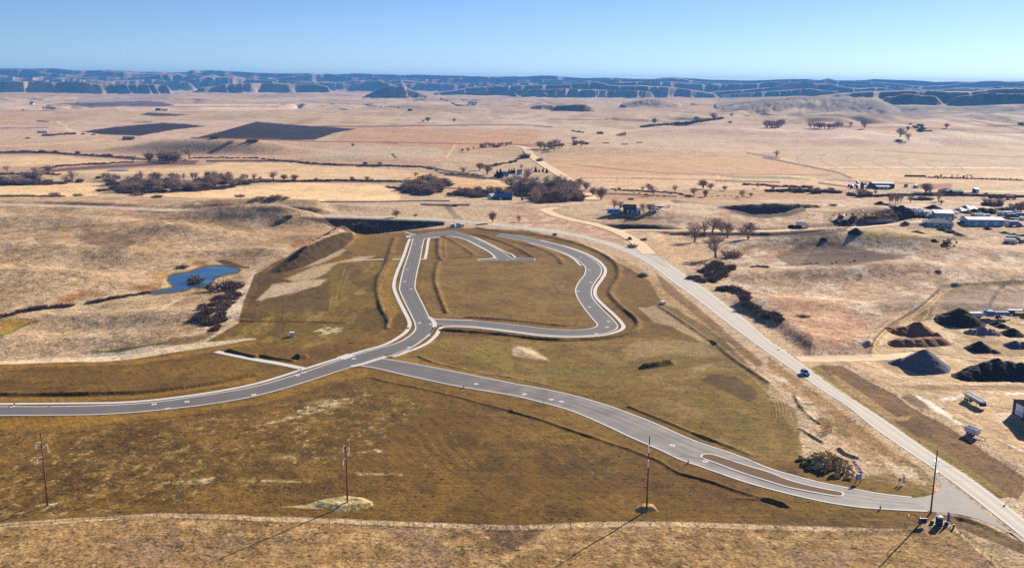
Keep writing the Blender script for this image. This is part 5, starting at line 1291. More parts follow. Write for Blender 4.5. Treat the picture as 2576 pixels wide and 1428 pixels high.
def place_shrubs(most=290):
    """the largest stand as shrubs of their own; the countless small far ones are one mass of brush"""
    PENDING.sort(key=lambda q: -q[0])
    for _, k, p, rz, sc, label, group in PENDING[:most]:
        o = put('bare_shrub', SHRUBS[k]); o.location = p; o.rotation_euler = (0, 0, rz); o.scale = sc
        tag(o, label, 'shrub', group)
    vs, fs, ms, off = [], [], [], 0
    for _, k, p, rz, sc, label, group in PENDING[most:]:
        me = SHRUBS[k]
        c = np.zeros(len(me.vertices) * 3, np.float32); me.vertices.foreach_get('co', c); c = c.reshape(-1, 3) * np.array(sc)
        ca, sa = math.cos(rz), math.sin(rz)
        vs.append(np.stack([c[:, 0] * ca - c[:, 1] * sa + p.x, c[:, 0] * sa + c[:, 1] * ca + p.y, c[:, 2] + p.z], 1))
        f = np.zeros(len(me.polygons) * 4, np.int32); me.loops.foreach_get('vertex_index', f); fs.append(f + off); off += len(c)
        ms.append(np.full(len(me.polygons), {0: 0, 1: 0, 2: 1, 3: 0, 4: 2}[k], np.int32))
    if vs:
        vs = np.concatenate(vs); fs = np.concatenate(fs); ms = np.concatenate(ms)
        me = bpy.data.meshes.new('brush')
        me.vertices.add(len(vs)); me.vertices.foreach_set('co', vs.astype(np.float32).ravel())
        me.loops.add(len(fs)); me.loops.foreach_set('vertex_index', fs)
        me.polygons.add(len(fs) // 4); me.polygons.foreach_set('loop_start', np.arange(0, len(fs), 4, dtype=np.int32)); me.polygons.foreach_set('loop_total', np.full(len(fs) // 4, 4, np.int32))
        for m in (SHRUB, SHRUB2, RUST): me.materials.append(m)
        me.polygons.foreach_set('material_index', ms)
        me.update(calc_edges=True)
        tag(put('brush', me), 'small dark brush scattered along creeks, ditches and wood edges', kind='stuff')
def scatter_poly(pts, n, gap=0):
    p = np.array(pts); out = []
    while len(out) < n:
        x = random.uniform(p[:, 0].min(), p[:, 0].max()); y = random.uniform(p[:, 1].min(), p[:, 1].max())
        if inside(np.array([x]), np.array([y]), pts)[0] and all(abs(x - a) + 2 * abs(y - b) > gap for a, b in out): out.append((x, y))
    return sorted(out, key=lambda q: q[1])
def scatter_line(pts, n, jx=2, jy=1):
    q = spline(pts, n=max(n, 2))
    return [(a + random.uniform(-jx, jx), b + random.uniform(-jy, jy)) for a, b in q]
def wood(pts, n, h0, h1, label, group, shrubs=0.0, s_label=None, s_group=None, wide=1.0, line_=False, kinds=None):
    for q in (scatter_line(pts, n) if line_ else scatter_poly(pts, n)):
        if random.random() < shrubs: shrub(q, random.uniform(h0, h1) * 0.6, s_label, s_group, wide=1.5)
        else: tree(q, random.uniform(h0, h1), label, group, wide=wide, kind=None if kinds is None else random.choice(kinds))
# woods, each with one description that is true of its trees and of no others
wood(T(0, [(960, 1340), (1040, 1240), (1400, 1235), (1900, 1235), (2400, 1255), (2390, 1290), (1900, 1345), (1500, 1362), (1100, 1362)]), 78, 17, 27, 'bare grey tree in the long dense thicket between two tan fields at left', 'trees of the long thicket', 0.5, 'dark brush under the trees of the long thicket between two tan fields', 'brush of the long thicket', 1.6)
for zx, zy, h in [(1345, 1235, 96), (1300, 1232, 70), (1750, 1245, 84), (1830, 1235, 86), (1865, 1238, 80), (1985, 1240, 100), (2050, 1240, 100), (2105, 1240, 92), (2180, 1238, 92), (2312, 1240, 68), (2357, 1240, 76), (2425, 1246, 74)]:
    tree(T(0, [(zx, zy)])[0], h / 3.78, 'taller bare tree standing up along the back edge of the long thicket', 'tall trees of the long thicket', wide=0.75)
wood(T(0, [(0, 1262), (300, 1225), (520, 1250), (790, 1256), (620, 1272), (300, 1285), (60, 1292), (0, 1290)]), 30, 16, 28, 'bare tree in the brushy creek belt at the left edge of the valley', 'trees of the left creek belt', 0.5, 'dark brush of the creek belt at the left edge of the valley', 'brush of the left creek belt', 1.5)
for zx, zy, h, lb in [(75, 1165, 85, 'round bare tree nearest the left edge above the creek belt'), (320, 1178, 70, 'second bare tree from the left edge above the creek belt'), (470, 1170, 80, 'bare tree beside a shrub at the upper bend of the left creek belt'), (690, 1258, 125, 'largest round bare tree, at the right end of the left creek belt')]:
    tree(T(0, [(zx, zy)])[0], h / 3.78, lb, wide=1.1)
wood(T(0, [(-60, 1180), (60, 1168), (300, 1172), (560, 1180), (300, 1190)]), 12, 7, 12, '', None, 1.0, 'low dark brush along the upper bank at the far left of the valley', 'brush of the upper left bank')
wood(T(0, [(820, 1205), (1000, 1215), (1200, 1220), (1450, 1235), (1300, 1245), (900, 1225)]), 14, 12, 19, 'bare tree of the thin row leading into the long thicket', 'trees of the thin row', 0.4, 'brush of the thin row leading into the long thicket', 'brush of the thin row')
wood(T(0, [(1330, 1065), (1500, 1050), (1700, 1050), (1700, 1072), (1500, 1075)]), 16, 22, 31, 'bare grey tree in the round grove by the oxbow, left of the tan mound', 'trees of the round grove', wide=1.4)
tree(T(0, [(1805, 1025)])[0], 29, 'spreading bare tree alone at the right end of the round grove', kind=0, wide=1.15)
tree(T(0, [(1262, 1068)])[0], 22, 'slender bare tree at the left end of the round grove')
wood(T(1, [(1370, 1320), (1450, 1290), (1700, 1260), (1850, 1262), (1740, 1370), (1560, 1388), (1450, 1365)]), 34, 18, 28, 'bare tree in the dark grove between the tan field and the spruce farmstead', 'trees of the dark grove', 0.35, 'dark brush in the grove between the tan field and the spruce farmstead', 'brush of the dark grove', 1.45)
shrub(T(1, [(1640, 1232)])[0], 22, 'russet leafy bush topping the dark grove', kind=4, wide=1.8)
shrub(T(1, [(1590, 1228)])[0], 15, 'smaller russet bush left of the tall russet one', kind=4, wide=1.6)
tree(T(1, [(1515, 1210)])[0], 14, 'small bare tree above the dark grove beside the russet bush', wide=1.2)
wood(T(1, [(1820, 1375), (1950, 1350), (2200, 1350), (2430, 1360), (2430, 1410), (2000, 1405)]), 26, 14, 28, 'bare tree in the brushy belt left of the blue roofed house', 'trees left of the blue house', 0.45, 'brush of the belt left of the blue roofed house', 'brush left of the blue house')
wood(Z(1940, 640, 5.6, [(420, 700), (600, 640), (900, 560), (1300, 560), (1800, 600), (2150, 760), (2100, 930), (1600, 960), (1100, 960), (950, 800), (650, 760)]), 52, 22, 38, 'bare grey tree in the big wood at the middle of the valley', 'trees of the middle wood', 0.25, 'dark brush in the big wood at the middle of the valley', 'brush of the middle wood', 1.3)
for zx, zy, h, lb, k, wd in [(945, 500, 350, 'large pale bare tree in front of the white quonset shed', 0, 0.85), (1135, 985, 420, 'tallest bare tree at the front edge of the middle wood, left part', 1, 0.8), (45, 330, 250, 'round bare tree left of the spruce clump', 0, 0.9), (815, 240, 190, 'thin bare tree behind the blue shed', 3, 0.6),
                             (2120, 540, 150, 'round bare tree right of the gravel road above the wood', 1, 1.1), (2280, 660, 190, 'second round bare tree right of the gravel road above the wood', 0, 1.1), (2420, 800, 210, 'bare tree right of the gravel road at the wood bridge', 1, 1.1), (1640, 480, 110, 'low bare tree at the back of the middle wood by the road', 2, 1.2)]:
    tree(Z(1940, 640, 5.6, [(zx, zy)])[0], h / 8.9, lb, kind=k, wide=wd)
def spruces(items):
    for zx, zy, h, lb, g in items:
        p = at(*Z(1940, 640, 5.6, [(zx, zy)])[0])
        hh = h / 8.9 * mpp(p)
        o = thing('spruce_tree', lb, 'tree', p, random.uniform(0, 6), g); o.scale = (hh * 1.2, hh * 1.2, hh)
        put('trunk', SPRUCE[0], o); put('crown', SPRUCE[1], o)
spruces([(1135, 268, 135, 'dark green spruce, tallest and leftmost of the row of four', None), (1212, 268, 80, 'dark green spruce, smallest of the row of four', None), (1298, 268, 100, 'dark green spruce, third from the left in the row of four', None), (1384, 290, 118, 'broad dark green spruce nearest the gravel road', None)] +
        [(zx, zy, h, 'dark spruce in the clump left of the farm sheds', 'spruces of the farm clump') for zx, zy, h in ((270, 380, 170), (345, 400, 220), (300, 405, 150), (380, 400, 140), (220, 375, 90), (540, 300, 115), (590, 300, 110), (650, 305, 135), (620, 308, 100))])
brush(T(0, [(950, 1345), (1040, 1270), (1400, 1255), (1900, 1250), (2400, 1262), (2390, 1295), (1900, 1345), (1500, 1365), (1100, 1366)]), 110, 9, 15)
brush(T(0, [(0, 1268), (300, 1240), (520, 1255), (790, 1262), (620, 1278), (300, 1285), (0, 1292)]), 45, 7, 13)
brush(T(0, [(0, 1185), (300, 1182), (560, 1190)]), 22, 4, 8, True)
brush(T(0, [(0, 975), (350, 972), (600, 990), (900, 1005), (1250, 1025)]), 60, 3, 5.5, True)
brush(T(0, [(2430, 1032), (1900, 1030), (1750, 1050)]), 30, 3, 6, True)
brush(T(0, [(380, 1128), (700, 1100), (1000, 1085), (1250, 1070)]), 40, 4, 7, True)
brush(T(1, [(0, 1030), (300, 1062), (700, 1090), (1100, 1105), (1500, 1112), (1650, 1130), (1800, 1180), (2100, 1185)]), 80, 3, 6, True)
brush(T(1, [(0, 1262), (400, 1250), (900, 1245), (1400, 1255)]), 60, 4, 8, True)
brush(T(1, [(1370, 1330), (1450, 1300), (1700, 1270), (1850, 1265), (1740, 1370), (1560, 1390), (1450, 1368)]), 60, 9, 16)
brush(T(1, [(1820, 1380), (1950, 1355), (2200, 1355), (2430, 1365), (2430, 1410), (2000, 1408)]), 45, 8, 14)
brush(Z(1940, 640, 5.6, [(420, 720), (600, 660), (900, 600), (1300, 580), (1800, 640), (2150, 790), (2100, 940), (1600, 970), (1100, 970), (950, 830), (650, 790)]), 90, 12, 20)
brush(T(1, [(1250, 1305), (1400, 1330)]), 10, 5, 8, True)
brush(T(0, [(0, 1395), (250, 1393), (600, 1398)]), 36, 4, 7, True)
brush(T(2, [(960, 1330), (1150, 1340), (1300, 1350), (1550, 1362), (1700, 1400)]), 40, 3, 6, True)
brush(T(2, [(1250, 735), (1450, 715), (1650, 700), (1800, 682), (2000, 655)]), 45, 5, 9, True)
brush(T(3, [(0, 1345), (300, 1345), (680, 1360)]), 40, 7, 12, True)
brush(T(3, [(780, 1385), (1080, 1392), (1350, 1385), (1700, 1385), (2000, 1390), (2437, 1400)]), 70, 6, 11, True)
brush(T(2, [(2200, 1280), (2437, 1290)]) + T(3, [(60, 1300), (400, 1310)]), 30, 4, 8, True)
brush(M(3, [(2050, 200), (2250, 190)]), 20, 8, 13, True)
# right half of the valley
wood(T(2, [(255, 940), (350, 905), (490, 910), (495, 955), (380, 962)]), 14, 12, 21, 'bare tree in the clump beside the bend of the gravel road', 'trees of the road bend clump', 0.3, 'brush in the clump beside the bend of the gravel road', 'brush of the road bend clump', 1.3)
wood(T(2, [(510, 905), (600, 880), (720, 880), (735, 915), (600, 920)]), 10, 9, 17, 'bare tree of the loose group right of the road bend clump', 'trees of the loose group', 0.4, 'brush of the loose group right of the road bend clump', 'brush of the loose group')
wood(T(2, [(545, 775), (610, 770), (690, 790), (640, 790)]), 6, 5, 9, '', None, 1.0, 'dark brush of the small patch above the loose group', 'brush of the small upper patch')
shrub(T(2, [(838, 800)])[0], 10, 'single round dark shrub by the hay stack', wide=1.2)
shrub(T(2, [(590, 845)])[0], 9, 'single dark shrub above the loose group of trees', wide=1.4)
wood(T(2, [(1255, 735), (1450, 715), (1600, 705), (1800, 680), (2000, 655)]), 24, 7, 12, '', None, 1.0, 'dark brush along the far creek below the brown ridge', 'brush of the far creek', line_=True)
for zx, zy, h, lb in [(1360, 705, 62, 'leaning bare tree at the left end of the far creek brush'), (1760, 690, 66, 'bare tree standing in the middle of the far creek brush'), (1920, 665, 70, 'bare tree near the right end of the far creek brush'), (2085, 645, 58, 'upper bare tree just right of the far creek brush'), (2075, 712, 46, 'lower bare tree just right of the far creek brush'), (2415, 745, 70, 'bare tree beyond the far creek with a long shadow')]:
    tree(T(2, [(zx, zy)])[0], h / 3.78, lb, wide=1.1)
wood(T(3, [(0, 742), (60, 745), (125, 730)]), 10, 17, 22, 'bare tree of the short shelter row on the far slope, left one of two', 'trees of the left shelter row', line_=True)
wood(T(3, [(410, 745), (520, 750), (610, 750), (700, 742)]), 12, 14, 18, 'bare tree of the long shelter row on the far slope, right one of two', 'trees of the right shelter row', line_=True)
for zx, zy, h, lb in [(775, 740, 72, 'single bare tree just right of the right shelter row'), (912, 748, 88, 'largest single bare tree right of the right shelter row'), (78, 1022, 72, 'lone bare tree beside the field with curved wheel tracks'), (1705, 745, 52, 'lone bare tree on the slope near the right edge'), (1262, 828, 95, 'upper bare tree of the pair below the gully brush'), (1340, 868, 96, 'lower bare tree of the pair below the gully brush'), (1330, 770, 50, 'small pale bare tree above the pair below the gully brush')]:
    tree(T(3, [(zx, zy)])[0], h / 3.78, lb, wide=1.0)
wood(T(3, [(1320, 690), (1400, 700), (1500, 735), (1440, 830), (1415, 830), (1430, 760)]), 16, 7, 13, '', None, 1.0, 'dark brush filling the gully on the far right slope', 'brush of the right gully')
wood(T(3, [(1480, 775), (1550, 770)]), 5, 6, 9, '', None, 1.0, 'dark brush in the side arm of the right gully', 'brush of the gully arm', line_=True)
shrub(T(3, [(2425, 715)])[0], 14, 'dark shrub at the right edge of the far slope', wide=1.6)
shrub(T(3, [(1245, 870)])[0], 10, 'dark shrub left of the lower bare tree of the pair')
wood(T(3, [(40, 1340), (250, 1335), (450, 1340), (680, 1350), (660, 1372), (300, 1365), (60, 1362)]), 26, 11, 18, 'bare tree of the hedge belt left of the white barn', 'trees left of the white barn', 0.55, 'brush of the hedge belt left of the white barn', 'brush left of the white barn')
wood(T(3, [(780, 1375), (900, 1380), (1080, 1385), (1080, 1400), (850, 1400)]), 14, 10, 20, 'bare tree of the group in front of the white barn', 'trees before the white barn', 0.6, 'brush of the group in front of the white barn', 'brush before the white barn')
for zx, zy, h, lb in [(1140, 720, 270, 0), (1185, 722, 290, 0), (1240, 728, 260, 0), (1300, 735, 270, 0), (1360, 735, 300, 0), (1415, 730, 290, 0), (1650, 712, 220, 1), (1990, 500, 290, 2), (2110, 520, 230, 3), (2300, 690, 330, 4), (2360, 760, 150, 5)]:
    lbs = ['tall slender bare tree of the row behind the dark stockpiles', 'bare tree at the left of the brush behind the stockpiles', 'upright bare tree left of the dark house', 'bare tree close behind the upright one left of the dark house', 'large round bare tree in front of the dark house', 'small bare tree below the large round one near the dark house']
    tree(Z(3360, 690, 5.855, [(zx, zy)])[0], h / 9.31, lbs[lb], 'tall row behind the stockpiles' if lb == 0 else None, kind=3 if lb == 0 else None, wide=0.7 if lb == 0 else 1.0)
wood(Z(3360, 690, 5.855, [(1680, 640), (1900, 600), (2150, 620), (2100, 650), (1800, 660)]), 12, 9, 17, '', None, 1.0, 'dark brush beside the bare trees left of the dark house', 'brush near the dark house')
wood(M(3, [(1840, 150), (2000, 140), (2060, 160), (2000, 170)]), 12, 14, 26, 'bare tree in the smoky group by the far stockpiles at right', 'trees of the smoky group', 0.3, 'brush in the smoky group by the far stockpiles', 'brush of the smoky group')
wood(M(3, [(2090, 190), (2240, 180), (2300, 210), (2150, 215)]), 10, 16, 24, 'bare tree of the group against the right edge by the parked vehicles', 'trees at the right edge', 0.3, 'brush of the group against the right edge by the parked vehicles', 'brush at the right edge')
wood(M(3, [(1880, 80), (2100, 95), (2040, 100)]), 8, 8, 14, 'bare tree of the thin row beyond the smoky group', 'thin row beyond the smoke', 0.4, 'brush of the thin row beyond the smoky group', 'brush beyond the smoke')
for k, (zx, zy, h, lb) in enumerate([(1350, 1385, 110, 'double bare tree on the dark ditch bank in mid valley'), (1302, 1335, 72, 'bare tree left behind the double tree in mid valley'), (1552, 1350, 72, 'round bare tree right of the double tree in mid valley'), (1825, 1320, 95, 'broad bare tree right of mid valley above the dark round one'), (1890, 1328, 66, 'bare tree touching the broad one right of mid valley'), (1735, 1388, 86, 'dark round bare tree right of mid valley'), (2022, 1338, 52, 'small pale bare tree left of the hedge belt'), (1842, 1398, 70, 'thin bare tree below the broad one right of mid valley'), (2190, 1405, 84, 'bare tree by the pond bank right of mid valley'), (2345, 1315, 66, 'bare tree at the left end of the hedge belt'), (640, 1300, 84, 'bare tree beyond the wood beside the gravel road'), (705, 1335, 84, 'dark bare tree next to the one beside the gravel road'), (765, 1385, 84, 'bare tree at the right edge of the wood'), (848, 1425, 135, 'big spreading bare tree just right of the wood'), (1245, 1340, 48, 'low bare tree on the ditch left of the double tree'), (1020, 1338, 40, 'small bare tree alone on the ditch right of the wood'), (2275, 1400, 50, 'small bare tree right of the pond bank tree')]):
    tree(T(2, [(zx, zy)])[0], h / 3.78, lb, wide=1.1)
wood(T(2, [(1100, 1345), (1400, 1395), (1560, 1360), (1700, 1400), (2000, 1390), (2200, 1400)]), 20, 4, 8, '', None, 1.0, 'low brush on the ditch banks right of the middle wood', 'brush of the ditch banks', line_=True)
for zx, zy, h, lb, k, wd in [(1605, 478, 190, 'bare cottonwood at the left of the group by the gravel lane', 1, 0.95), (1760, 400, 150, 'tall bare cottonwood at the back of the group by the gravel lane', 0, 1.1), (1790, 618, 240, 'nearest and largest bare cottonwood of the group below the gravel lane', 0, 0.85), (1900, 440, 170, 'bare cottonwood behind the largest one, to its right', 4, 0.9), (2070, 452, 165, 'bare cottonwood at the right of the group by the gravel lane', 2, 1.05), (1690, 420, 130, 'bare cottonwood between the left one and the tall one at the back', 1, 0.9), (1850, 400, 120, 'small bare cottonwood on the lane behind the largest one', 5, 0.9),
                             (900, 188, 95, 'bare tree left of the brown house, nearer one', 1, 1.0), (945, 205, 95, 'bare tree touching the left wall of the brown house', 0, 0.8), (1155, 220, 110, 'tall thin bare tree right of the brown house', 3, 0.9), (1205, 215, 85, 'second bare tree right of the brown house', 2, 0.9), (1245, 205, 70, 'bare tree behind the white camper by the brown house', 1, 0.9), (65, 302, 65, 'small bare tree alone in the grass below the gravel road', 0, 1.0)]:
    tree(M(2, [(zx, zy)])[0], h / 3.494, lb, kind=k, wide=wd)
tree(M(1, [(1235, 262)])[0], 20, 'bare tree just above the highway left of the basin', kind=2, wide=1.3)
tree(M(1, [(2080, 308)])[0], 32, 'forked bare tree above the highway at the top of the loop', kind=5, wide=0.9)
for k, (q, h, lb, kd, wd) in enumerate([(M(1, [(280, 268)])[0], 18, 'dark shrub below the highway at the left end of the basin', None, 1.2), (M(1, [(1750, 165)])[0], 9, 'small dark shrub on the pale hill above the basin', None, 1.3), (M(2, [(375, 420)])[0], 10, 'grey shrub on the near edge of the highway above the loop', 2, 1.1), (M(2, [(1062, 525)])[0], 15, 'brown shrub left of the gravel road junction', 2, 1.5), (M(2, [(1150, 778)])[0], 11, 'dark shrub between the loop and the highway', None, 1.8), (M(2, [(1935, 605)])[0], 26, 'tan willow shrub right of the largest cottonwood', 2, 1.6), (M(1, [(1405, 248)])[0], 6, 'small dark shrub above the highway by the basin', None, 1.4),
                                        (M(0, [(1718, 826)])[0], 26, 'bare shrub on the tiny island in the pond', None, 1.6), (M(0, [(1960, 905)])[0], 38, 'big rounded bare willow on the near bank of the pond', 0, 1.7), (M(0, [(2060, 880)])[0], 28, 'smaller bare willow right of the big one at the pond', None, 1.5), (M(0, [(1600, 705)])[0], 12, 'low dark shrub on the far bank of the pond', None, 2.2), (M(0, [(2110, 85)])[0], 14, 'round bare shrub at the foot of the right tan field', 2, 1.6), (M(0, [(480, 70)])[0], 14, 'bare shrub on the hill edge below the left tan field', 2, 1.8), (M(0, [(690, 75)])[0], 12, 'second bare shrub on the hill edge below the left tan field', 2, 1.8), (M(0, [(1200, 72)])[0], 12, 'pale dome shaped shrub below the long thicket', 2, 2.2), (M(0, [(1382, 90)])[0], 12, 'dark shrub below the long thicket near its right end', None, 1.8), (M(1, [(180, 100)])[0], 18, 'bare shrub at the bottom of the right tan field', 2, 1.6), (M(1, [(30, 102)])[0], 12, 'wide bare shrub left at the bottom of the right tan field', 2, 2.6), (M(1, [(262, 98)])[0], 10, 'small shrub right at the bottom of the right tan field', 2, 1.6), (M(1, [(125, 102)])[0], 12, 'bare shrub second from the left below the right tan field', 2, 1.6),
                                        (M(3, [(1500, 740)])[0], 6, 'small dark shrub alone on the pale right slope', None, 2.0), (M(3, [(350, 175)])[0], 12, 'bare shrub above the dark basin at right', 2, 2.2), (M(3, [(420, 175)])[0], 10, 'second bare shrub above the dark basin at right', 2, 2.0), (M(3, [(570, 160)])[0], 9, 'bare shrub at the foot of the pale dome hill', 2, 2.2), (M(3, [(310, 1135)])[0], 9, 'flat dark shrub on the right prairie beside the highway', None, 3.0), (M(2, [(1160, 462)])[0], 9, 'rusty brown shrub beside the gravel road junction', 4, 1.4), (M(2, [(1045, 108)])[0], 9, 'dark shrub under a pole behind the brown house', None, 1.4)]):
    shrub(q, h, lb, kind=kd, wide=wd)
wood(M(0, [(1755, 1075), (1860, 990), (1990, 935), (2110, 905), (2120, 950), (1985, 1065), (1960, 1130), (2015, 1200), (1985, 1240), (1890, 1255), (1820, 1225), (1735, 1170)]), 62, 18, 28, '', None, 1.0, 'dark purple brush in the gully thicket below the pond', 'brush of the pond gully')
wood(M(0, [(-30, 1150), (120, 1110), (300, 1070), (420, 1060), (610, 1042)]), 28, 14, 24, '', None, 1.0, 'dark brush of the hedge that runs in from the left edge', 'brush of the left hedge', line_=True)
wood(M(0, [(795, 1012), (950, 985), (1150, 950), (1305, 930)]), 24, 12, 19, '', None, 1.0, 'dark brush of the hedge that ends at the pond outlet', 'brush of the pond hedge', line_=True)
wood(M(2, [(1560, 805), (1640, 770), (1720, 700), (1800, 690), (1740, 660), (1760, 640), (1900, 690), (1995, 685), (1930, 740), (1840, 790), (1770, 855), (1690, 840)]), 40, 17, 27, '', None, 1.0, 'dark brush in the upper thicket between the highway and the right prairie', 'brush of the upper right thicket')
wood(M(2, [(1825, 900), (1930, 900), (2030, 950), (2060, 1030), (2150, 1080), (2240, 1140)]) + M(3, [(40, 1120), (100, 1165)]), 40, 21, 33, '', None, 1.0, 'dark brush of the lower thicket running along the highway', 'brush of the lower right thicket', line_=True)
wood(M(2, [(2115, 695), (2180, 692), (2250, 700)]), 7, 7, 10, '', None, 1.0, 'low dark brush at the fold of the right prairie', 'brush of the prairie fold', line_=True)
wood(M(3, [(330, 670), (600, 640), (900, 600), (700, 670), (450, 690)]), 14, 3, 6, '', None, 1.0, 'small dark brush on the shaded face of the right hill', 'brush of the shaded hill')
wood(M(1, [(850, 300), (1100, 300), (1130, 380), (900, 395)]), 12, 20, 32, '', None, 1.0, 'dark brush at the bottom of the shaded basin under the highway', 'brush of the basin')
wood(T(0, [(440, 820), (550, 808), (700, 800)]), 10, 9, 15, '', None, 1.0, 'brush of the belt beside the curved track at the far left', 'brush beside the curved track', line_=True)
wood(T(0, [(425, 578), (515, 580)]), 6, 10, 14, 'bare tree of the small far shelter clump at left', 'far shelter clump', line_=True)
for zx, zy, h, lb in [(220, 575, 16, 'tiny far tree left of the shelter clump'), (265, 845, 28, 'small bush alone on the far left plain'), (790, 805, 26, 'small bush at the tip of the ploughed field'), (890, 810, 22, 'small bush below the edge of the left ploughed field'), (2040, 845, 46, 'pale tree at the corner of the large ploughed field'), (2195, 885, 36, 'bush on the track below the large ploughed field'), (2370, 875, 38, 'dark bush under the large ploughed field, left of two'), (2420, 875, 42, 'dark bush under the large ploughed field, right of two'), (745, 510, 16, 'tiny tree on the far dark strip'), (125, 970, 30, 'bush on the dark ditch, leftmost'), (225, 970, 34, 'bush on the dark ditch, second from the left'), (400, 975, 42, 'bush on the dark ditch, third from the left'), (465, 980, 36, 'bush on the dark ditch, fourth from the left'), (530, 978, 36, 'thin bush on the dark ditch, fifth from the left'), (740, 985, 38, 'bush on the dark ditch, sixth from the left'), (1020, 1010, 46, 'bush on the dark ditch, near its right end'), (880, 1000, 26, 'small bush on the dark ditch right of its middle')]:
    shrub(T(0, [(zx, zy)])[0], h / 3.78, lb, kind=2 if zx % 2 else None, wide=1.3)
for zx, zy, h, lb in [(925, 922, 38, 'round shrub on the edge of the mound in mid plain'), (1045, 1105, 50, 'leaning bare tree on the dark ditch, left of two'), (1180, 1105, 52, 'leaning bare tree on the dark ditch, right of two'), (1640, 685, 52, 'small bare tree on the plain under the dark knoll'), (1885, 685, 36, 'shrub right of the small tree under the dark knoll'), (1590, 690, 32, 'faint shrub left of the small tree under the dark knoll'), (2020, 972, 52, 'dark shrub in a row of three on the plain, middle'), (1970, 968, 32, 'dark shrub in a row of three on the plain, left'), (2070, 950, 34, 'dark shrub in a row of three on the plain, right'), (2200, 1185, 108, 'round bare tree left of the farm with spruces'), (2125, 1145, 80, 'bare tree behind the round one left of the spruce farm'), (1965, 1175, 66, 'dark bare tree by the ditch left of the spruce farm'), (910, 1245, 46, 'bush on the fence row between two fields, right part'), (1060, 1248, 50, 'bush on the fence row between two fields, far right'), (1110, 1250, 34, 'small bush beside the far right one on the fence row'), (570, 1245, 36, 'bush on the fence row between two fields, middle'), (1190, 1262, 34, 'wide bush near the dark grove on the fence row'), (165, 1240, 90, 'bare tree right of the long thicket, leftmost of three'), (260, 1242, 66, 'bare tree right of the long thicket, second of three'), (375, 1250, 76, 'bare tree right of the long thicket, third of three'), (40, 1250, 54, 'bare tree at the right tip of the long thicket')]:
    tree(T(1, [(zx, zy)])[0], h / 3.78, lb, wide=1.15, parts=False)
wood(T(1, [(2150, 935), (2250, 925), (2340, 920)]), 10, 10, 16, 'bare tree of the clump above the gravel road bend', 'trees above the road bend', 0.4, 'brush of the clump above the gravel road bend', 'brush above the road bend', 1.2, True)
wood(T(1, [(2380, 910), (2430, 908)]), 3, 9, 12, 'bare tree right of the clump above the gravel road bend', 'trees right of the bend clump', line_=True)
wood(T(1, [(2250, 1105), (2350, 1085), (2437, 1070)]) + T(2, [(60, 1045), (150, 1030)]), 16, 8, 15, '', None, 1.0, 'brush in the belt running up to the gravel road above the spruces', 'brush above the spruces', line_=True)
shrub(T(2, [(115, 1030)])[0], 20, 'bigger dark shrub at the road end of the belt above the spruces', wide=1.3)
shrub(T(2, [(262, 1060)])[0], 13, 'dark shrub across the gravel road from the brush belt', wide=1.2)
wood(T(1, [(1190, 545), (1290, 548), (1430, 562)]), 8, 3, 6, '', None, 1.0, 'far dark brush in front of the isolated butte', 'brush before the butte', line_=True)
wood(T(1, [(1760, 470), (1850, 500), (1930, 530), (2080, 525)]), 14, 4, 8, '', None, 1.0, 'far dark brush along the creek under the long bluff', 'brush under the long bluff', line_=True)
place_shrubs()
# ------------------------------------------------------------------ water
def water_mat():
    m, nt, bs = nodes('pond_water')
    bs.inputs['Roughness'].default_value = 0.06
    bs.inputs['Specular IOR Level'].default_value = 0.7
    pos = nt.nodes.new('ShaderNodeNewGeometry').outputs['Position']
    mx = nt.nodes.new('ShaderNodeMix'); mx.data_type = 'RGBA'
    mr = nt.nodes.new('ShaderNodeMapRange'); mr.inputs['From Min'].default_value = 0.45; mr.inputs['From Max'].default_value = 0.75
    nt.links.new(noise_n(nt, pos, 0.06, 4, 0.6, (0.6, 1.6, 1)), mr.inputs['Value']); nt.links.new(mr.outputs[0], mx.inputs['Factor'])
    mx.inputs[6].default_value = (0.012, 0.06, 0.14, 1); mx.inputs[7].default_value = (0.10, 0.17, 0.24, 1)
    nt.links.new(mx.outputs[2], bs.inputs['Base Color'])
    b = nt.nodes.new('ShaderNodeBump'); b.inputs['Strength'].default_value = 0.12; b.inputs['Distance'].default_value = 0.05
    nt.links.new(noise_n(nt, pos, 0.5, 4, 0.6, (1.0, 2.2, 1)), b.inputs['Height']); nt.links.new(b.outputs[0], bs.inputs['Normal'])
    return m
WATER = water_mat()
slab('pond_water', [(x, y) for x, y in spline(PONDW + PONDW[:1], step=2)[:-1]], WATER, POND_Z)
_c0 = at(*T(0, [(1130, 1148)])[0])
slab('pond_water', [(_c0.x + a, _c0.y + b) for a, b in ((-13, -9), (10, -10), (14, -2), (12, 9), (-3, 11), (-12, 8))], WATER, _c0.z + 0.5)

# ------------------------------------------------------------------ power line
WOOD = mat('weathered_pole_wood', (128, 84, 52), 0.9, var=0.25, scale=3)
STEEL = mat('galvanised_steel', (196, 198, 202), 0.45, metal=0.6, var=0.1, scale=4)
INSUL = mat('grey_insulator', (206, 212, 222), 0.35, var=0.08, scale=6)
WIRE = mat('aluminium_wire', (120, 114, 110), 0.9, var=0.05, spec=0.05)
poles = []
def top_height(p, vtop):
    lo, hi = 2.0, 40.0
    for _ in range(40):
        h = (lo + hi) / 2
        v = project(p.x, p.y, p.z + h)[1]
        lo, hi = (h, hi) if v > vtop else (lo, h)
    return lo
P_B = [B(0, [(480, 632)])[0], B(1, [(920, 592)])[0], B(2, [(1355, 652)])[0], B(3, [(1636, 704)])[0]]
P_T = [L(0, [(440, 955)])[0], (875, 1099.5), L(2, [(1387, 990)])[0], B(3, [(1710, 70)])[0]]
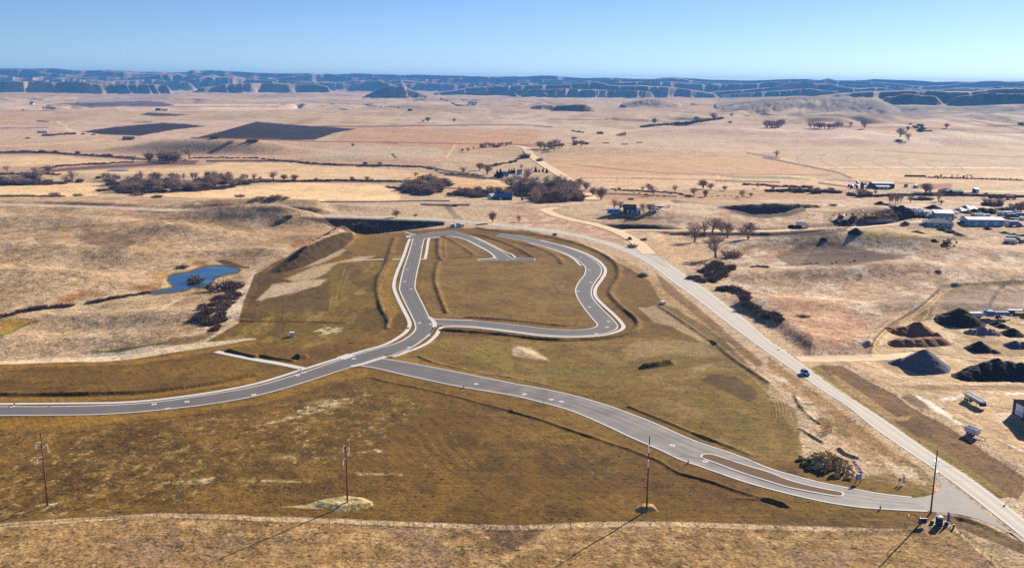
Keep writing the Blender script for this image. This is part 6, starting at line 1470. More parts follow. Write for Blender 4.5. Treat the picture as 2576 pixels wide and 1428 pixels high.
P_LB = ['tall wooden utility pole leftmost, beside a pale grass patch', 'tall wooden utility pole on the large oval island of pale grass', 'tall wooden utility pole on the small earth mound near the collector road', 'tall wooden utility pole at the highway junction, by the portable toilet']
for i in range(4):
    p = at(*P_B[i]); H = top_height(p, P_T[i][1])
    o = thing('utility_pole', P_LB[i], 'utility pole', p, 0, 'wooden utility poles along the near field')
    mb = MB(); mb.tube((0, 0, -0.5), (0, 0, H), 0.27, 0.15, 12); mb.build('pole', WOOD, o, True)
    ends = []
    for f, s in ((0.871, -1), (0.78, 1), (0.672, -1)):
        d = Vector((0.2, 0.98, 0)).normalized() * s
        z0 = H * f
        pts = [Vector((0, 0, z0)) + d * t * 2.3 + Vector((0, 0, 0.55 * math.sin(t * 2.2))) for t in (0.05, 0.25, 0.5, 0.75, 1.0)]
        mb = MB(); mb.path(pts, 0.07, 6); a = mb.build('arm', STEEL, o)
        e = pts[-1]
        mb = MB()
        mb.tube(e, e - Vector((0, 0, 1.75)), 0.05, 0.05, 6)
        for q in range(9):
            zz = e.z - 0.25 - q * 0.16
            mb.tube((e.x, e.y, zz), (e.x, e.y, zz - 0.07), 0.15, 0.10, 8)
        mb.build('insulator', INSUL, a)
        ends.append(p + e - Vector((0, 0, 1.8)))
    mb = MB(); mb.box((0, -0.22, H * 0.2), (0.1, 0.05, 0.45)); mb.build('number_plate', STEEL, o)
    poles.append((p, ends))
def wire(a, b, sag, mb):
    pts = []
    for t in np.linspace(0, 1, 25):
        q = a.lerp(b, t); pts.append(q - Vector((0, 0, sag * 4 * t * (1 - t))))
    mb.path(pts, 0.022, 4)
for k, nm in enumerate(('upper near', 'upper far', 'lower near')):
    mb = MB()
    d0 = poles[0][1][k] - poles[1][1][k]; d1 = poles[3][1][k] - poles[2][1][k]
    seq = [poles[0][1][k] + d0] + [q[1][k] for q in poles] + [poles[3][1][k] + d1]
    for a, b in zip(seq[:-1], seq[1:]): wire(a, b, 1.1, mb)
    o = mb.build('power_line', WIRE)
    tag(o, {'upper near': 'thin overhead conductor on the highest arms of the utility poles', 'upper far': 'thin overhead conductor on the arms at the far side of the poles', 'lower near': 'thin overhead conductor on the lowest arms of the utility poles'}[nm], 'power line', 'conductors strung between the poles')

# ------------------------------------------------------------------ fences
POST = mat('fence_post_wood', (104, 80, 58), 0.95, var=0.3, scale=4)
POSTM = mat('rusted_steel_post', (84, 58, 46), 0.8, var=0.3, scale=4)
def fence(label, pts, spacing, h, m, r=0.07, brace=None):
    q = spline([tuple(at(a, b))[:2] for a, b in pts], step=spacing)
    p0 = Vector((q[0][0], q[0][1], ground_z(*q[0])))
    o = thing('wire_fence', label, 'fence', p0)
    tops = []
    pm = MB(); pm.tube((0, 0, -0.3), (0, 0, h), r, r * 0.85, 6)
    me = pm.mesh('post', m)
    for i, (x, y) in enumerate(q):
        c = put('post', me, o)
        c.location = Vector((x, y, ground_z(x, y))) - p0
        c.rotation_euler = (random.uniform(-.07, .07), random.uniform(-.07, .07), random.uniform(0, 3)); 
        s = random.uniform(0.85, 1.1); c.scale = (1, 1, s)
        tops.append(Vector(c.location))
    mb = MB()
    for lv in (0.35, 0.62, 0.9):
        mb.path([t + Vector((0, 0, h * lv)) for t in tops], 0.012, 3)
    mb.build('strand', WIRE, o)
    return o
fence('barbed wire fence along the strip of dry grass at the bottom', B(0, [(-150, 852), (140, 830), (850, 775), (1560, 747), (2390, 765), (2576, 782)]) + B(1, [(520, 795), (1210, 825), (1890, 845), (2576, 858)]) + B(2, [(170, 852), (840, 832), (1510, 826), (2180, 848)]) + B(3, [(270, 880), (520, 895), (760, 905), (1100, 895), (1260, 900), (1400, 860), (1840, 845)]), 4.4, 1.35, POST)
fence('fence running from the toilet corner down to the bottom right edge', B(3, [(1860, 850), (1950, 930), (2050, 1010), (2140, 1100), (2240, 1180), (2330, 1258)]), 3.6, 1.3, POST)
fence('wire fence with bent posts between the highway verge and the gravel yard', L(3, [(745, 285), (890, 345), (990, 405), (1075, 460), (1180, 525), (1275, 580), (1450, 690), (1600, 785), (1740, 862), (1860, 932), (1990, 1022), (2130, 1115), (2210, 1175), (2320, 1245)]) + B(3, [(2395, 215), (2490, 270), (2700, 390)]), 4.6, 1.7, POSTM, 0.06)
fence('old fence with leaning posts on the pale slope left of the highway', M(2, [(900, 620), (1060, 740), (1180, 800), (1260, 885), (1330, 960)]), 5.0, 1.2, POST)

# ------------------------------------------------------------------ street furniture of the new streets
PAD = mat('new_concrete_collar', (226, 222, 216), 0.8, var=0.08, scale=2)
IRON = mat('cast_iron', (74, 72, 72), 0.6, metal=0.5, var=0.2, scale=6)
pm = MB(); pm.box((0, 0, 0.012), (1.7, 1.7, 0.05)); PADM = pm.mesh('collar', PAD)
pm = MB(); pm.tube((0, 0, 0.03), (0, 0, 0.055), 0.36, 0.36, 14); LIDM = pm.mesh('lid', IRON)
man = M(1, [(1397, 500), (1450, 523), (1328, 720), (1308, 828), (1362, 893), (1437, 1190), (1535, 1200), (1512, 1303), (1965, 477)]) + L(1, [(1540, 98), (985, 212), (1330, 1000), (480, 350), (420, 380), (2215, 467)]) + L(0, [(1550, 670), (1880, 645), (1690, 715), (2555, 575), (125, 693)]) + \
    L(2, [(125, 570), (395, 623), (497, 643), (1615, 1083)]) + M(2, [(600, 615), (678, 725), (695, 832), (580, 912), (680, 1050), (850, 1178), (835, 1226), (740, 1285)]) + B(2, [(1945, 185)]) + M(2, [(-40, 635)])
where = ['on the upper straight of the street, left one', 'on the upper straight of the street, right one', 'on the straight above the bend of the street', 'in the bend of the main street, left lane', 'in the bend of the main street, right lane', 'in the street left of the loop mouth', 'at the mouth of the loop street', 'in the curve below the loop mouth', 'on the short inner street',
         'near the right kerb above the collector junction', 'in the middle of the collector junction', 'x', 'beside the left kerb by the long footpath', 'in the left street just below the footpath', 'on the upper collector near its left kerb', 'in the long left street near its far kerb', 'in the long left street, right of middle', 'in the long left street close to its near kerb', 'in the left street at the near kerb before the junction', 'at the far left end of the long street',
         'leftmost of three on the middle collector', 'square frame in the middle of the collector', 'rightmost of three on the middle collector', 'on the collector just before the island', 'at the top of the loop curve', 'at the upper right of the loop curve', 'midway down the loop curve', 'at the narrow waist of the loop curve', 'below the waist of the loop curve', 'at the lower corner of the loop, upper one', 'at the lower corner of the loop, lower one', 'at the near kerb of the lower corner of the loop', 'beside the left nose of the island', 'on the stub end of the inner street']
for (px, py), lb in zip(man, where):
    if lb == 'x': continue
    p = at(px, py)
    o = thing('manhole_cover', 'pale square manhole collar ' + lb, 'manhole cover', (p.x, p.y, p.z + 0.075), random.uniform(0.5, 1.0), 'manhole collars set in the new streets')
    put('collar', PADM, o); put('lid', LIDM, o)
RED = mat('hydrant_red', (186, 34, 40), 0.5, var=0.1)
def hydrant(pt, lb, m=RED):
    p = at(*pt)
    o = thing('fire_hydrant', lb, 'hydrant', p, random.uniform(0, 3), 'hydrants beside the new streets', 1.25)
    mb = MB(); mb.tube((0, 0, 0), (0, 0, 0.08), 0.22, 0.22, 10); mb.tube((0, 0, 0.08), (0, 0, 0.75), 0.15, 0.14, 10); mb.build('barrel', m, o)
    mb = MB(); mb.tube((0, 0, 0.75), (0, 0, 0.92), 0.17, 0.06, 10); mb.tube((0, 0, 0.92), (0, 0, 1.0), 0.04, 0.04, 6); mb.build('bonnet', m, o)
    mb = MB(); mb.tube((-0.28, 0, 0.55), (0.28, 0, 0.55), 0.07, 0.07, 8); mb.tube((0, 0, 0.5), (0, -0.28, 0.5), 0.09, 0.09, 8); mb.build('outlet', m, o)
    mb = MB(); mb.tube((0.05, 0, 0.9), (0.05, 0, 1.9), 0.015, 0.01, 4); mb.build('marker_rod', m, o)
hydrant(L(0, [(145, 682)])[0], 'red hydrant beside the long street at the left edge')
hydrant(L(1, [(450, 332)])[0], 'red hydrant where the long footpath meets the pavement')
hydrant(L(1, [(2090, 505)])[0], 'red hydrant on the near side of the upper collector')
hydrant(B(2, [(1772, 208)])[0], 'red hydrant near the kerb left of the island')
hydrant(B(3, [(1128, 668)])[0], 'red hydrant near the kerb right of the island')
BLUEP = mat('blue_marker_paint', (44, 112, 196), 0.6)
p = at(*L(2, [(320, 662)])[0])
mb = MB(); mb.tube((0, 0, 0), (0, 0, 1.1), 0.06, 0.06, 8); mb.box((0, 0, 1.0), (0.22, 0.06, 0.5)); o = mb.build('marker_post', BLUEP); o.location = p
tag(o, 'blue marker post at the near kerb of the collector', 'post')
SWHITE = mat('street_light_grey', (190, 188, 186), 0.5, var=0.05)
p = at(*L(0, [(633, 660)])[0]); mb = MB(); mb.tube((0, 0, 0), (0, 0, 2.6), 0.05, 0.04, 8); mb.box((0, 0, 2.4), (0.5, 0.04, 0.5)); o = mb.build('sign_post', SWHITE); o.location = p
tag(o, 'thin grey sign post on the verge of the long left street', 'sign')

# ------------------------------------------------------------------ signs, flags, toilet at the corner
SIGNB = mat('sign_blue', (52, 116, 200), 0.5, var=0.05); SIGNW = mat('sign_white', (226, 228, 232), 0.5, var=0.03); SIGNL = mat('sign_sky_blue', (122, 186, 232), 0.5, var=0.15, scale=1.2)
DARKG = mat('dark_green_plastic', (24, 62, 66), 0.5, var=0.1); PURPLE = mat('purple_cloth', (116, 92, 178), 0.8, var=0.25, scale=1.5); LILAC = mat('lilac_cloth', (206, 186, 224), 0.8, var=0.15, scale=1.5)
BLACKP = mat('black_panel', (36, 40, 48), 0.7, var=0.15)
YEL = mat('warning_yellow', (236, 186, 40), 0.5)
pa, pb = at(*Z(3180, 1800, 5.6, [(1362, 735)])[0]), at(*Z(3180, 1800, 5.6, [(1470, 725)])[0])
d = pb - pa; rz = math.atan2(d.y, d.x); wd_ = d.length
o = thing('notice_board', 'blue and white notice board on two posts below the boulder heap', 'sign', pa, rz)
for x in (0, wd_):
    mb = MB(); mb.tube((x, 0, -0.2), (x, 0, 3.1), 0.12, 0.12, 8); mb.build('post', WOOD, o)
mb = MB(); mb.box((wd_ / 2, -0.08, 2.0), (wd_ - 0.25, 0.08, 1.75)); bd = mb.build('board', SIGNB, o)
mb = MB(); mb.box((wd_ * 0.55, -0.14, 2.05), (wd_ * 0.62, 0.03, 1.1)); mb.build('picture', SIGNL, bd)
mb = MB()
for k in range(3): mb.box((wd_ * 0.55, -0.15, 1.35 - 0.14 * k + 0.08), (wd_ * (0.6 - 0.12 * k), 0.03, 0.06))
mb.build('stripe', SIGNW, bd)
def feather(pt, lb, m, h=3.4, wd=0.75, rz=0.2):
    p = at(*pt)
    o = thing('feather_flag', lb, 'flag', p, rz)
    mb = MB(); mb.tube((0, 0, -0.2), (0, 0, h), 0.035, 0.02, 6); mb.tube((0, 0, 0), (0, 0, 0.08), 0.35, 0.3, 10); mb.build('pole', SWHITE, o)
    mb = MB(); n = 9
    for i in range(n):
        t = i / (n - 1); zz = 0.5 + (h - 0.5) * t
        wv = wd * (0.9 + 0.1 * math.sin(t * 7)) * (1 if t < 0.7 else math.sqrt(max(0.02, 1 - ((t - 0.7) / 0.3) ** 2)))
        y = 0.06 * math.sin(t * 6)
        mb.v += [(0.03, y, zz), (wv, y + 0.05, zz), (0.03, y + 0.012, zz), (wv, y + 0.062, zz)]
    for i in range(n - 1):
        a = 4 * i
        mb.f += [(a, a + 1, a + 5, a + 4), (a + 2, a + 6, a + 7, a + 3), (a + 1, a + 3, a + 7, a + 5), (a, a + 4, a + 6, a + 2)]; mb.m += [0] * 4
    mb.build('banner', m, o)
feather(Z(3180, 1800, 5.6, [(2405, 770)])[0], 'lilac feather flag left of the highway junction', LILAC, 3.0, 0.9)
feather(Z(3640, 2030, 10.985, [(1600, 700)])[0], 'purple feather flag to the right of the portable toilet', PURPLE, 3.6, 0.95, 0.1)
p = at(*Z(3180, 1800, 5.6, [(2335, 765)])[0])
o = thing('small_sign', 'small purple and white sign beside the lilac flag', 'sign', p, 0.15)
mb = MB()
for x in (-0.3, 0.3): mb.tube((x, 0, -0.2), (x, 0, 1.9), 0.04, 0.04, 6)
mb.build('legs', SWHITE, o); mb = MB(); mb.box((0, -0.05, 1.45), (0.8, 0.05, 1.0)); q = mb.build('panel', PURPLE, o); mb = MB(); mb.box((0, -0.09, 1.2), (0.7, 0.03, 0.35)); mb.build('stripe', SIGNW, q)
p = at(*Z(3640, 2030, 10.985, [(1260, 790)])[0])
o = thing('portable_toilet', 'dark green portable toilet with a white roof at the junction corner', 'portable toilet', p, 0.08, None, 1.25)
mb = MB(); mb.box((0, 0, 1.15), (1.15, 1.15, 2.05), taper=0.97); mb.build('cabin', DARKG, o)
mb = MB(); mb.box((0, 0, 2.23), (1.22, 1.22, 0.1)); mb.box((0, 0, 2.34), (1.15, 1.15, 0.14), taper=0.5); mb.build('roof', SIGNW, o)
mb = MB(); mb.box((0.05, -0.6, 1.1), (0.72, 0.04, 1.8)); q = mb.build('door', BLACKP, o); mb = MB(); mb.box((0.15, -0.63, 1.95), (0.4, 0.02, 0.1)); mb.build('nameplate', SIGNW, q); mb = MB(); mb.box((-0.25, -0.64, 1.1), (0.06, 0.05, 0.18)); mb.build('handle', STEEL, q)
mb = MB(); mb.box((0, 0, 0.06), (1.3, 1.3, 0.12)); mb.box((0.2, -0.85, 0.05), (0.7, 0.35, 0.06)); mb.build('skid', STEEL, o)
mb = MB(); mb.tube((0.4, 0.45, 2.3), (0.4, 0.45, 3.3), 0.05, 0.05, 6); mb.build('vent_pipe', SIGNW, o)
pa, pb = at(*Z(3640, 2030, 10.985, [(350, 800)])[0]), at(*Z(3640, 2030, 10.985, [(715, 800)])[0])
d = pb - pa; wd_ = d.length
o = thing('sign_board', 'wide dark board seen from behind, left of the portable toilet', 'sign', pa, math.atan2(d.y, d.x))
mb = MB(); mb.box((wd_ / 2, 0, 1.55), (wd_, 0.1, 1.5)); mb.build('board', BLACKP, o)
mb = MB(); mb.box((wd_ / 2, 0, 2.33), (wd_ + 0.05, 0.16, 0.06)); mb.build('top_rail', STEEL, o)
for x in (0.3, wd_ - 0.3):
    mb = MB(); mb.tube((x, 0.1, -0.2), (x, 0.1, 2.3), 0.06, 0.06, 6); mb.build('post', WOOD, o)
mb = MB(); mb.box((0.35, -0.08, 1.6), (0.5, 0.05, 1.0)); mb.build('panel', SIGNB, o)
HOSE = mat('orange_red_pipe', (226, 72, 50), 0.5, var=0.15)
p = at(*Z(3640, 2030, 10.985, [(190, 420)])[0])
mb = MB()
pts = [Vector((1.5 * math.cos(t) * (1 + 0.06 * math.sin(5 * t)), 1.9 * math.sin(t), 0.08 + 0.02 * k)) for k, t in enumerate(np.linspace(0.5, 5.9, 26))]
mb.path(pts, 0.06, 6); o = mb.build('pipe_coil', HOSE); o.location = p; tag(o, 'loose ring of orange pipe lying on the grass left of the dark board', 'pipe')
DRUM = mat('dark_drum', (40, 40, 46), 0.6, var=0.15)
def lump(name, pt, lb, cat, sx, sy, sz, m, cap=None):
    p = at(*pt); o = thing(name, lb, cat, p, random.uniform(0, 1))
    mb = MB(); mb.tube((0, 0, 0), (0, 0, sz), sx / 2, sx / 2, 14); mb.tube((0, 0, sz * .33), (0, 0, sz * .36), sx / 2 + .03, sx / 2 + .03, 14); mb.tube((0, 0, sz * .66), (0, 0, sz * .69), sx / 2 + .03, sx / 2 + .03, 14); mb.build('barrel', m, o)
    mb = MB(); mb.tube((0, 0, sz), (0, 0, sz + 0.06), sx / 2 - .04, sx / 2 - .06, 14); mb.build('lid', cap or m, o)
lump('drum', Z(3640, 2030, 10.985, [(960, 680)])[0], 'squat dark drum left of the portable toilet', 'drum', 1.0, 1.0, 0.9, DRUM)
lump('drum', Z(3640, 2030, 10.985, [(1600, 740)])[0], 'dark drum with a white lid at the foot of the purple flag', 'drum', 1.1, 1.1, 0.9, DRUM, SIGNW)
lump('drum', Z(3640, 2030, 10.985, [(1905, 900)])[0], 'white topped post drum at the fence corner right of the toilet', 'drum', 0.55, 0.55, 1.2, WOOD, SIGNW)
def road_sign(pt, lb, h, kind):
    p = at(*pt); o = thing('road_sign', lb, 'road sign', p, 0.1)
    mb = MB(); mb.tube((0, 0, -0.2), (0, 0, h), 0.06, 0.06, 6); mb.build('post', WOOD, o)
    mb = MB()
    if kind == 'diamond': mb.box((0, -0.07, h - 0.55), (0.95, 0.04, 0.95), ry=R(45))
    else: mb.box((0, -0.07, h - 0.5), (0.7, 0.04, 0.9))
    mb.build('plate', YEL if kind == 'diamond' else SWHITE, o)
road_sign(L(3, [(177, 90)])[0], 'yellow diamond warning sign right of the highway above the yard entrance', 4.2, 'diamond')
road_sign(B(3, [(2432, 560)])[0], 'grey sign on a thin post right of the highway at the junction', 3.6, 'rect')
road_sign(M(2, [(1868, 975)])[0], 'small dark sign right of the highway beside the lower thicket', 2.6, 'rect')
# utility boxes of the development
BOXW = mat('utility_cabinet', (214, 212, 206), 0.5, var=0.06)
def cabinet(pt, lb, sx, sy, sz, rz=0.3, grp=None):
    p = at(*pt); o = thing('utility_cabinet', lb, 'utility box', p, rz, grp)
    mb = MB(); mb.box((0, 0, sz / 2), (sx, sy, sz)); mb.box((0, 0, 0.06), (sx + .3, sy + .3, 0.14)); mb.build('case', BOXW, o)
    mb = MB(); mb.box((0, 0, sz + .05), (sx + .1, sy + .1, 0.1)); mb.build('lid', SIGNW, o)
    mb = MB(); mb.box((0, -sy / 2 - .02, sz * .5), (sx * .8, 0.03, sz * .75)); q = mb.build('door', BOXW, o); mb = MB(); mb.box((sx * .2, -sy / 2 - .05, sz * .5), (.05, .05, .2)); mb.build('handle', IRON, q)
cabinet(M(1, [(318, 1308)])[0], 'white utility cabinet alone on the brown slope left of the street', 2.1, 1.8, 2.1)
for zx, lb in ((1728, 'left of the three pale cabinets at the top of the loop'), (1775, 'middle and tallest of the three pale cabinets at the top of the loop'), (1810, 'right of the three pale cabinets at the top of the loop')):
    cabinet(M(1, [(zx, 345)])[0], lb, 3.2, 2.4, 2.4 if 'tallest' not in lb else 3.4)
for pt, h, lb in ((M(1, [(241, 1270)])[0], 16, 'thin brown pole beside the white utility cabinet'), (M(1, [(1740, 330)])[0], 7, 'thin brown pole behind the three pale cabinets')):
    p = at(*pt); mb = MB(); mb.tube((0, 0, -0.3), (0, 0, h * .8), 0.16, 0.1, 8); mb.box((0, 0, h * .74), (1.6, .1, .12)); o = mb.build('wooden_pole', WOOD); o.location = p; tag(o, lb, 'pole')
cabinet(M(2, [(1325, 1025)])[0], 'grey tank like cabinet on the pale strip left of the highway', 2.6, 2.0, 1.6)

# ------------------------------------------------------------------ boulders, rubble, rusty rack
ROCK = mat('brown_sandstone', (190, 160, 108), 0.95, var=0.35, scale=1.2, bump=0.6); ROCKP = mat('pale_sandstone', (226, 204, 156), 0.95, var=0.25, scale=1.2, bump=0.6); ROCKD = mat('dark_stone', (150, 126, 88), 0.95, var=0.4, scale=1.2, bump=0.6)
def boulder_mesh(m, seed):
    r = random.Random(seed)
    bm = bmesh.new(); bmesh.ops.create_icosphere(bm, subdivisions=2, radius=1.0)
    cuts = [(Vector((r.gauss(0, 1), r.gauss(0, 1), r.gauss(0, 1))).normalized(), r.uniform(0.45, 0.8)) for _ in range(9)]
    for v in bm.verts:
        for n, dd in cuts:
            t = v.co.dot(n)
            if t > dd: v.co -= n * (t - dd)
        v.co *= 1 + r.uniform(-.05, .05)
    me = bpy.data.meshes.new('boulder'); bm.to_mesh(me); bm.free(); me.materials.append(m)
    return me
BLD = [boulder_mesh((ROCK, ROCK, ROCKD, ROCK, ROCKD, ROCKP)[i], 40 + i) for i in range(6)]
def boulder(p, s, lb, grp=None, k=None):
    o = put('boulder', BLD[random.randrange(5) if k is None else k]); o.location = p
    o.rotation_euler = (random.uniform(0, 6), random.uniform(0, 6), random.uniform(0, 6)); o.scale = (s * random.uniform(.9, 1.5), s * random.uniform(.8, 1.2), s * random.uniform(.6, .9))
    tag(o, lb, 'boulder', grp)
hp = [tuple(at(*q))[:2] for q in Z(3180, 1800, 5.6, [(150, 300), (400, 130), (620, 90), (850, 150), (1080, 260), (1330, 500), (1330, 640), (1100, 650), (800, 560), (450, 450), (200, 400)])]
hpa = np.array(hp)
cnt = 0
while cnt < 120:
    x, y = random.uniform(hpa[:, 0].min(), hpa[:, 0].max()), random.uniform(hpa[:, 1].min(), hpa[:, 1].max())
    if not inside(np.array([x]), np.array([y]), hp)[0]: continue
    dd = float(seg_dist(np.array([x]), np.array([y]), hp, True)[0])
    top = min(dd * 0.6, 2.6)
    zz = random.choice((0.3, 1.0, 1.0)) * top
    boulder(Vector((x, y, ground_z(x, y) + zz + 0.3)), random.uniform(0.55, 1.2), 'brown boulder in the big heap beside the traffic island', 'boulders of the big heap')
    cnt += 1
pp = at(*Z(3180, 1800, 5.6, [(1220, 575)])[0]); boulder(pp + Vector((0, 0, 1.0)), 1.35, 'largest pale boulder at the lower right of the big heap', None, 5)
pp = at(*Z(3180, 1800, 5.6, [(130, 210)])[0]); boulder(pp + Vector((0, 0, 0.6)), 1.0, 'lone boulder lying left of the big heap', None, 0)
pp = at(*Z(3180, 1800, 5.6, [(1240, 430)])[0]); boulder(pp + Vector((0, 0, 1.2)), 1.1, 'pale flat boulder on top of the right end of the big heap', None, 5)
RUST_M = mat('rusted_iron', (150, 84, 44), 0.8, var=0.35, scale=3)
p = at(*L(3, [(580, 955)])[0])
o = thing('steel_rack', 'rusty tilted steel rack standing on the bank left of the highway', 'steel rack', p, 0.5)
for k in range(2):
    mb = MB()
    for x in np.linspace(-1.9, 1.9, 7): mb.tube((x, -0.9 + 1.8 * k, 0), (x + .25, -0.7 + 1.4 * k, 2.5), 0.06, 0.06, 6)
    for zz in (0.2, 1.2, 2.4): mb.tube((-1.95, -0.9 + 1.8 * k + (.08 - .16 * k) * zz, zz), (2.1, -0.9 + 1.8 * k + (.08 - .16 * k) * zz, zz), 0.07, 0.07, 6)
    mb.build('side_frame', RUST_M, o)
mb = MB()
for x in (-1.8, 0, 1.9):
    mb.tube((x, -0.9, 0.2), (x + .2, 0.75, 2.4), 0.05, 0.05, 6)
mb.build('brace', RUST_M, o)

# ------------------------------------------------------------------ stockpiles
def pile_mat(name, col, var=0.35, sc=1.0): return mat(name, col, 0.97, var=var, scale=sc, bump=0.35, spec=0.05)
PB = pile_mat('black_millings', (62, 56, 54)); PBR = pile_mat('red_brown_soil', (142, 104, 80), 0.4); PGR = pile_mat('blue_grey_gravel', (108, 106, 114)); PDK = pile_mat('dark_topsoil', (70, 58, 48)); PRB = pile_mat('broken_rubble', (140, 126, 126), 0.8, 0.6); PTAN = pile_mat('tan_soil', (128, 100, 70))
def pile(label, cones, m, name='stockpile', cat='stockpile', cell=None, rough_=0.08, rockn=0.0, terrace=None):
    """cones: (px, py of the middle of the foot, half width in picture units, height over half width); they run into one heap"""
    cs = []
    for px, py, hw, k in cones:
        p = at(px, py)
        if cs and abs(p.y - cs[0][1]) > 30: p = Vector((p.x * cs[0][1] / p.y, cs[0][1], p.z))
        Rr = hw * mpp(p); cs.append((p.x, p.y, Rr, Rr * k))
    cx = sum(c[0] for c in cs) / len(cs); cy = sum(c[1] for c in cs) / len(cs)
    x0 = min(c[0] - c[2] for c in cs) - 1; x1 = max(c[0] + c[2] for c in cs) + 1; y0 = min(c[1] - c[2] for c in cs) - 1; y1 = max(c[1] + c[2] for c in cs) + 1
    n = 70
    gx = np.linspace(x0, x1, n); gy = np.linspace(y0, y1, n)
    GX, GY = np.meshgrid(gx, gy)
    zz = np.full(GX.shape, -9.0)
    for x, y, Rr, h in cs:
        d = np.hypot(GX - x, GY - y) * (1 + rough_ * 1.6 * fbm(GX / (Rr * .6), GY / (Rr * .6), 1, 3))
        t = 1 - d / Rr
        zz = np.maximum(zz, h * np.where(t > 0, t - 0.06 * np.exp(-((t - 1) / 0.1) ** 2), t))
    hm = max(c[3] for c in cs)
    if terrace: zz = np.where(zz > terrace * hm, terrace * hm + (zz - terrace * hm) * 0.12, zz)
    zz = zz + rough_ * hm * fbm(GX / 1.7, GY / 1.7, 2, 3) * np.clip(zz, 0, 1)
    if rockn: zz = zz + rockn * np.maximum(0, fbm(GX / 1.1, GY / 1.1, 4, 2)) * (zz > 0)
    zb = ground_z(cx, cy)
    gz = ground_zv(GX, GY) - zb
    vs = []; 
    for j in range(n):
        for i in range(n): vs.append((GX[j, i] - cx, GY[j, i] - cy, max(float(zz[j, i]), -0.6) + float(gz[j, i])))
    fs = []
    for j in range(n - 1):
        for i in range(n - 1):
            if max(zz[j, i], zz[j, i + 1], zz[j + 1, i], zz[j + 1, i + 1]) > -0.35:
                fs.append((j * n + i, j * n + i + 1, j * n + n + i + 1, j * n + n + i))
    me = bpy.data.meshes.new(name); me.from_pydata(vs, [], fs)
    bm = bmesh.new(); bm.from_mesh(me); bmesh.ops.delete(bm, geom=[v for v in bm.verts if not v.link_faces], context='VERTS'); bm.to_mesh(me); bm.free()
    me.polygons.foreach_set('use_smooth', [True] * len(me.polygons)); me.materials.append(m)
    o = put(name, me); o.location = (cx, cy, zb)
    return tag(o, label, cat)
def D3(pts): return M(3, pts)
def cone(M_, zx, zy, hw, k): 
    a = M_(3, [(zx, zy)])[0]; return (a[0], a[1], hw, k)
pile('steep red brown conical stockpile behind the flat brown bank', [cone(M, 1310, 1275, 44, .72), cone(M, 1190, 1275, 36, .5), cone(M, 1110, 1268, 24, .4)], PBR)
pile('long flat topped red brown bank with raked faces', [cone(M, 1150, 1375, 30, .62), cone(M, 1230, 1375, 30, .62), cone(M, 1310, 1372, 32, .62), cone(M, 1400, 1368, 32, .62), cone(M, 1480, 1360, 34, .6)], PBR, terrace=0.62)
pile('small round brown heap right of the red brown cone', [cone(M, 1480, 1300, 16, .6)], PBR)
pile('large black conical stockpile below the crusher', [cone(M, 1680, 1180, 62, .62), cone(M, 1790, 1195, 34, .4)], PDK)
pile('low heap of broken grey rubble right of the black cone', [cone(M, 1800, 1280, 22, .5), cone(M, 1880, 1275, 28, .62), cone(M, 1960, 1280, 24, .5)], PRB, rockn=0.9)
pile('small dark heap right of the broken rubble', [cone(M, 2150, 1290, 30, .6)], PDK)
pile('dark elongated heap running down from the crusher', [cone(M, 2010, 1205, 20, .5), cone(M, 2060, 1225, 20, .5)], PDK)
pile('black peaked heap in the middle of the yard', [cone(L, 2130, 120, 36, .66), cone(L, 2060, 110, 22, .5), cone(L, 2270, 145, 18, .45)], PB)
pile('blue grey gravel heap against the right edge of the yard', [cone(L, 2490, 90, 30, .6), cone(L, 2560, 95, 26, .6)], PGR)
pile('steep blue grey gravel cone nearest the yard entrance', [cone(L, 1560, 290, 66, .74), cone(L, 1330, 260, 30, .52)], PGR, rough_=0.04)
pile('long black ridge of asphalt millings, largest heap of the yard', [cone(L, 1990, 400, 36, .5), cone(L, 2080, 385, 46, .58), cone(L, 2180, 370, 56, .62), cone(L, 2290, 360, 64, .66), cone(L, 2410, 365, 62, .62), cone(L, 2530, 375, 60, .6)], PB)
def R2(pts): return Z(3480, 740, 4.182, pts)
def c2(zx, zy, hw, k):
    a = R2([(zx, zy)])[0]; return (a[0], a[1], hw, k)
pile('black peaked heap, leftmost of the far stockpiles', [c2(170, 330, 19, .55), c2(280, 340, 14, .4)], PB)
pile('long black heap with a rounded back among the far stockpiles', [c2(420, 385, 18, .4), c2(560, 400, 26, .48), c2(680, 395, 26, .45), c2(600, 430, 20, .3)], PB)
pile('black rounded cone among the far stockpiles, left of the tarped heap', [c2(1060, 400, 24, .5)], PB)
pile('low dark heap directly behind the grey metal building', [c2(1180, 470, 22, .38), c2(1280, 470, 24, .42), c2(1360, 475, 18, .38)], PB)
pile('heap covered with pale blue tarpaulin', [c2(1500, 425, 18, .45), c2(1600, 410, 24, .5), c2(1690, 400, 18, .45)], mat('blue_tarp', (150, 170, 190), 0.5, var=0.5, scale=0.3))
pile('longest black heap at the right of the far stockpiles', [c2(1620, 470, 22, .36), c2(1750, 465, 28, .44), c2(1880, 460, 30, .46), c2(2020, 465, 30, .42), c2(2130, 475, 20, .36)], PB)
pile('small dark cone beside the gravel lane', [cone(M, 770, 393, 19, .62)], PDK)
pile('dark bank of fill with a straight sloping side below the grey roofed house', [cone(M, 1540, 375, 18, .42), cone(M, 1610, 395, 20, .42), cone(M, 1680, 420, 16, .4)], PDK)
pile('low dark heap in the worn hollow left of the bank of fill', [cone(M, 1310, 392, 15, .32), cone(M, 1350, 402, 12, .32)], PDK)
pile('small dark heap on the brow right of the worn hollow', [cone(M, 1465, 470, 11, .5)], PDK)
pile('dark heap below the long white roofed building', [cone(M, 1930, 365, 12, .5)], PDK)
pile('strip of dark spoil right of the dark heap below the long building', [cone(M, 2080, 400, 14, .35), cone(M, 2160, 415, 14, .35), cone(M, 2240, 425, 14, .35)], PDK)
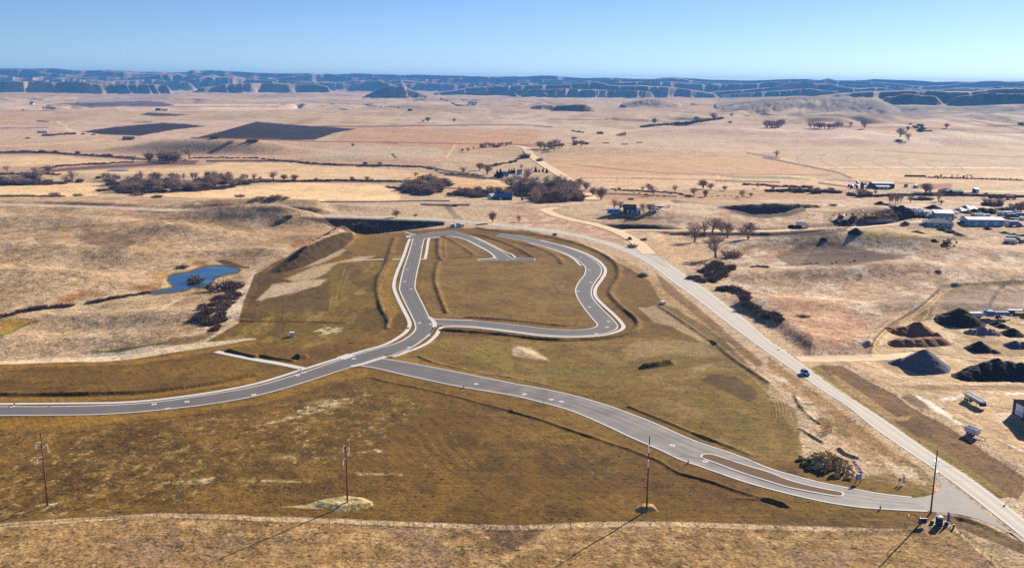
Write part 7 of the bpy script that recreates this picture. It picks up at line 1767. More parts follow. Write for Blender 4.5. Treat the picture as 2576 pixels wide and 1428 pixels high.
pile('dark bank behind the parked white truck on the pale hill', [cone(M, 215, 348, 13, .5), cone(M, 270, 345, 10, .5)], PDK)
pile('dark mound at the brow of the shaded right hill', [cone(M, 490, 455, 10, .45)], PDK)
pile('mound of dark earth below the excavators', [cone(M, 600, 300, 16, .35), cone(M, 690, 310, 20, .3)], PDK)
pile('pinkish ridge of crushed stone right of the boulder heap', [(lambda a: (a[0], a[1], 9, .4))(Z(3180, 1800, 5.6, [(zx, zy)])[0]) for zx, zy in ((1340, 240), (1360, 280), (1380, 315), (1400, 350), (1420, 385), (1440, 420), (1460, 450), (1480, 480))], mat('pink_crushed_stone', (176, 146, 142), 0.95, var=0.6, scale=0.8, bump=0.5), rockn=0.3)
# ------------------------------------------------------------------ vehicles
GLASS = mat('dark_glass', (26, 32, 40), 0.12, var=0.05, spec=0.6); TYRE = mat('tyre_rubber', (34, 33, 33), 0.9, var=0.1); RIM = mat('alloy_rim', (170, 172, 176), 0.4, metal=0.6)
LAMP = mat('headlamp_lens', (236, 236, 226), 0.2); TAIL = mat('tail_lamp', (150, 24, 24), 0.3)
def paint_m(name, col): return mat(name, col, 0.35, var=0.05, spec=0.5, coat=0.4)
BLUECAR = paint_m('blue_car_paint', (38, 84, 150)); DARKCAR = paint_m('dark_car_paint', (44, 48, 58)); WHITECAR = paint_m('white_vehicle_paint', (228, 230, 232)); REDCAR = paint_m('red_vehicle_paint', (150, 40, 34)); YELM = paint_m('machine_yellow', (222, 168, 44)); GREYCAR = paint_m('grey_vehicle_paint', (140, 146, 154)); ORG = paint_m('orange_machine_paint', (206, 110, 44))
def wheel(parent, x, y, r, wd):
    mb = MB(); mb.tube((x, y - wd / 2, r), (x, y + wd / 2, r), r, r, 16); t = mb.build('wheel', TYRE, parent)
    mb = MB(); s = 1 if y > 0 else -1
    mb.tube((x, y + s * (wd / 2 - .02), r), (x, y + s * (wd / 2 + .015), r), r * .6, r * .55, 12); mb.build('rim', RIM, t)
def suv(p, rz, label, m, sc=1.0, pickup=False):
    """nose along +x"""
    o = thing('suv' if not pickup else 'pickup_truck', label, 'car' if not pickup else 'pickup', p, rz, None, sc)
    mb = MB()
    W = 0.95
    if not pickup:
        prof = [(-2.3, .45), (-2.35, .95), (-2.2, 1.12), (1.0, 1.12), (2.15, .98), (2.35, .75), (2.3, .4), (1.9, .32), (-2.0, .32)]
        cab = [(-2.1, 1.12, .88), (-1.85, 1.74, .72), (0.35, 1.76, .72), (1.05, 1.12, .88)]
    else:
        prof = [(-2.7, .5), (-2.72, 1.05), (-0.9, 1.08), (1.3, 1.08), (2.5, 1.0), (2.7, .75), (2.65, .42), (2.2, .36), (-2.4, .36)]
        cab = [(-0.95, 1.08, .9), (-0.8, 1.8, .74), (0.75, 1.8, .74), (1.4, 1.08, .9)]
    n = len(prof)
    rings = [(-W * .93, .97), (-W, 1.0), (W, 1.0), (W * .93, .97)]
    vs = []
    for y, k in ((-W, 1), (-W * .9, 1.0), (W * .9, 1.0), (W, 1)):
        s = 0.985 if abs(y) == W else 1.0
        vs += [(x * s, y, zz if zz < .6 else zz * (0.97 if abs(y) == W else 1)) for x, zz in prof]
    fs = []
    for r_ in range(3):
        for i in range(n):
            j = (i + 1) % n
            fs.append((r_ * n + i, r_ * n + j, r_ * n + n + j, r_ * n + n + i))
    fs += [tuple(range(n - 1, -1, -1)), tuple(range(3 * n, 4 * n))]
    mb.add(vs, fs)
    cv = [(x, -w_, zz) for x, zz, w_ in cab] + [(x, w_, zz) for x, zz, w_ in cab]
    mb.add(cv, [(0, 1, 2, 3), (7, 6, 5, 4), (0, 4, 5, 1), (1, 5, 6, 2), (2, 6, 7, 3)])
    if pickup:
        pass
    b = mb.build('body', m, o)
    def pane(idx, ins=.08, off=.012):
        q = [Vector(cv[i]) for i in idx]; c = sum(q, Vector()) / len(q)
        nrm = (q[1] - q[0]).cross(q[2] - q[0]).normalized()
        if nrm.dot(c - Vector((0, 0, 1.3))) < 0: nrm = -nrm
        g = MB(); g.add([v.lerp(c, ins * 1.6) + nrm * off for v in q] + [v.lerp(c, ins * 1.6) - nrm * .02 for v in q], [(0, 1, 2, 3), (7, 6, 5, 4)] + [(i, i + 4, (i + 1) % 4 + 4, (i + 1) % 4) for i in range(4)])
        return g
    pane((2, 6, 7, 3)).build('windscreen', GLASS, o); pane((0, 4, 5, 1)).build('rear_window', GLASS, o)
    pane((0, 1, 2, 3)).build('side_window', GLASS, o); pane((4, 5, 6, 7)).build('side_window', GLASS, o)
    fx = prof[5][0]
    for y in (-.68, .68):
        g = MB(); g.box((fx - .05, y, .82), (.12, .36, .16)); g.build('headlight', LAMP, o)
        g = MB(); g.box((prof[1][0] + .03, y * 1.1, .85), (.08, .22, .3)); g.build('tail_light', TAIL, o)
        g = MB(); g.box((.75 if not pickup else 1.0, y * 1.52, 1.18), (.14, .22, .16)); g.build('mirror', m, o)
    g = MB(); g.box((fx, 0, .52), (.12, 1.7, .2)); g.build('bumper', BLACKP, o)
    if pickup:
        g = MB(); g.box((-1.8, 0, 1.07), (1.6, 1.6, .04)); g.build('load_bed', BLACKP, o)
    for x in ((-1.45, 1.45) if not pickup else (-1.7, 1.75)):
        for y in (-.82, .82): wheel(o, x, y, .37, .24)
    return o
def road_dir(px, py, px2, py2):
    a, b = at(px, py), at(px2, py2); return a, math.atan2(b.y - a.y, b.x - a.x)
p, rz = road_dir(*L(3, [(372, 372)])[0], *L(3, [(800, 672)])[0])
suv(p + Vector((0, 0, HWZ)), rz, 'blue car driving down the highway past the yard entrance', BLUECAR, 1.12)
p, rz = road_dir(*M(2, [(1035, 458)])[0], *M(2, [(950, 400)])[0])
suv(p + Vector((0, 0, 0.1)), rz, 'dark pickup on the gravel road near its junction with the highway', DARKCAR, 1.15, True)
# dump trailers
SILV = mat('dull_aluminium', (190, 190, 194), 0.5, metal=0.3, var=0.08); TARP = mat('blue_black_tarp', (34, 40, 82), 0.7, var=0.2, scale=.8); TUBW = mat('pale_steel_tub', (212, 214, 220), 0.5, var=0.08)
pr, pf = at(*Z(3780, 1540, 5.95, [(535, 352)])[0]), at(*Z(3780, 1540, 5.95, [(860, 530)])[0])
d = pf - pr; Lg = 11.5
o = thing('dump_trailer', 'long silver dump trailer with a dark blue tarp parked in the yard', 'trailer', (pr + pf) / 2, math.atan2(d.y, d.x))
mb = MB()
for s in (-1, 1):
    mb.add([(-Lg / 2, s * 1.25, 2.9), (Lg / 2, s * 1.25, 2.9), (Lg / 2, s * .7, 1.35), (-Lg / 2, s * .7, 1.35), (-Lg / 2, s * 1.15, 2.9), (Lg / 2, s * 1.15, 2.9), (Lg / 2, s * .6, 1.4), (-Lg / 2, s * .6, 1.4)], [(0, 1, 2, 3), (7, 6, 5, 4), (0, 4, 5, 1), (3, 2, 6, 7), (0, 3, 7, 4), (1, 5, 6, 2)])
mb.box((0, 0, 1.36), (Lg, 1.4, .08))
for s in (-1, 1): mb.add([(s * Lg / 2, -1.25, 2.9), (s * Lg / 2, 1.25, 2.9), (s * Lg / 2, .7, 1.35), (s * Lg / 2, -.7, 1.35), (s * (Lg / 2 - .1), -1.25, 2.9), (s * (Lg / 2 - .1), 1.25, 2.9), (s * (Lg / 2 - .1), .7, 1.35), (s * (Lg / 2 - .1), -.7, 1.35)], [(0, 1, 2, 3), (7, 6, 5, 4), (0, 4, 5, 1), (2, 6, 7, 3), (1, 5, 6, 2), (0, 3, 7, 4)])
tub = mb.build('tub', SILV, o)
for x in np.linspace(-Lg / 2 + .6, Lg / 2 - .6, 10):
    for s in (-1, 1):
        mb = MB(); mb.box((x, s * 1.02, 2.15), (.12, .1, 1.6), rx=-s * .34); mb.build('side_rib', SILV, tub)
mb = MB(); mb.box((0, 0, 2.72), (Lg - .3, 2.2, .05)); mb.build('tarp', TARP, o)
mb = MB(); mb.box((0, .45, 1.15), (Lg - 1, .18, .3)); mb.box((0, -.45, 1.15), (Lg - 1, .18, .3)); mb.box((Lg / 2 - .3, 0, 1.5), (.9, 2.3, 1.2)); mb.build('chassis', BLACKP, o)
for x in (-Lg / 2 + 1.1, -Lg / 2 + 2.4):
    for y in (-1.0, 1.0): wheel(o, x, y, .5, .5)
for y in (-.7, .7):
    mb = MB(); mb.box((Lg / 2 - 3.0, y, .6), (.16, .16, 1.2)); mb.box((Lg / 2 - 3.0, y, .04), (.4, .4, .08)); mb.build('landing_leg', STEEL, o)
pc, pd = at(*Z(3780, 1540, 5.95, [(640, 1195)])[0]), at(*Z(3780, 1540, 5.95, [(940, 1305)])[0])
d = pd - pc
o = thing('grain_trailer', 'small open topped pale grey tipping trailer with a long drawbar', 'trailer', pc, math.atan2(d.y, d.x))
mb = MB()
for s in (-1, 1):
    mb.box((0, s * 1.25, 2.15), (4.6, .1, 1.7)); mb.box((s * 2.3, 0, 2.15), (.1, 2.5, 1.7))
mb.box((0, 0, 1.35), (4.6, 2.5, .1)); mb.build('bin', TUBW, o)
mb = MB(); mb.box((0, 0, 1.75), (4.4, 2.35, .08)); mb.build('load', PB, o)
mb = MB(); mb.box((0, 0, 1.05), (4.2, 1.2, .4)); mb.build('chassis', BLACKP, o)
mb = MB(); mb.tube((2.2, .5, .9), (5.6, 0, .55), .08, .08, 6); mb.tube((2.2, -.5, .9), (5.6, 0, .55), .08, .08, 6); mb.tube((5.3, 0, .6), (5.3, 0, 0), .08, .12, 6); mb.build('drawbar', RUST_M, o)
for x in (-1.2, .1):
    for y in (-.95, .95): wheel(o, x, y, .5, .4)
# workshop cut by the right edge
WALLD = mat('dark_blue_steel_cladding', (58, 70, 92), 0.6, var=0.08, scale=.5); ROOFD = mat('brown_steel_roof', (104, 84, 78), 0.6, var=0.1); DOORW = mat('white_door_panel', (222, 226, 232), 0.5, var=0.04)
A = at(*Z(3780, 1540, 5.95, [(1603, 662)])[0]); Bq = at(*Z(3780, 1540, 5.95, [(1880, 810)])[0])
d = (Bq - A).normalized()
o = thing('workshop', 'dark blue steel workshop with a white overhead door at the right edge', 'building', A, math.atan2(d.y, d.x))
Wg, Hw, Hr, Lw = 24.0, 5.4, 3.6, 26.0
mb = MB(); n5 = [(0, 0), (Wg, 0), (Wg, Hw), (Wg / 2, Hw + Hr), (0, Hw)]
mb.prism(n5, 0, Lw); mb.build('wall', WALLD, o)
mb = MB()
for s in (0, 1):
    e0 = (-.6, Hw - .18) if s == 0 else (Wg + .6, Hw - .18)
    mb.add([(e0[0], -.5, e0[1]), (Wg / 2, -.5, Hw + Hr + .02), (Wg / 2, Lw + .5, Hw + Hr + .02), (e0[0], Lw + .5, e0[1]), (e0[0], -.5, e0[1] + .2), (Wg / 2, -.5, Hw + Hr + .22), (Wg / 2, Lw + .5, Hw + Hr + .22), (e0[0], Lw + .5, e0[1] + .2)], [(0, 1, 2, 3), (7, 6, 5, 4), (0, 4, 5, 1), (1, 5, 6, 2), (2, 6, 7, 3), (3, 7, 4, 0)])
mb.build('roof', ROOFD, o)
mb = MB(); mb.box((3.9, -.06, 2.45), (4.4, .12, 4.3)); dr = mb.build('overhead_door', DOORW, o)
mb = MB()
for k in range(4): mb.box((2.4 + k * 1.0, -.14, 1.65), (.55, .06, .28))
mb.build('window', GLASS, dr)
mb = MB(); mb.box((11, -.06, 2.45), (4.4, .12, 4.3)); mb.build('overhead_door', DOORW, o)
mb = MB()
for xx in (-.02, Wg + .02): mb.box((xx, -.03, Hw / 2), (.25, .1, Hw))
mb.build('corner_trim', ROOFD, o)
# ------------------------------------------------------------------ buildings
def house(name, label, pt, wpx, depth, hw, hr, rz, wm, rm, hip=False, doors=1, wins=3, mono=False, chimney=False, extra=None, cat='building'):
    p = at(*pt); Lh = wpx * mpp(p)
    o = thing(name, label, cat, p, rz)
    x0, x1, y0, y1 = -Lh / 2, Lh / 2, 0, depth
    mb = MB()
    if mono:
        mb.add([(x0, y0, 0), (x1, y0, 0), (x1, y1, 0), (x0, y1, 0), (x0, y0, hw), (x1, y0, hw), (x1, y1, hw + hr), (x0, y1, hw + hr)], [(3, 2, 1, 0), (0, 1, 5, 4), (1, 2, 6, 5), (2, 3, 7, 6), (3, 0, 4, 7), (4, 5, 6, 7)])
        mb.build('wall', wm, o)
        mb = MB(); e = .4
        mb.add([(x0 - e, y0 - e, hw + .02), (x1 + e, y0 - e, hw + .02), (x1 + e, y1 + e, hw + hr + .05), (x0 - e, y1 + e, hw + hr + .05), (x0 - e, y0 - e, hw + .25), (x1 + e, y0 - e, hw + .25), (x1 + e, y1 + e, hw + hr + .28), (x0 - e, y1 + e, hw + hr + .28)], [(3, 2, 1, 0), (4, 5, 6, 7), (0, 1, 5, 4), (1, 2, 6, 5), (2, 3, 7, 6), (3, 0, 4, 7)])
        rf = mb.build('roof', rm, o)
    else:
        ym = (y0 + y1) / 2; hx = depth * .45 if hip else 0
        if hip: mb.box((0, ym, hw / 2), (Lh, depth, hw))
        else:
            mb.add([(x0, y0, 0), (x0, y1, 0), (x0, y1, hw), (x0, ym, hw + hr), (x0, y0, hw), (x1, y0, 0), (x1, y1, 0), (x1, y1, hw), (x1, ym, hw + hr), (x1, y0, hw)], [(4, 3, 2, 1, 0), (5, 6, 7, 8, 9), (0, 5, 9, 4), (1, 2, 7, 6), (0, 1, 6, 5)])
        mb.build('wall', wm, o)
        mb = MB(); e = .45; dz = e * hr / (depth / 2)
        for k, t in ((0, .06), (1, .28)):
            mb.v += [(x0 - e, y0 - e, hw - dz + t), (x1 + e, y0 - e, hw - dz + t), (x1 + e, y1 + e, hw - dz + t), (x0 - e, y1 + e, hw - dz + t), (x0 - e + (hx + e if hip else 0), ym, hw + hr + t), (x1 + e - (hx + e if hip else 0), ym, hw + hr + t)]
        mb.f += [(6, 7, 11, 10), (8, 9, 10, 11), (0, 4, 5, 1), (2, 5, 4, 3), (0, 1, 7, 6), (2, 3, 9, 8), (1, 2, 5), (0, 3, 4), (7, 8, 11), (6, 10, 9), (1, 2, 8, 7), (3, 0, 6, 9)]; mb.m += [0] * 12
        rf = mb.build('roof', rm, o)
    if chimney:
        mb = MB(); mb.box((x0 + Lh * .3, depth * .6, hw + hr), (.9, .9, 1.6)); mb.build('chimney', ROOFD, rf)
    n = doors + wins
    for k in range(n):
        x = x0 + Lh * (k + .7) / (n + .4)
        isd = (k % 2 == 1 and k // 2 < doors) or (wins == 0) or (n == 1)
        mb = MB()
        if isd: mb.box((x, y0 - .05, min(1.5, hw * .42)), (min(2.6, Lh / n * .6), .1, min(3.0, hw * .8))); mb.build('door', DOORW if wm is not WHITEW else ROOFD, o)
        else: mb.box((x, y0 - .05, hw * .6), (min(1.3, Lh / n * .5), .1, 1.1)); mb.build('window', GLASS, o)
    return o
WHITEW = mat('white_steel_siding', (206, 214, 218), 0.6, var=0.06, scale=.4); GREENW = mat('grey_green_siding', (140, 160, 156), 0.6, var=0.06, scale=.4); BLUEW = mat('pale_blue_siding', (150, 176, 208), 0.6, var=0.06, scale=.4); WROOF = mat('white_steel_roof', (240, 238, 230), 0.4, var=0.04, scale=.3); GROOF = mat('grey_shingle_roof', (140, 128, 126), 0.9, var=0.12, scale=1); BRW = mat('dark_brown_boards', (74, 66, 62), 0.8, var=0.2); BRROOF = mat('brown_shingles', (128, 100, 90), 0.9, var=0.12); BROOF = mat('blue_roofing', (70, 120, 170), 0.5, var=0.15, scale=.5); DKW = mat('dark_slate_siding', (64, 74, 92), 0.7, var=0.1); BLUEV = paint_m('bright_blue_panel', (70, 128, 200))
def rz0(px): return -math.atan((px - 1288) / 2400) * 0.0
q = R2([(1240, 592)])[0]; house('metal_building', 'grey green metal building with a white sloping roof in the contractor yard', q, 46, 12, 6.2, 1.6, -.18, GREENW, WROOF, doors=3, wins=0, mono=True)
q = R2([(1180, 700)])[0]; house('office_house', 'pale blue house with a grey hipped roof in front of the metal building', q, 62, 14, 3.4, 2.6, -.12, BLUEW, GROOF, hip=True, doors=1, wins=4)
q = R2([(1940, 680)])[0]; house('long_workshop', 'long pale blue workshop with a white roof at the right of the contractor yard', q, 92, 15, 5.2, 1.2, .02, BLUEW, WROOF, doors=4, wins=3)
q = R2([(1475, 168)])[0]; house('farmhouse', 'dark house with a pale grey metal roof beyond the stockpiles', q, 25, 10, 4.0, 1.4, 0, DKW, GROOF, doors=1, wins=3)
q = R2([(1340, 150)])[0]; house('farm_shed', 'grey roofed shed joined to the left of the dark house', q, 26, 14, 3.4, 3.0, .25, DKW, GROOF, hip=True, doors=1, wins=1)
q = Z(3360, 690, 5.855, [(1020, 372)])[0]; house('barn', 'long barn with a bright white roof in the farm at right', q, 54, 16, 6.0, 1.6, -.03, DKW, WROOF, doors=2, wins=0)
q = Z(3360, 690, 5.855, [(1020, 395)])[0]; house('lean_to_shed', 'low lean-to shed with a white roof in front of the long barn', q, 33, 7, 3.4, .5, -.03, DKW, WROOF, doors=3, wins=0, mono=True)
q = Z(3360, 690, 5.855, [(1790, 360)])[0]; house('shed', 'small shed with a white roof alone right of the long barn', q, 8, 5, 2.8, .6, 0, DKW, WROOF, doors=1, wins=0)
q = Z(3360, 690, 5.855, [(1560, 345)])[0]; house('hut', 'tiny dark hut between the long barn and the small white roofed shed', q, 6, 4, 2.6, 1.0, 0, DKW, GROOF, doors=1, wins=0)
q = R2([(1790, 125)])[0]; house('barn', 'small white roofed barn right of the dark house', q, 10, 6, 4.0, .9, .2, DKW, WROOF, doors=1, wins=0)
q = Z(2400, 780, 6.44, [(775, 468)])[0]; house('brown_house', 'dark brown house on the hillock beside the gravel road', q, 30, 9, 4.6, 2.6, 0, BRW, BRROOF, doors=1, wins=4, chimney=True)
q = Z(2400, 780, 6.44, [(1010, 490)])[0]; house('white_shed', 'narrow white shed at the right corner of the brown house', q, 8, 5, 4.0, 1.2, .2, WHITEW, WROOF, doors=1, wins=0)
q = Z(1940, 640, 5.6, [(715, 432)])[0]
p = at(*q); Lh = 21 * mpp(p); o = thing('quonset_shed', 'white half round metal shed left of the large bare tree', 'building', p, 0)
mb = MB(); n = 14; r_ = 4.2
for x in (-Lh / 2, Lh / 2):
    for k in range(n + 1): mb.v.append((x, r_ + r_ * math.cos(math.pi * k / n), r_ * 1.15 * math.sin(math.pi * k / n)))
mb.f = [(k, k + 1, n + 2 + k, n + 1 + k) for k in range(n)]; mb.m = [0] * n; mb.build('arched_roof', WROOF, o, True)
for s, nm in ((-1, 'end_wall'), (1, 'end_wall')):
    mb = MB(); mb.add([(s * (Lh / 2 - .05), r_ + r_ * .985 * math.cos(math.pi * k / n), r_ * 1.13 * math.sin(math.pi * k / n)) for k in range(n + 1)], [tuple(range(n + 1))]); ew = mb.build(nm, WHITEW, o)
    mb = MB(); mb.box((s * (Lh / 2), r_, 1.5), (.1, 3, 3)); mb.build('door', ROOFD, ew)
q = Z(1940, 640, 5.6, [(770, 330)])[0]; house('blue_shed', 'blue metal shed behind the half round white shed', q, 12, 8, 4.5, 2.0, 0, BLUEV, BROOF, doors=1, wins=1)
q = Z(1940, 640, 5.6, [(450, 362)])[0]; house('farmhouse', 'low reddish farmhouse with a blue grey roof among the spruces', q, 17, 9, 3.2, 2.4, 0, BRW, BROOF, doors=1, wins=3, chimney=True)
q = Z(1940, 640, 5.6, [(420, 898)])[0]; house('blue_house', 'house with a blue roof behind the bare trees in mid valley', q, 42, 11, 3.4, 3.2, .05, DKW, BROOF, doors=1, wins=4)
q = Z(1940, 640, 5.6, [(190, 890)])[0]; house('pale_shed', 'shed with a steep pale roof left of the blue roofed house', q, 12, 8, 3.0, 3.2, .6, WHITEW, WROOF, doors=1, wins=0)
q = Z(1940, 640, 5.6, [(835, 905)])[0]; house('small_white_hut', 'small white hut right of the blue roofed house', q, 6, 3, 2.6, 1.0, 0, WHITEW, WROOF, doors=1, wins=0)
q = T(0, [(1215, 856)])[0]; house('farmhouse', 'dark farm buildings below the ploughed fields at left', q, 26, 12, 3.5, 3, 0, DKW, GROOF, doors=1, wins=3)
q = T(0, [(1500, 580)])[0]; house('barn', 'tiny blue roofed barn on the far left plain', q, 11, 14, 6, 4, 0, DKW, BROOF, doors=1, wins=1)
q = T(0, [(1560, 578)])[0]; house('shed', 'tiny long pale shed right of the far blue roofed barn', q, 20, 10, 4, 2, 0, WHITEW, GROOF, doors=2, wins=0)
q = T(0, [(298, 520)])[0]; house('barn', 'tiny white barn at the left of the far dark strip', q, 9, 14, 7, 5, 0, WHITEW, GROOF, doors=1, wins=0)
q = T(1, [(2062, 517)])[0]; house('barn', 'tiny white roofed barn under the long bluff', q, 24, 20, 7, 7, 0, WHITEW, WROOF, doors=1, wins=0)
q = T(1, [(1465, 583)])[0]; house('shed', 'tiny shed on the plain in front of the isolated butte', q, 11, 12, 5, 4, 0, DKW, GROOF, doors=1, wins=0)
q = T(0, [(400, 790)])[0]; house('shed', 'pale low sheds beside the curved track at the far left', q, 24, 8, 3, 2, .1, PTAN, WROOF, doors=1, wins=0)
# bins and silos
def silo(pt, wpx, hpx, lb, m):
    p = at(*pt); k = mpp(p); r_ = wpx * k / 2; h = hpx * k
    o = thing('grain_bin', lb, 'silo', p, 0, 'grain bins left of the long barn')
    mb = MB(); mb.tube((0, 0, 0), (0, 0, h * .78), r_, r_, 16); mb.build('shell', m, o, True)
    mb = MB(); mb.tube((0, 0, h * .78), (0, 0, h), r_ * 1.05, r_ * .12, 16); rf = mb.build('roof', GREYCAR, o); mb = MB(); mb.tube((0, 0, h), (0, 0, h + .5), r_ * .14, r_ * .14, 8); mb.build('cap', STEEL, rf)
    mb = MB(); mb.box((0, -r_ - .03, 1.2), (.9, .12, 2.0)); mb.build('hatch', STEEL, o)
for zx, zy, wq, hq, lb in ((515, 392, 9, 19, 'tallest dark blue grain bin left of the long barn'), (270, 372, 7, 10, 'short grain bin, leftmost but one of the group'), (215, 330, 7, 6, 'low tank at the far left of the grain bins'), (400, 365, 6, 9, 'grain bin just left of the tallest one'), (360, 325, 5, 7, 'small grain bin behind the others'), (570, 285, 12, 6, 'wide low bin right of the tallest grain bin'), (670, 340, 9, 7, 'pale bin next to the long barn'), (400, 270, 6, 8, 'rearmost small bin left of the long barn')):
    silo(Z(3360, 690, 5.855, [(zx, zy)])[0], wq, hq, lb, DKW if zx not in (670, 570) else GREYCAR)
HAY = mat('straw_bales', (196, 150, 86), 0.95, var=0.3, scale=.6)
q = T(2, [(1035, 812)])[0]; p = at(*q); o = thing('hay_stack', 'stack of golden straw bales on the far plain, open on the left', 'hay stack', p, 0)
bl = MB(); bl.box((0, 0, 1.1), (2.3, 5, 2.2)); blm = bl.mesh('bale', HAY)
for lv, row in enumerate(((-9, -5, -2, 1, 4, 7, 10), (-5, -2, 1, 4, 7, 10), (1, 4, 7, 10), (7, 10))):
    for x in row: b = put('bale', blm, o); b.location = (x * 1.15, random.uniform(-.4, .4), lv * 2.25)
for zx, zy, lb in ((897, 890, 'dark feed trough on the middle plain, left of three'), (1072, 902, 'dark feed trough on the middle plain, middle of three'), (1212, 884, 'dark feed trough on the middle plain, right of three')):
    p = at(*T(2, [(zx, zy)])[0]); k = mpp(p); o = thing('feed_trough', lb, 'trough', p, 0, 'feed troughs on the middle plain')
    mb = MB(); mb.box((0, 0, 1.3), (15 * k, 3, 1.4)); mb.build('tank', DKW, o); mb = MB(); [mb.box((x * k, 0, .3), (.6, 2.4, .6)) for x in (-6, 0, 6)]; mb.build('skids', WOOD, o)
# small vehicles of the yards; a few picture units each
def truck_mesh(kind):
    mb = MB()
    if kind == 'van': mb.prism([(-2.6, .4), (-2.6, 2.3), (1.2, 2.3), (2.0, 1.3), (2.6, 1.2), (2.6, .4)], -1, 1, 0); mb.prism([(1.25, 2.1), (1.95, 1.35), (1.9, 1.3), (1.15, 2.1)], -.9, .9, 1)
    if kind == 'pickup': mb.prism([(-2.7, .45), (-2.7, 1.0), (-.9, 1.0), (-.8, 1.75), (.7, 1.75), (1.3, 1.05), (2.6, .95), (2.7, .45)], -.95, .95, 0); mb.prism([(-.7, 1.68), (.65, 1.68), (1.15, 1.12), (-.78, 1.12)], -.97, .97, 1)
    if kind == 'truck': mb.prism([(1.8, .6), (1.8, 2.7), (3.0, 2.7), (3.5, 1.7), (4.2, 1.6), (4.2, .6)], -1.15, 1.15, 0); mb.box((-1.4, 0, 2.2), (5.8, 2.4, 2.4), 0, 0); mb.prism([(3.05, 2.55), (3.45, 1.75), (3.4, 1.7), (2.95, 2.55)], -1.0, 1.0, 1); mb.box((-.2, 0, .8), (8, .9, .3), 0, 1)
    if kind == 'camper': mb.prism([(-3.4, .6), (-3.5, 2.9), (3.2, 2.9), (3.5, 1.6), (3.2, .6)], -1.2, 1.2, 0); mb.box((-1.5, -1.21, 1.9), (1.4, .04, .8), 0, 1); mb.box((1.2, -1.21, 1.9), (1.6, .04, .8), 0, 1); mb.tube((3.3, 0, .7), (4.6, 0, .5), .08, .08, 5, 1)
    if kind == 'flatbed': mb.box((-1, 0, 1.1), (7, 2.4, .25), 0, 0); mb.box((-1, 0, .85), (6.5, .8, .3), 0, 1); mb.prism([(2.7, .6), (2.7, 2.6), (3.7, 2.6), (4.2, 1.6), (4.8, 1.5), (4.8, .6)], -1.1, 1.1, 0)
    if kind == 'tank': mb.tube((-3.5, 0, 1.9), (1.6, 0, 1.9), 1.1, 1.1, 14, 0); mb.prism([(2.0, .6), (2.0, 2.7), (3.1, 2.7), (3.6, 1.7), (4.4, 1.6), (4.4, .6)], -1.1, 1.1, 0); mb.box((.2, 0, .8), (8, .9, .3), 0, 1); mb.prism([(3.15, 2.55), (3.55, 1.75), (3.5, 1.7), (3.05, 2.55)], -1.0, 1.0, 1)
    ax = {'van': (-1.6, 1.7), 'pickup': (-1.7, 1.7), 'truck': (-3, -2, 3.2), 'camper': (-.5, .4), 'flatbed': (-3.2, -2.2, 3.8), 'tank': (-2.6, -1.6, 3.3)}[kind]
    for x in ax:
        for y in (-.9, .9): mb.tube((x, y - .15, .45), (x, y + .15, .45), .45, .45, 10, 1)
    return mb
VM = {}
def small_vehicle(pt, kind, m, rz, lb, sc=1.2, grp=None):
    key = (kind, m.name)
    if key not in VM: VM[key] = truck_mesh(kind).mesh({'van': 'parked_van', 'pickup': 'parked_pickup', 'truck': 'box_truck', 'camper': 'camper_trailer', 'flatbed': 'flatbed_truck', 'tank': 'tank_truck'}[kind], [m, BLACKP])
    o = put(VM[key].name.split('.')[0], VM[key]); o.location = at(*pt); o.rotation_euler = (0, 0, rz); o.scale = (sc,) * 3
    tag(o, lb, {'van': 'van', 'pickup': 'pickup', 'truck': 'truck', 'camper': 'camper', 'flatbed': 'truck', 'tank': 'truck'}[kind], grp)
G1 = 'vehicles parked left of the metal building'
for zx, zy, kd, m, rz in ((650, 455, 'flatbed', GREYCAR, .3), (720, 470, 'truck', WHITECAR, 0), (800, 465, 'truck', WHITECAR, .1), (850, 480, 'van', REDCAR, 0), (760, 500, 'pickup', WHITECAR, .2), (830, 520, 'truck', GREYCAR, 0), (900, 510, 'camper', WHITECAR, .1), (960, 520, 'truck', WHITECAR, -.1), (920, 555, 'flatbed', DARKCAR, 0), (1000, 555, 'truck', WHITECAR, .1), (1050, 560, 'van', WHITECAR, 0)):
    small_vehicle(R2([(zx, zy)])[0], kd, m, rz, 'vehicle in the jumble of trucks parked left of the metal building', 1.35, G1)
G2 = 'vehicles parked at the right edge of the yard'
for zx, zy, kd, m, rz in ((2220, 520, 'truck', WHITECAR, 0), (2290, 500, 'van', WHITECAR, 0), (2360, 530, 'truck', GREYCAR, .1), (2300, 560, 'flatbed', DARKCAR, 0), (2390, 560, 'truck', DARKCAR, 0), (2450, 580, 'flatbed', GREYCAR, 0), (2540, 545, 'truck', BLUECAR, 0), (2560, 590, 'van', WHITECAR, 0), (2350, 465, 'flatbed', WHITECAR, 0)):
    small_vehicle(R2([(zx, zy)])[0], kd, m, rz, 'vehicle in the row of trucks parked at the right edge of the yard', 1.35, G2)
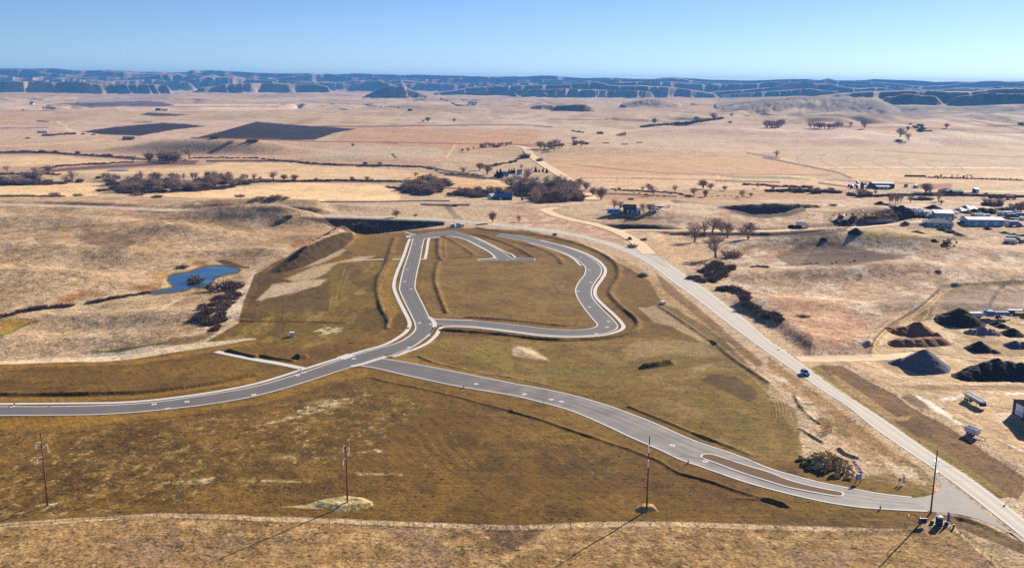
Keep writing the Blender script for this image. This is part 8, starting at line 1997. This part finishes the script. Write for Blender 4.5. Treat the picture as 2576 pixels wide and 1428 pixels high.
for zx, zy, kd, m, rz, lb in ((1430, 550, 'pickup', WHITECAR, 1.2, 'white pickup just right of the metal building'), (1540, 582, 'pickup', WHITECAR, 0, 'white pickup behind the long workshop, upper one'), (1530, 640, 'pickup', BLUECAR, 0, 'blue grey pickup left of the long workshop'), (1630, 540, 'flatbed', ORG, 0, 'orange flatbed truck behind the long workshop'), (1840, 555, 'truck', WHITECAR, 0, 'white truck behind the roof of the long workshop'), (1920, 552, 'camper', WHITECAR, 0, 'white camper behind the roof of the long workshop'), (1140, 690, 'pickup', REDCAR, .3, 'red pickup in front of the grey roofed house'), (1650, 668, 'pickup', WHITECAR, 0, 'white pickup at the left front corner of the long workshop'), (1975, 672, 'pickup', GREYCAR, 0, 'grey pickup in front of the long workshop'), (2180, 680, 'pickup', WHITECAR, 0, 'white pickup at the right front corner of the long workshop'), (2260, 640, 'van', WHITECAR, .4, 'white van beside the right end of the long workshop'), (2300, 680, 'pickup', REDCAR, 0, 'red pickup right of the long workshop'), (2420, 690, 'truck', BLUECAR, 0, 'blue box truck right of the long workshop'), (2510, 690, 'pickup', WHITECAR, 0, 'white pickup next to the blue box truck'), (2340, 975, 'tank', WHITECAR, 0, 'white tank truck parked on the pale slope near the right edge'), (2400, 940, 'truck', GREYCAR, 0, 'grey truck behind the white tank truck'), (2530, 960, 'pickup', DARKCAR, .2, 'dark pickup right of the white tank truck'), (590, 655, 'pickup', DARKCAR, .1, 'dark pickup driving on the gravel lane'), (915, 655, 'pickup', WHITECAR, 0, 'small white pickup left of the pale blue house'), (2150, 435, 'flatbed', REDCAR, 0, 'red flatbed by the right end of the longest black heap'), (2350, 240, 'truck', REDCAR, 0, 'red truck in the field near the right edge')):
    small_vehicle(R2([(zx, zy)])[0], kd, m, rz, lb, 1.35)
small_vehicle(M(3, [(308, 345)])[0], 'truck', WHITECAR, 0, 'white box truck parked on the pale dome hill', 1.4)
q = Z(2400, 780, 6.44, [(350, 500)])[0]; small_vehicle(q, 'camper', BLUEV, 0, 'long blue camper left of the brown house', 1.7)
q = Z(2400, 780, 6.44, [(510, 470)])[0]; small_vehicle(q, 'van', WHITECAR, 1.2, 'white van between the blue camper and the brown house', 1.2)
q = Z(2400, 780, 6.44, [(1410, 418)])[0]; small_vehicle(q, 'camper', WHITECAR, 0, 'white camper right of the bare trees by the brown house', 1.1)
q = Z(2400, 780, 6.44, [(1510, 350)])[0]; small_vehicle(q, 'van', DKW, .3, 'dark van behind the white camper by the brown house', 1.0)
q = Z(2400, 780, 6.44, [(1675, 315)])[0]; small_vehicle(q, 'flatbed', WHITECAR, 0, 'white flat trailer right of the white camper by the brown house', 1.0)
q = Z(2400, 780, 6.44, [(915, 445)])[0]; small_vehicle(q, 'pickup', WHITECAR, .4, 'white pickup in front of the brown house', 1.1)
p = at(*Z(2400, 780, 6.44, [(838, 468)])[0]); o = thing('water_tank', 'blue water tank in front of the brown house', 'tank', p); mb = MB(); mb.tube((0, 0, 0), (0, 0, 3.2), 1.9, 1.9, 16); mb.build('shell', BLUEV, o); mb = MB(); mb.tube((0, 0, 3.2), (0, 0, 3.7), 1.9, .5, 16); mb.build('top', BLUEV, o)
# excavators
def excavator(pt, lb, rz, a=0.0, m=YELM):
    p = at(*pt); o = thing('excavator', lb, 'excavator', p, rz, 'machines lined up on the bench below the pale hill', 1.25)
    for y in (-1.1, 1.1):
        mb = MB(); mb.prism([(-1.9, .1), (-2.1, .5), (-1.8, .9), (1.8, .9), (2.1, .5), (1.9, .1)], y - .3, y + .3); mb.build('track', BLACKP, o)
    mb = MB(); mb.prism([(-2.2, 1.1), (-2.2, 2.1), (-1.9, 2.3), (0, 2.3), (.4, 1.9), (1.6, 1.8), (1.6, 1.1)], -1.25, 1.25); bd = mb.build('body', m, o)
    mb = MB(); mb.prism([(.2, 1.8), (.3, 3.0), (1.2, 3.0), (1.6, 1.8)], .3, 1.25); mb.build('cab', GLASS, o)
    e = Vector((3.6, -.2, 4.4 + a)); k = Vector((5.6, -.2, 2.2 + a))
    mb = MB(); mb.tube((1.2, -.2, 1.7), (2.4, -.2, 3.9 + a), .3, .26, 6); mb.tube((2.4, -.2, 3.9 + a), e, .26, .2, 6); bo = mb.build('boom', m, o)
    mb = MB(); mb.tube(e, k, .22, .16, 6); st = mb.build('stick', m, o)
    mb = MB(); mb.prism([(k.x - .5, k.z), (k.x + .3, k.z + .2), (k.x + .2, k.z - .7), (k.x - .5, k.z - .9)], -.75, .35); mb.build('bucket', BLACKP, o)
for zx, lb, rz, a in ((755, 'yellow excavator at the left of the machine row', 3.1, 0), (868, 'yellow excavator with the highest boom in the machine row', 2.9, .8), (905, 'yellow excavator right of the one with the highest boom', .3, .2), (940, 'yellow excavator at the right of the tall ones', 0, -.4), (1040, 'smaller yellow machine at the right end of the row', .2, -.8), (1100, 'dark yellow machine last in the row', 0, -.9), (640, 'dark loader machine at the left end of the row', 2.6, -.6)):
    excavator(M(3, [(zx, 266 if zx < 1000 else 256)])[0], lb, rz, a, YELM if 'dark' not in lb else ORG)
excavator(M(3, [(1575, 495)])[0], 'orange machine standing alone on the brow of the pale slope', .1, -.9, ORG)
p = at(*M(3, [(890, 305)])[0]); o = thing('pipe_stack', 'long low stack of pale pipes below the excavators', 'pipes', p, 0); pmm = MB(); pmm.tube((-22, 0, 0), (22, 0, 0), .35, .35, 8); pme = pmm.mesh('pipe', GREYCAR)
for lv in range(3):
    for k in range(6 - lv): b = put('pipe', pme, o); b.location = (random.uniform(-2, 2), (k + lv / 2) * .72, .36 + lv * .64)
# crusher
def ZC(zx, zy): return Z(3600, 1080, 5.1, [(zx, zy)])[0]
p = at(*ZC(1860, 975)); k = mpp(p)
o = thing('crusher_plant', 'blue and white mobile crusher with a raised conveyor above the stockpiles', 'crusher', p, 0.05)
mb = MB(); mb.box((-8.6, 0, 2.0), (7.0, 2.6, 2.0)); mb.box((-8.6, 0, .9), (6.4, 1.4, .5)); mb.build('engine_housing', WHITECAR, o)
mb = MB(); mb.box((-1.5, 0, 2.2), (4.4, 2.8, 2.2)); mb.box((-1.5, 0, 3.6), (3.4, 3.6, .9), taper=1.3); mb.build('hopper', BLUECAR, o)
mb = MB(); mb.box((4.8, 0, 2.8), (8.6, 2.4, 1.2)); mb.box((4.5, 0, 1.6), (8.0, 1.0, .4)); mb.build('screen_deck', BLUECAR, o)
mb = MB(); mb.tube((-2.4, -.6, 3.2), (-4.6, -.6, 7.4), .22, .22, 6); mb.tube((-2.4, .6, 3.2), (-4.6, .6, 7.4), .22, .22, 6)
for t in np.linspace(0, 1, 7): mb.tube((-2.4 - 2.2 * t, -.6, 3.2 + 4.2 * t), (-2.4 - 2.2 * t, .6, 3.2 + 4.2 * t), .1, .1, 5)
mb.build('conveyor_frame', WHITECAR, o)
mb = MB(); mb.box((7.5, 0, 2.4), (8, 1.0, .25), ry=R(14)); mb.build('discharge_belt', BLACKP, o)
for x in (-10.5, -6.8, 3.5, 4.7):
    for y in (-1.0, 1.0): wheel(o, x, y, .55, .4)
pp = at(*ZC(2410, 860)); small_vehicle(ZC(2410, 866), 'flatbed', GREYCAR, 0, 'grey flatbed truck right of the crusher', 1.3)
# smoke
def smoke(name, label, pts, r0, r1, col, dens):
    mb = MB(); q = [Vector(t) for t in pts]; n = len(q)
    for i in range(n - 1):
        for j in range(3):
            a = q[i].lerp(q[i + 1], j / 3); b = q[i].lerp(q[i + 1], (j + 1) / 3)
            ta = (i + j / 3) / (n - 1); tb_ = (i + (j + 1) / 3) / (n - 1)
            mb.tube(a, b, r0 + (r1 - r0) * ta, r0 + (r1 - r0) * tb_, 10, cap=(i == 0 and j == 0) or (i == n - 2 and j == 2))
    m = bpy.data.materials.new(name); m.use_nodes = True; nt = m.node_tree
    for nn in list(nt.nodes): nt.nodes.remove(nn)
    v = nt.nodes.new('ShaderNodeVolumePrincipled'); v.inputs['Color'].default_value = (*col, 1); v.inputs['Density'].default_value = dens
    oo = nt.nodes.new('ShaderNodeOutputMaterial'); nt.links.new(v.outputs[0], oo.inputs['Volume'])
    o = mb.build(name, m); tag(o, label, kind='stuff'); return o
def over(pt, h):
    p = at(*ZC(1800, 960)); d = ray(*pt); t = p.y / d[1]
    return (d[0] * t, d[1] * t, CAM_H + d[2] * t)
smoke('smoke', 'dark diagonal smoke rising from the crusher', [over(ZC(1815, 760), 0), over(ZC(1860, 640), 0), over(ZC(1930, 540), 0), over(ZC(1990, 420), 0), over(ZC(2180, 260), 0), over(ZC(2350, 160), 0)], 1.2, 1.1, (0.05, 0.06, 0.09), 0.22)
# feed lot
BR1 = mat('cow_hide_red', (120, 66, 44), 0.9, var=0.3); BK1 = mat('cow_hide_black', (44, 36, 36), 0.9, var=0.3)
def cow_mesh(m):
    bm = bmesh.new(); bmesh.ops.create_cube(bm, size=1)
    for v in bm.verts: v.co.x *= 1.7; v.co.y *= .62; v.co.z = v.co.z * .75 + 1.05
    bmesh.ops.subdivide_edges(bm, edges=bm.edges[:], cuts=2, use_grid_fill=True)
    bm.faces.ensure_lookup_table()
    for sx, sy in ((-1, -1), (-1, 1), (1, -1), (1, 1)):
        f = max((f for f in bm.faces if f.normal.z < -.5), key=lambda f: f.calc_center_median().x * sx + f.calc_center_median().y * sy)
        for zz, k in ((.35, .55), (.33, .8)):
            r_ = bmesh.ops.extrude_discrete_faces(bm, faces=[f]); f = r_['faces'][0]; c = f.calc_center_median()
            for v in f.verts: v.co = c + (v.co - c) * k + Vector((0, 0, -zz))
    f = max((f for f in bm.faces if f.normal.x > .5), key=lambda f: f.calc_center_median().z - abs(f.calc_center_median().y))
    for dx, dz, k in ((.35, .12, .9), (.3, -.1, 1.0), (.3, -.28, .7)):
        r_ = bmesh.ops.extrude_discrete_faces(bm, faces=[f]); f = r_['faces'][0]; c = f.calc_center_median()
        for v in f.verts: v.co = c + (v.co - c) * k + Vector((dx, 0, dz))
    me = bpy.data.meshes.new('cow'); bm.to_mesh(me); bm.free(); me.materials.append(m); return me
CM = [cow_mesh(BR1), cow_mesh(BK1)]
def cow(q, lb):
    o = put('cow', CM[random.random() < .45]); o.location = at(*q); o.rotation_euler = (0, 0, random.choice((0, 3.14)) + random.uniform(-.6, .6)); o.scale = (1.15,) * 3
    tag(o, lb, 'cow', 'cattle at the feed line on the right')
for k in range(70):
    if k < 45: q = T(3, [(1500 + 20.5 * k + random.uniform(-8, 8), 1213 + 0.6 * k + random.uniform(-3, 5))])[0]
    else: q = T(3, [(random.uniform(1580, 1940), random.uniform(1196, 1228))])[0]
    cow(q, 'brown or black cow standing at the long feed line in the right field')
for (za, ya), (zb, yb), lb in (((1300, 1206), (1500, 1209), 'dark board windbreak at the left end of the cattle feed line'), ((1520, 1216), (2437, 1246), 'long low feed bunk the cattle stand along')):
    a, b = at(*T(3, [(za, ya)])[0]), at(*T(3, [(zb, yb)])[0])
    o = thing('feed_bunk' if 'bunk' in lb else 'windbreak', lb, 'fence', a)
    d = b - a; n = max(6, int(d.length / 8)); hgt = 1.0 if 'bunk' in lb else 2.6
    mb = MB(); rzz = math.atan2(d.y, d.x)
    for i in range(n): c = a.lerp(b, (i + .5) / n); mb.box(Vector((c.x, c.y, ground_z(c.x, c.y) + hgt * .55)) - a, (d.length / n * .96, .4, hgt * .9), rzz)
    mb.build('board', PTAN if 'bunk' in lb else BRW, o); mb = MB()
    for i in range(n + 1): c = a.lerp(b, i / n); mb.box(Vector((c.x, c.y, ground_z(c.x, c.y) + hgt * .5)) - a, (.25, .5, hgt))
    mb.build('posts', WOOD, o)
# ------------------------------------------------------------------ air
hz = MB(); zlo, zhi = float(z.min()) - 1.0, max(float(z.max()), CAM_H + 10) + 6.0
hz.box((0, 6400, (zlo + zhi) / 2), (36000, 21200, zhi - zlo))
hm = bpy.data.materials.new('haze_air'); hm.use_nodes = True
for n in list(hm.node_tree.nodes): hm.node_tree.nodes.remove(n)
pv = hm.node_tree.nodes.new('ShaderNodeVolumePrincipled')
pv.inputs['Color'].default_value = (0.14, 0.45, 1.0, 1)
pv.inputs['Density'].default_value = 5.6e-5
pv.inputs['Anisotropy'].default_value = 0.0
ho = hm.node_tree.nodes.new('ShaderNodeOutputMaterial')
hm.node_tree.links.new(pv.outputs[0], ho.inputs['Volume'])
air = hz.build('haze', hm)
tag(air, kind='stuff')
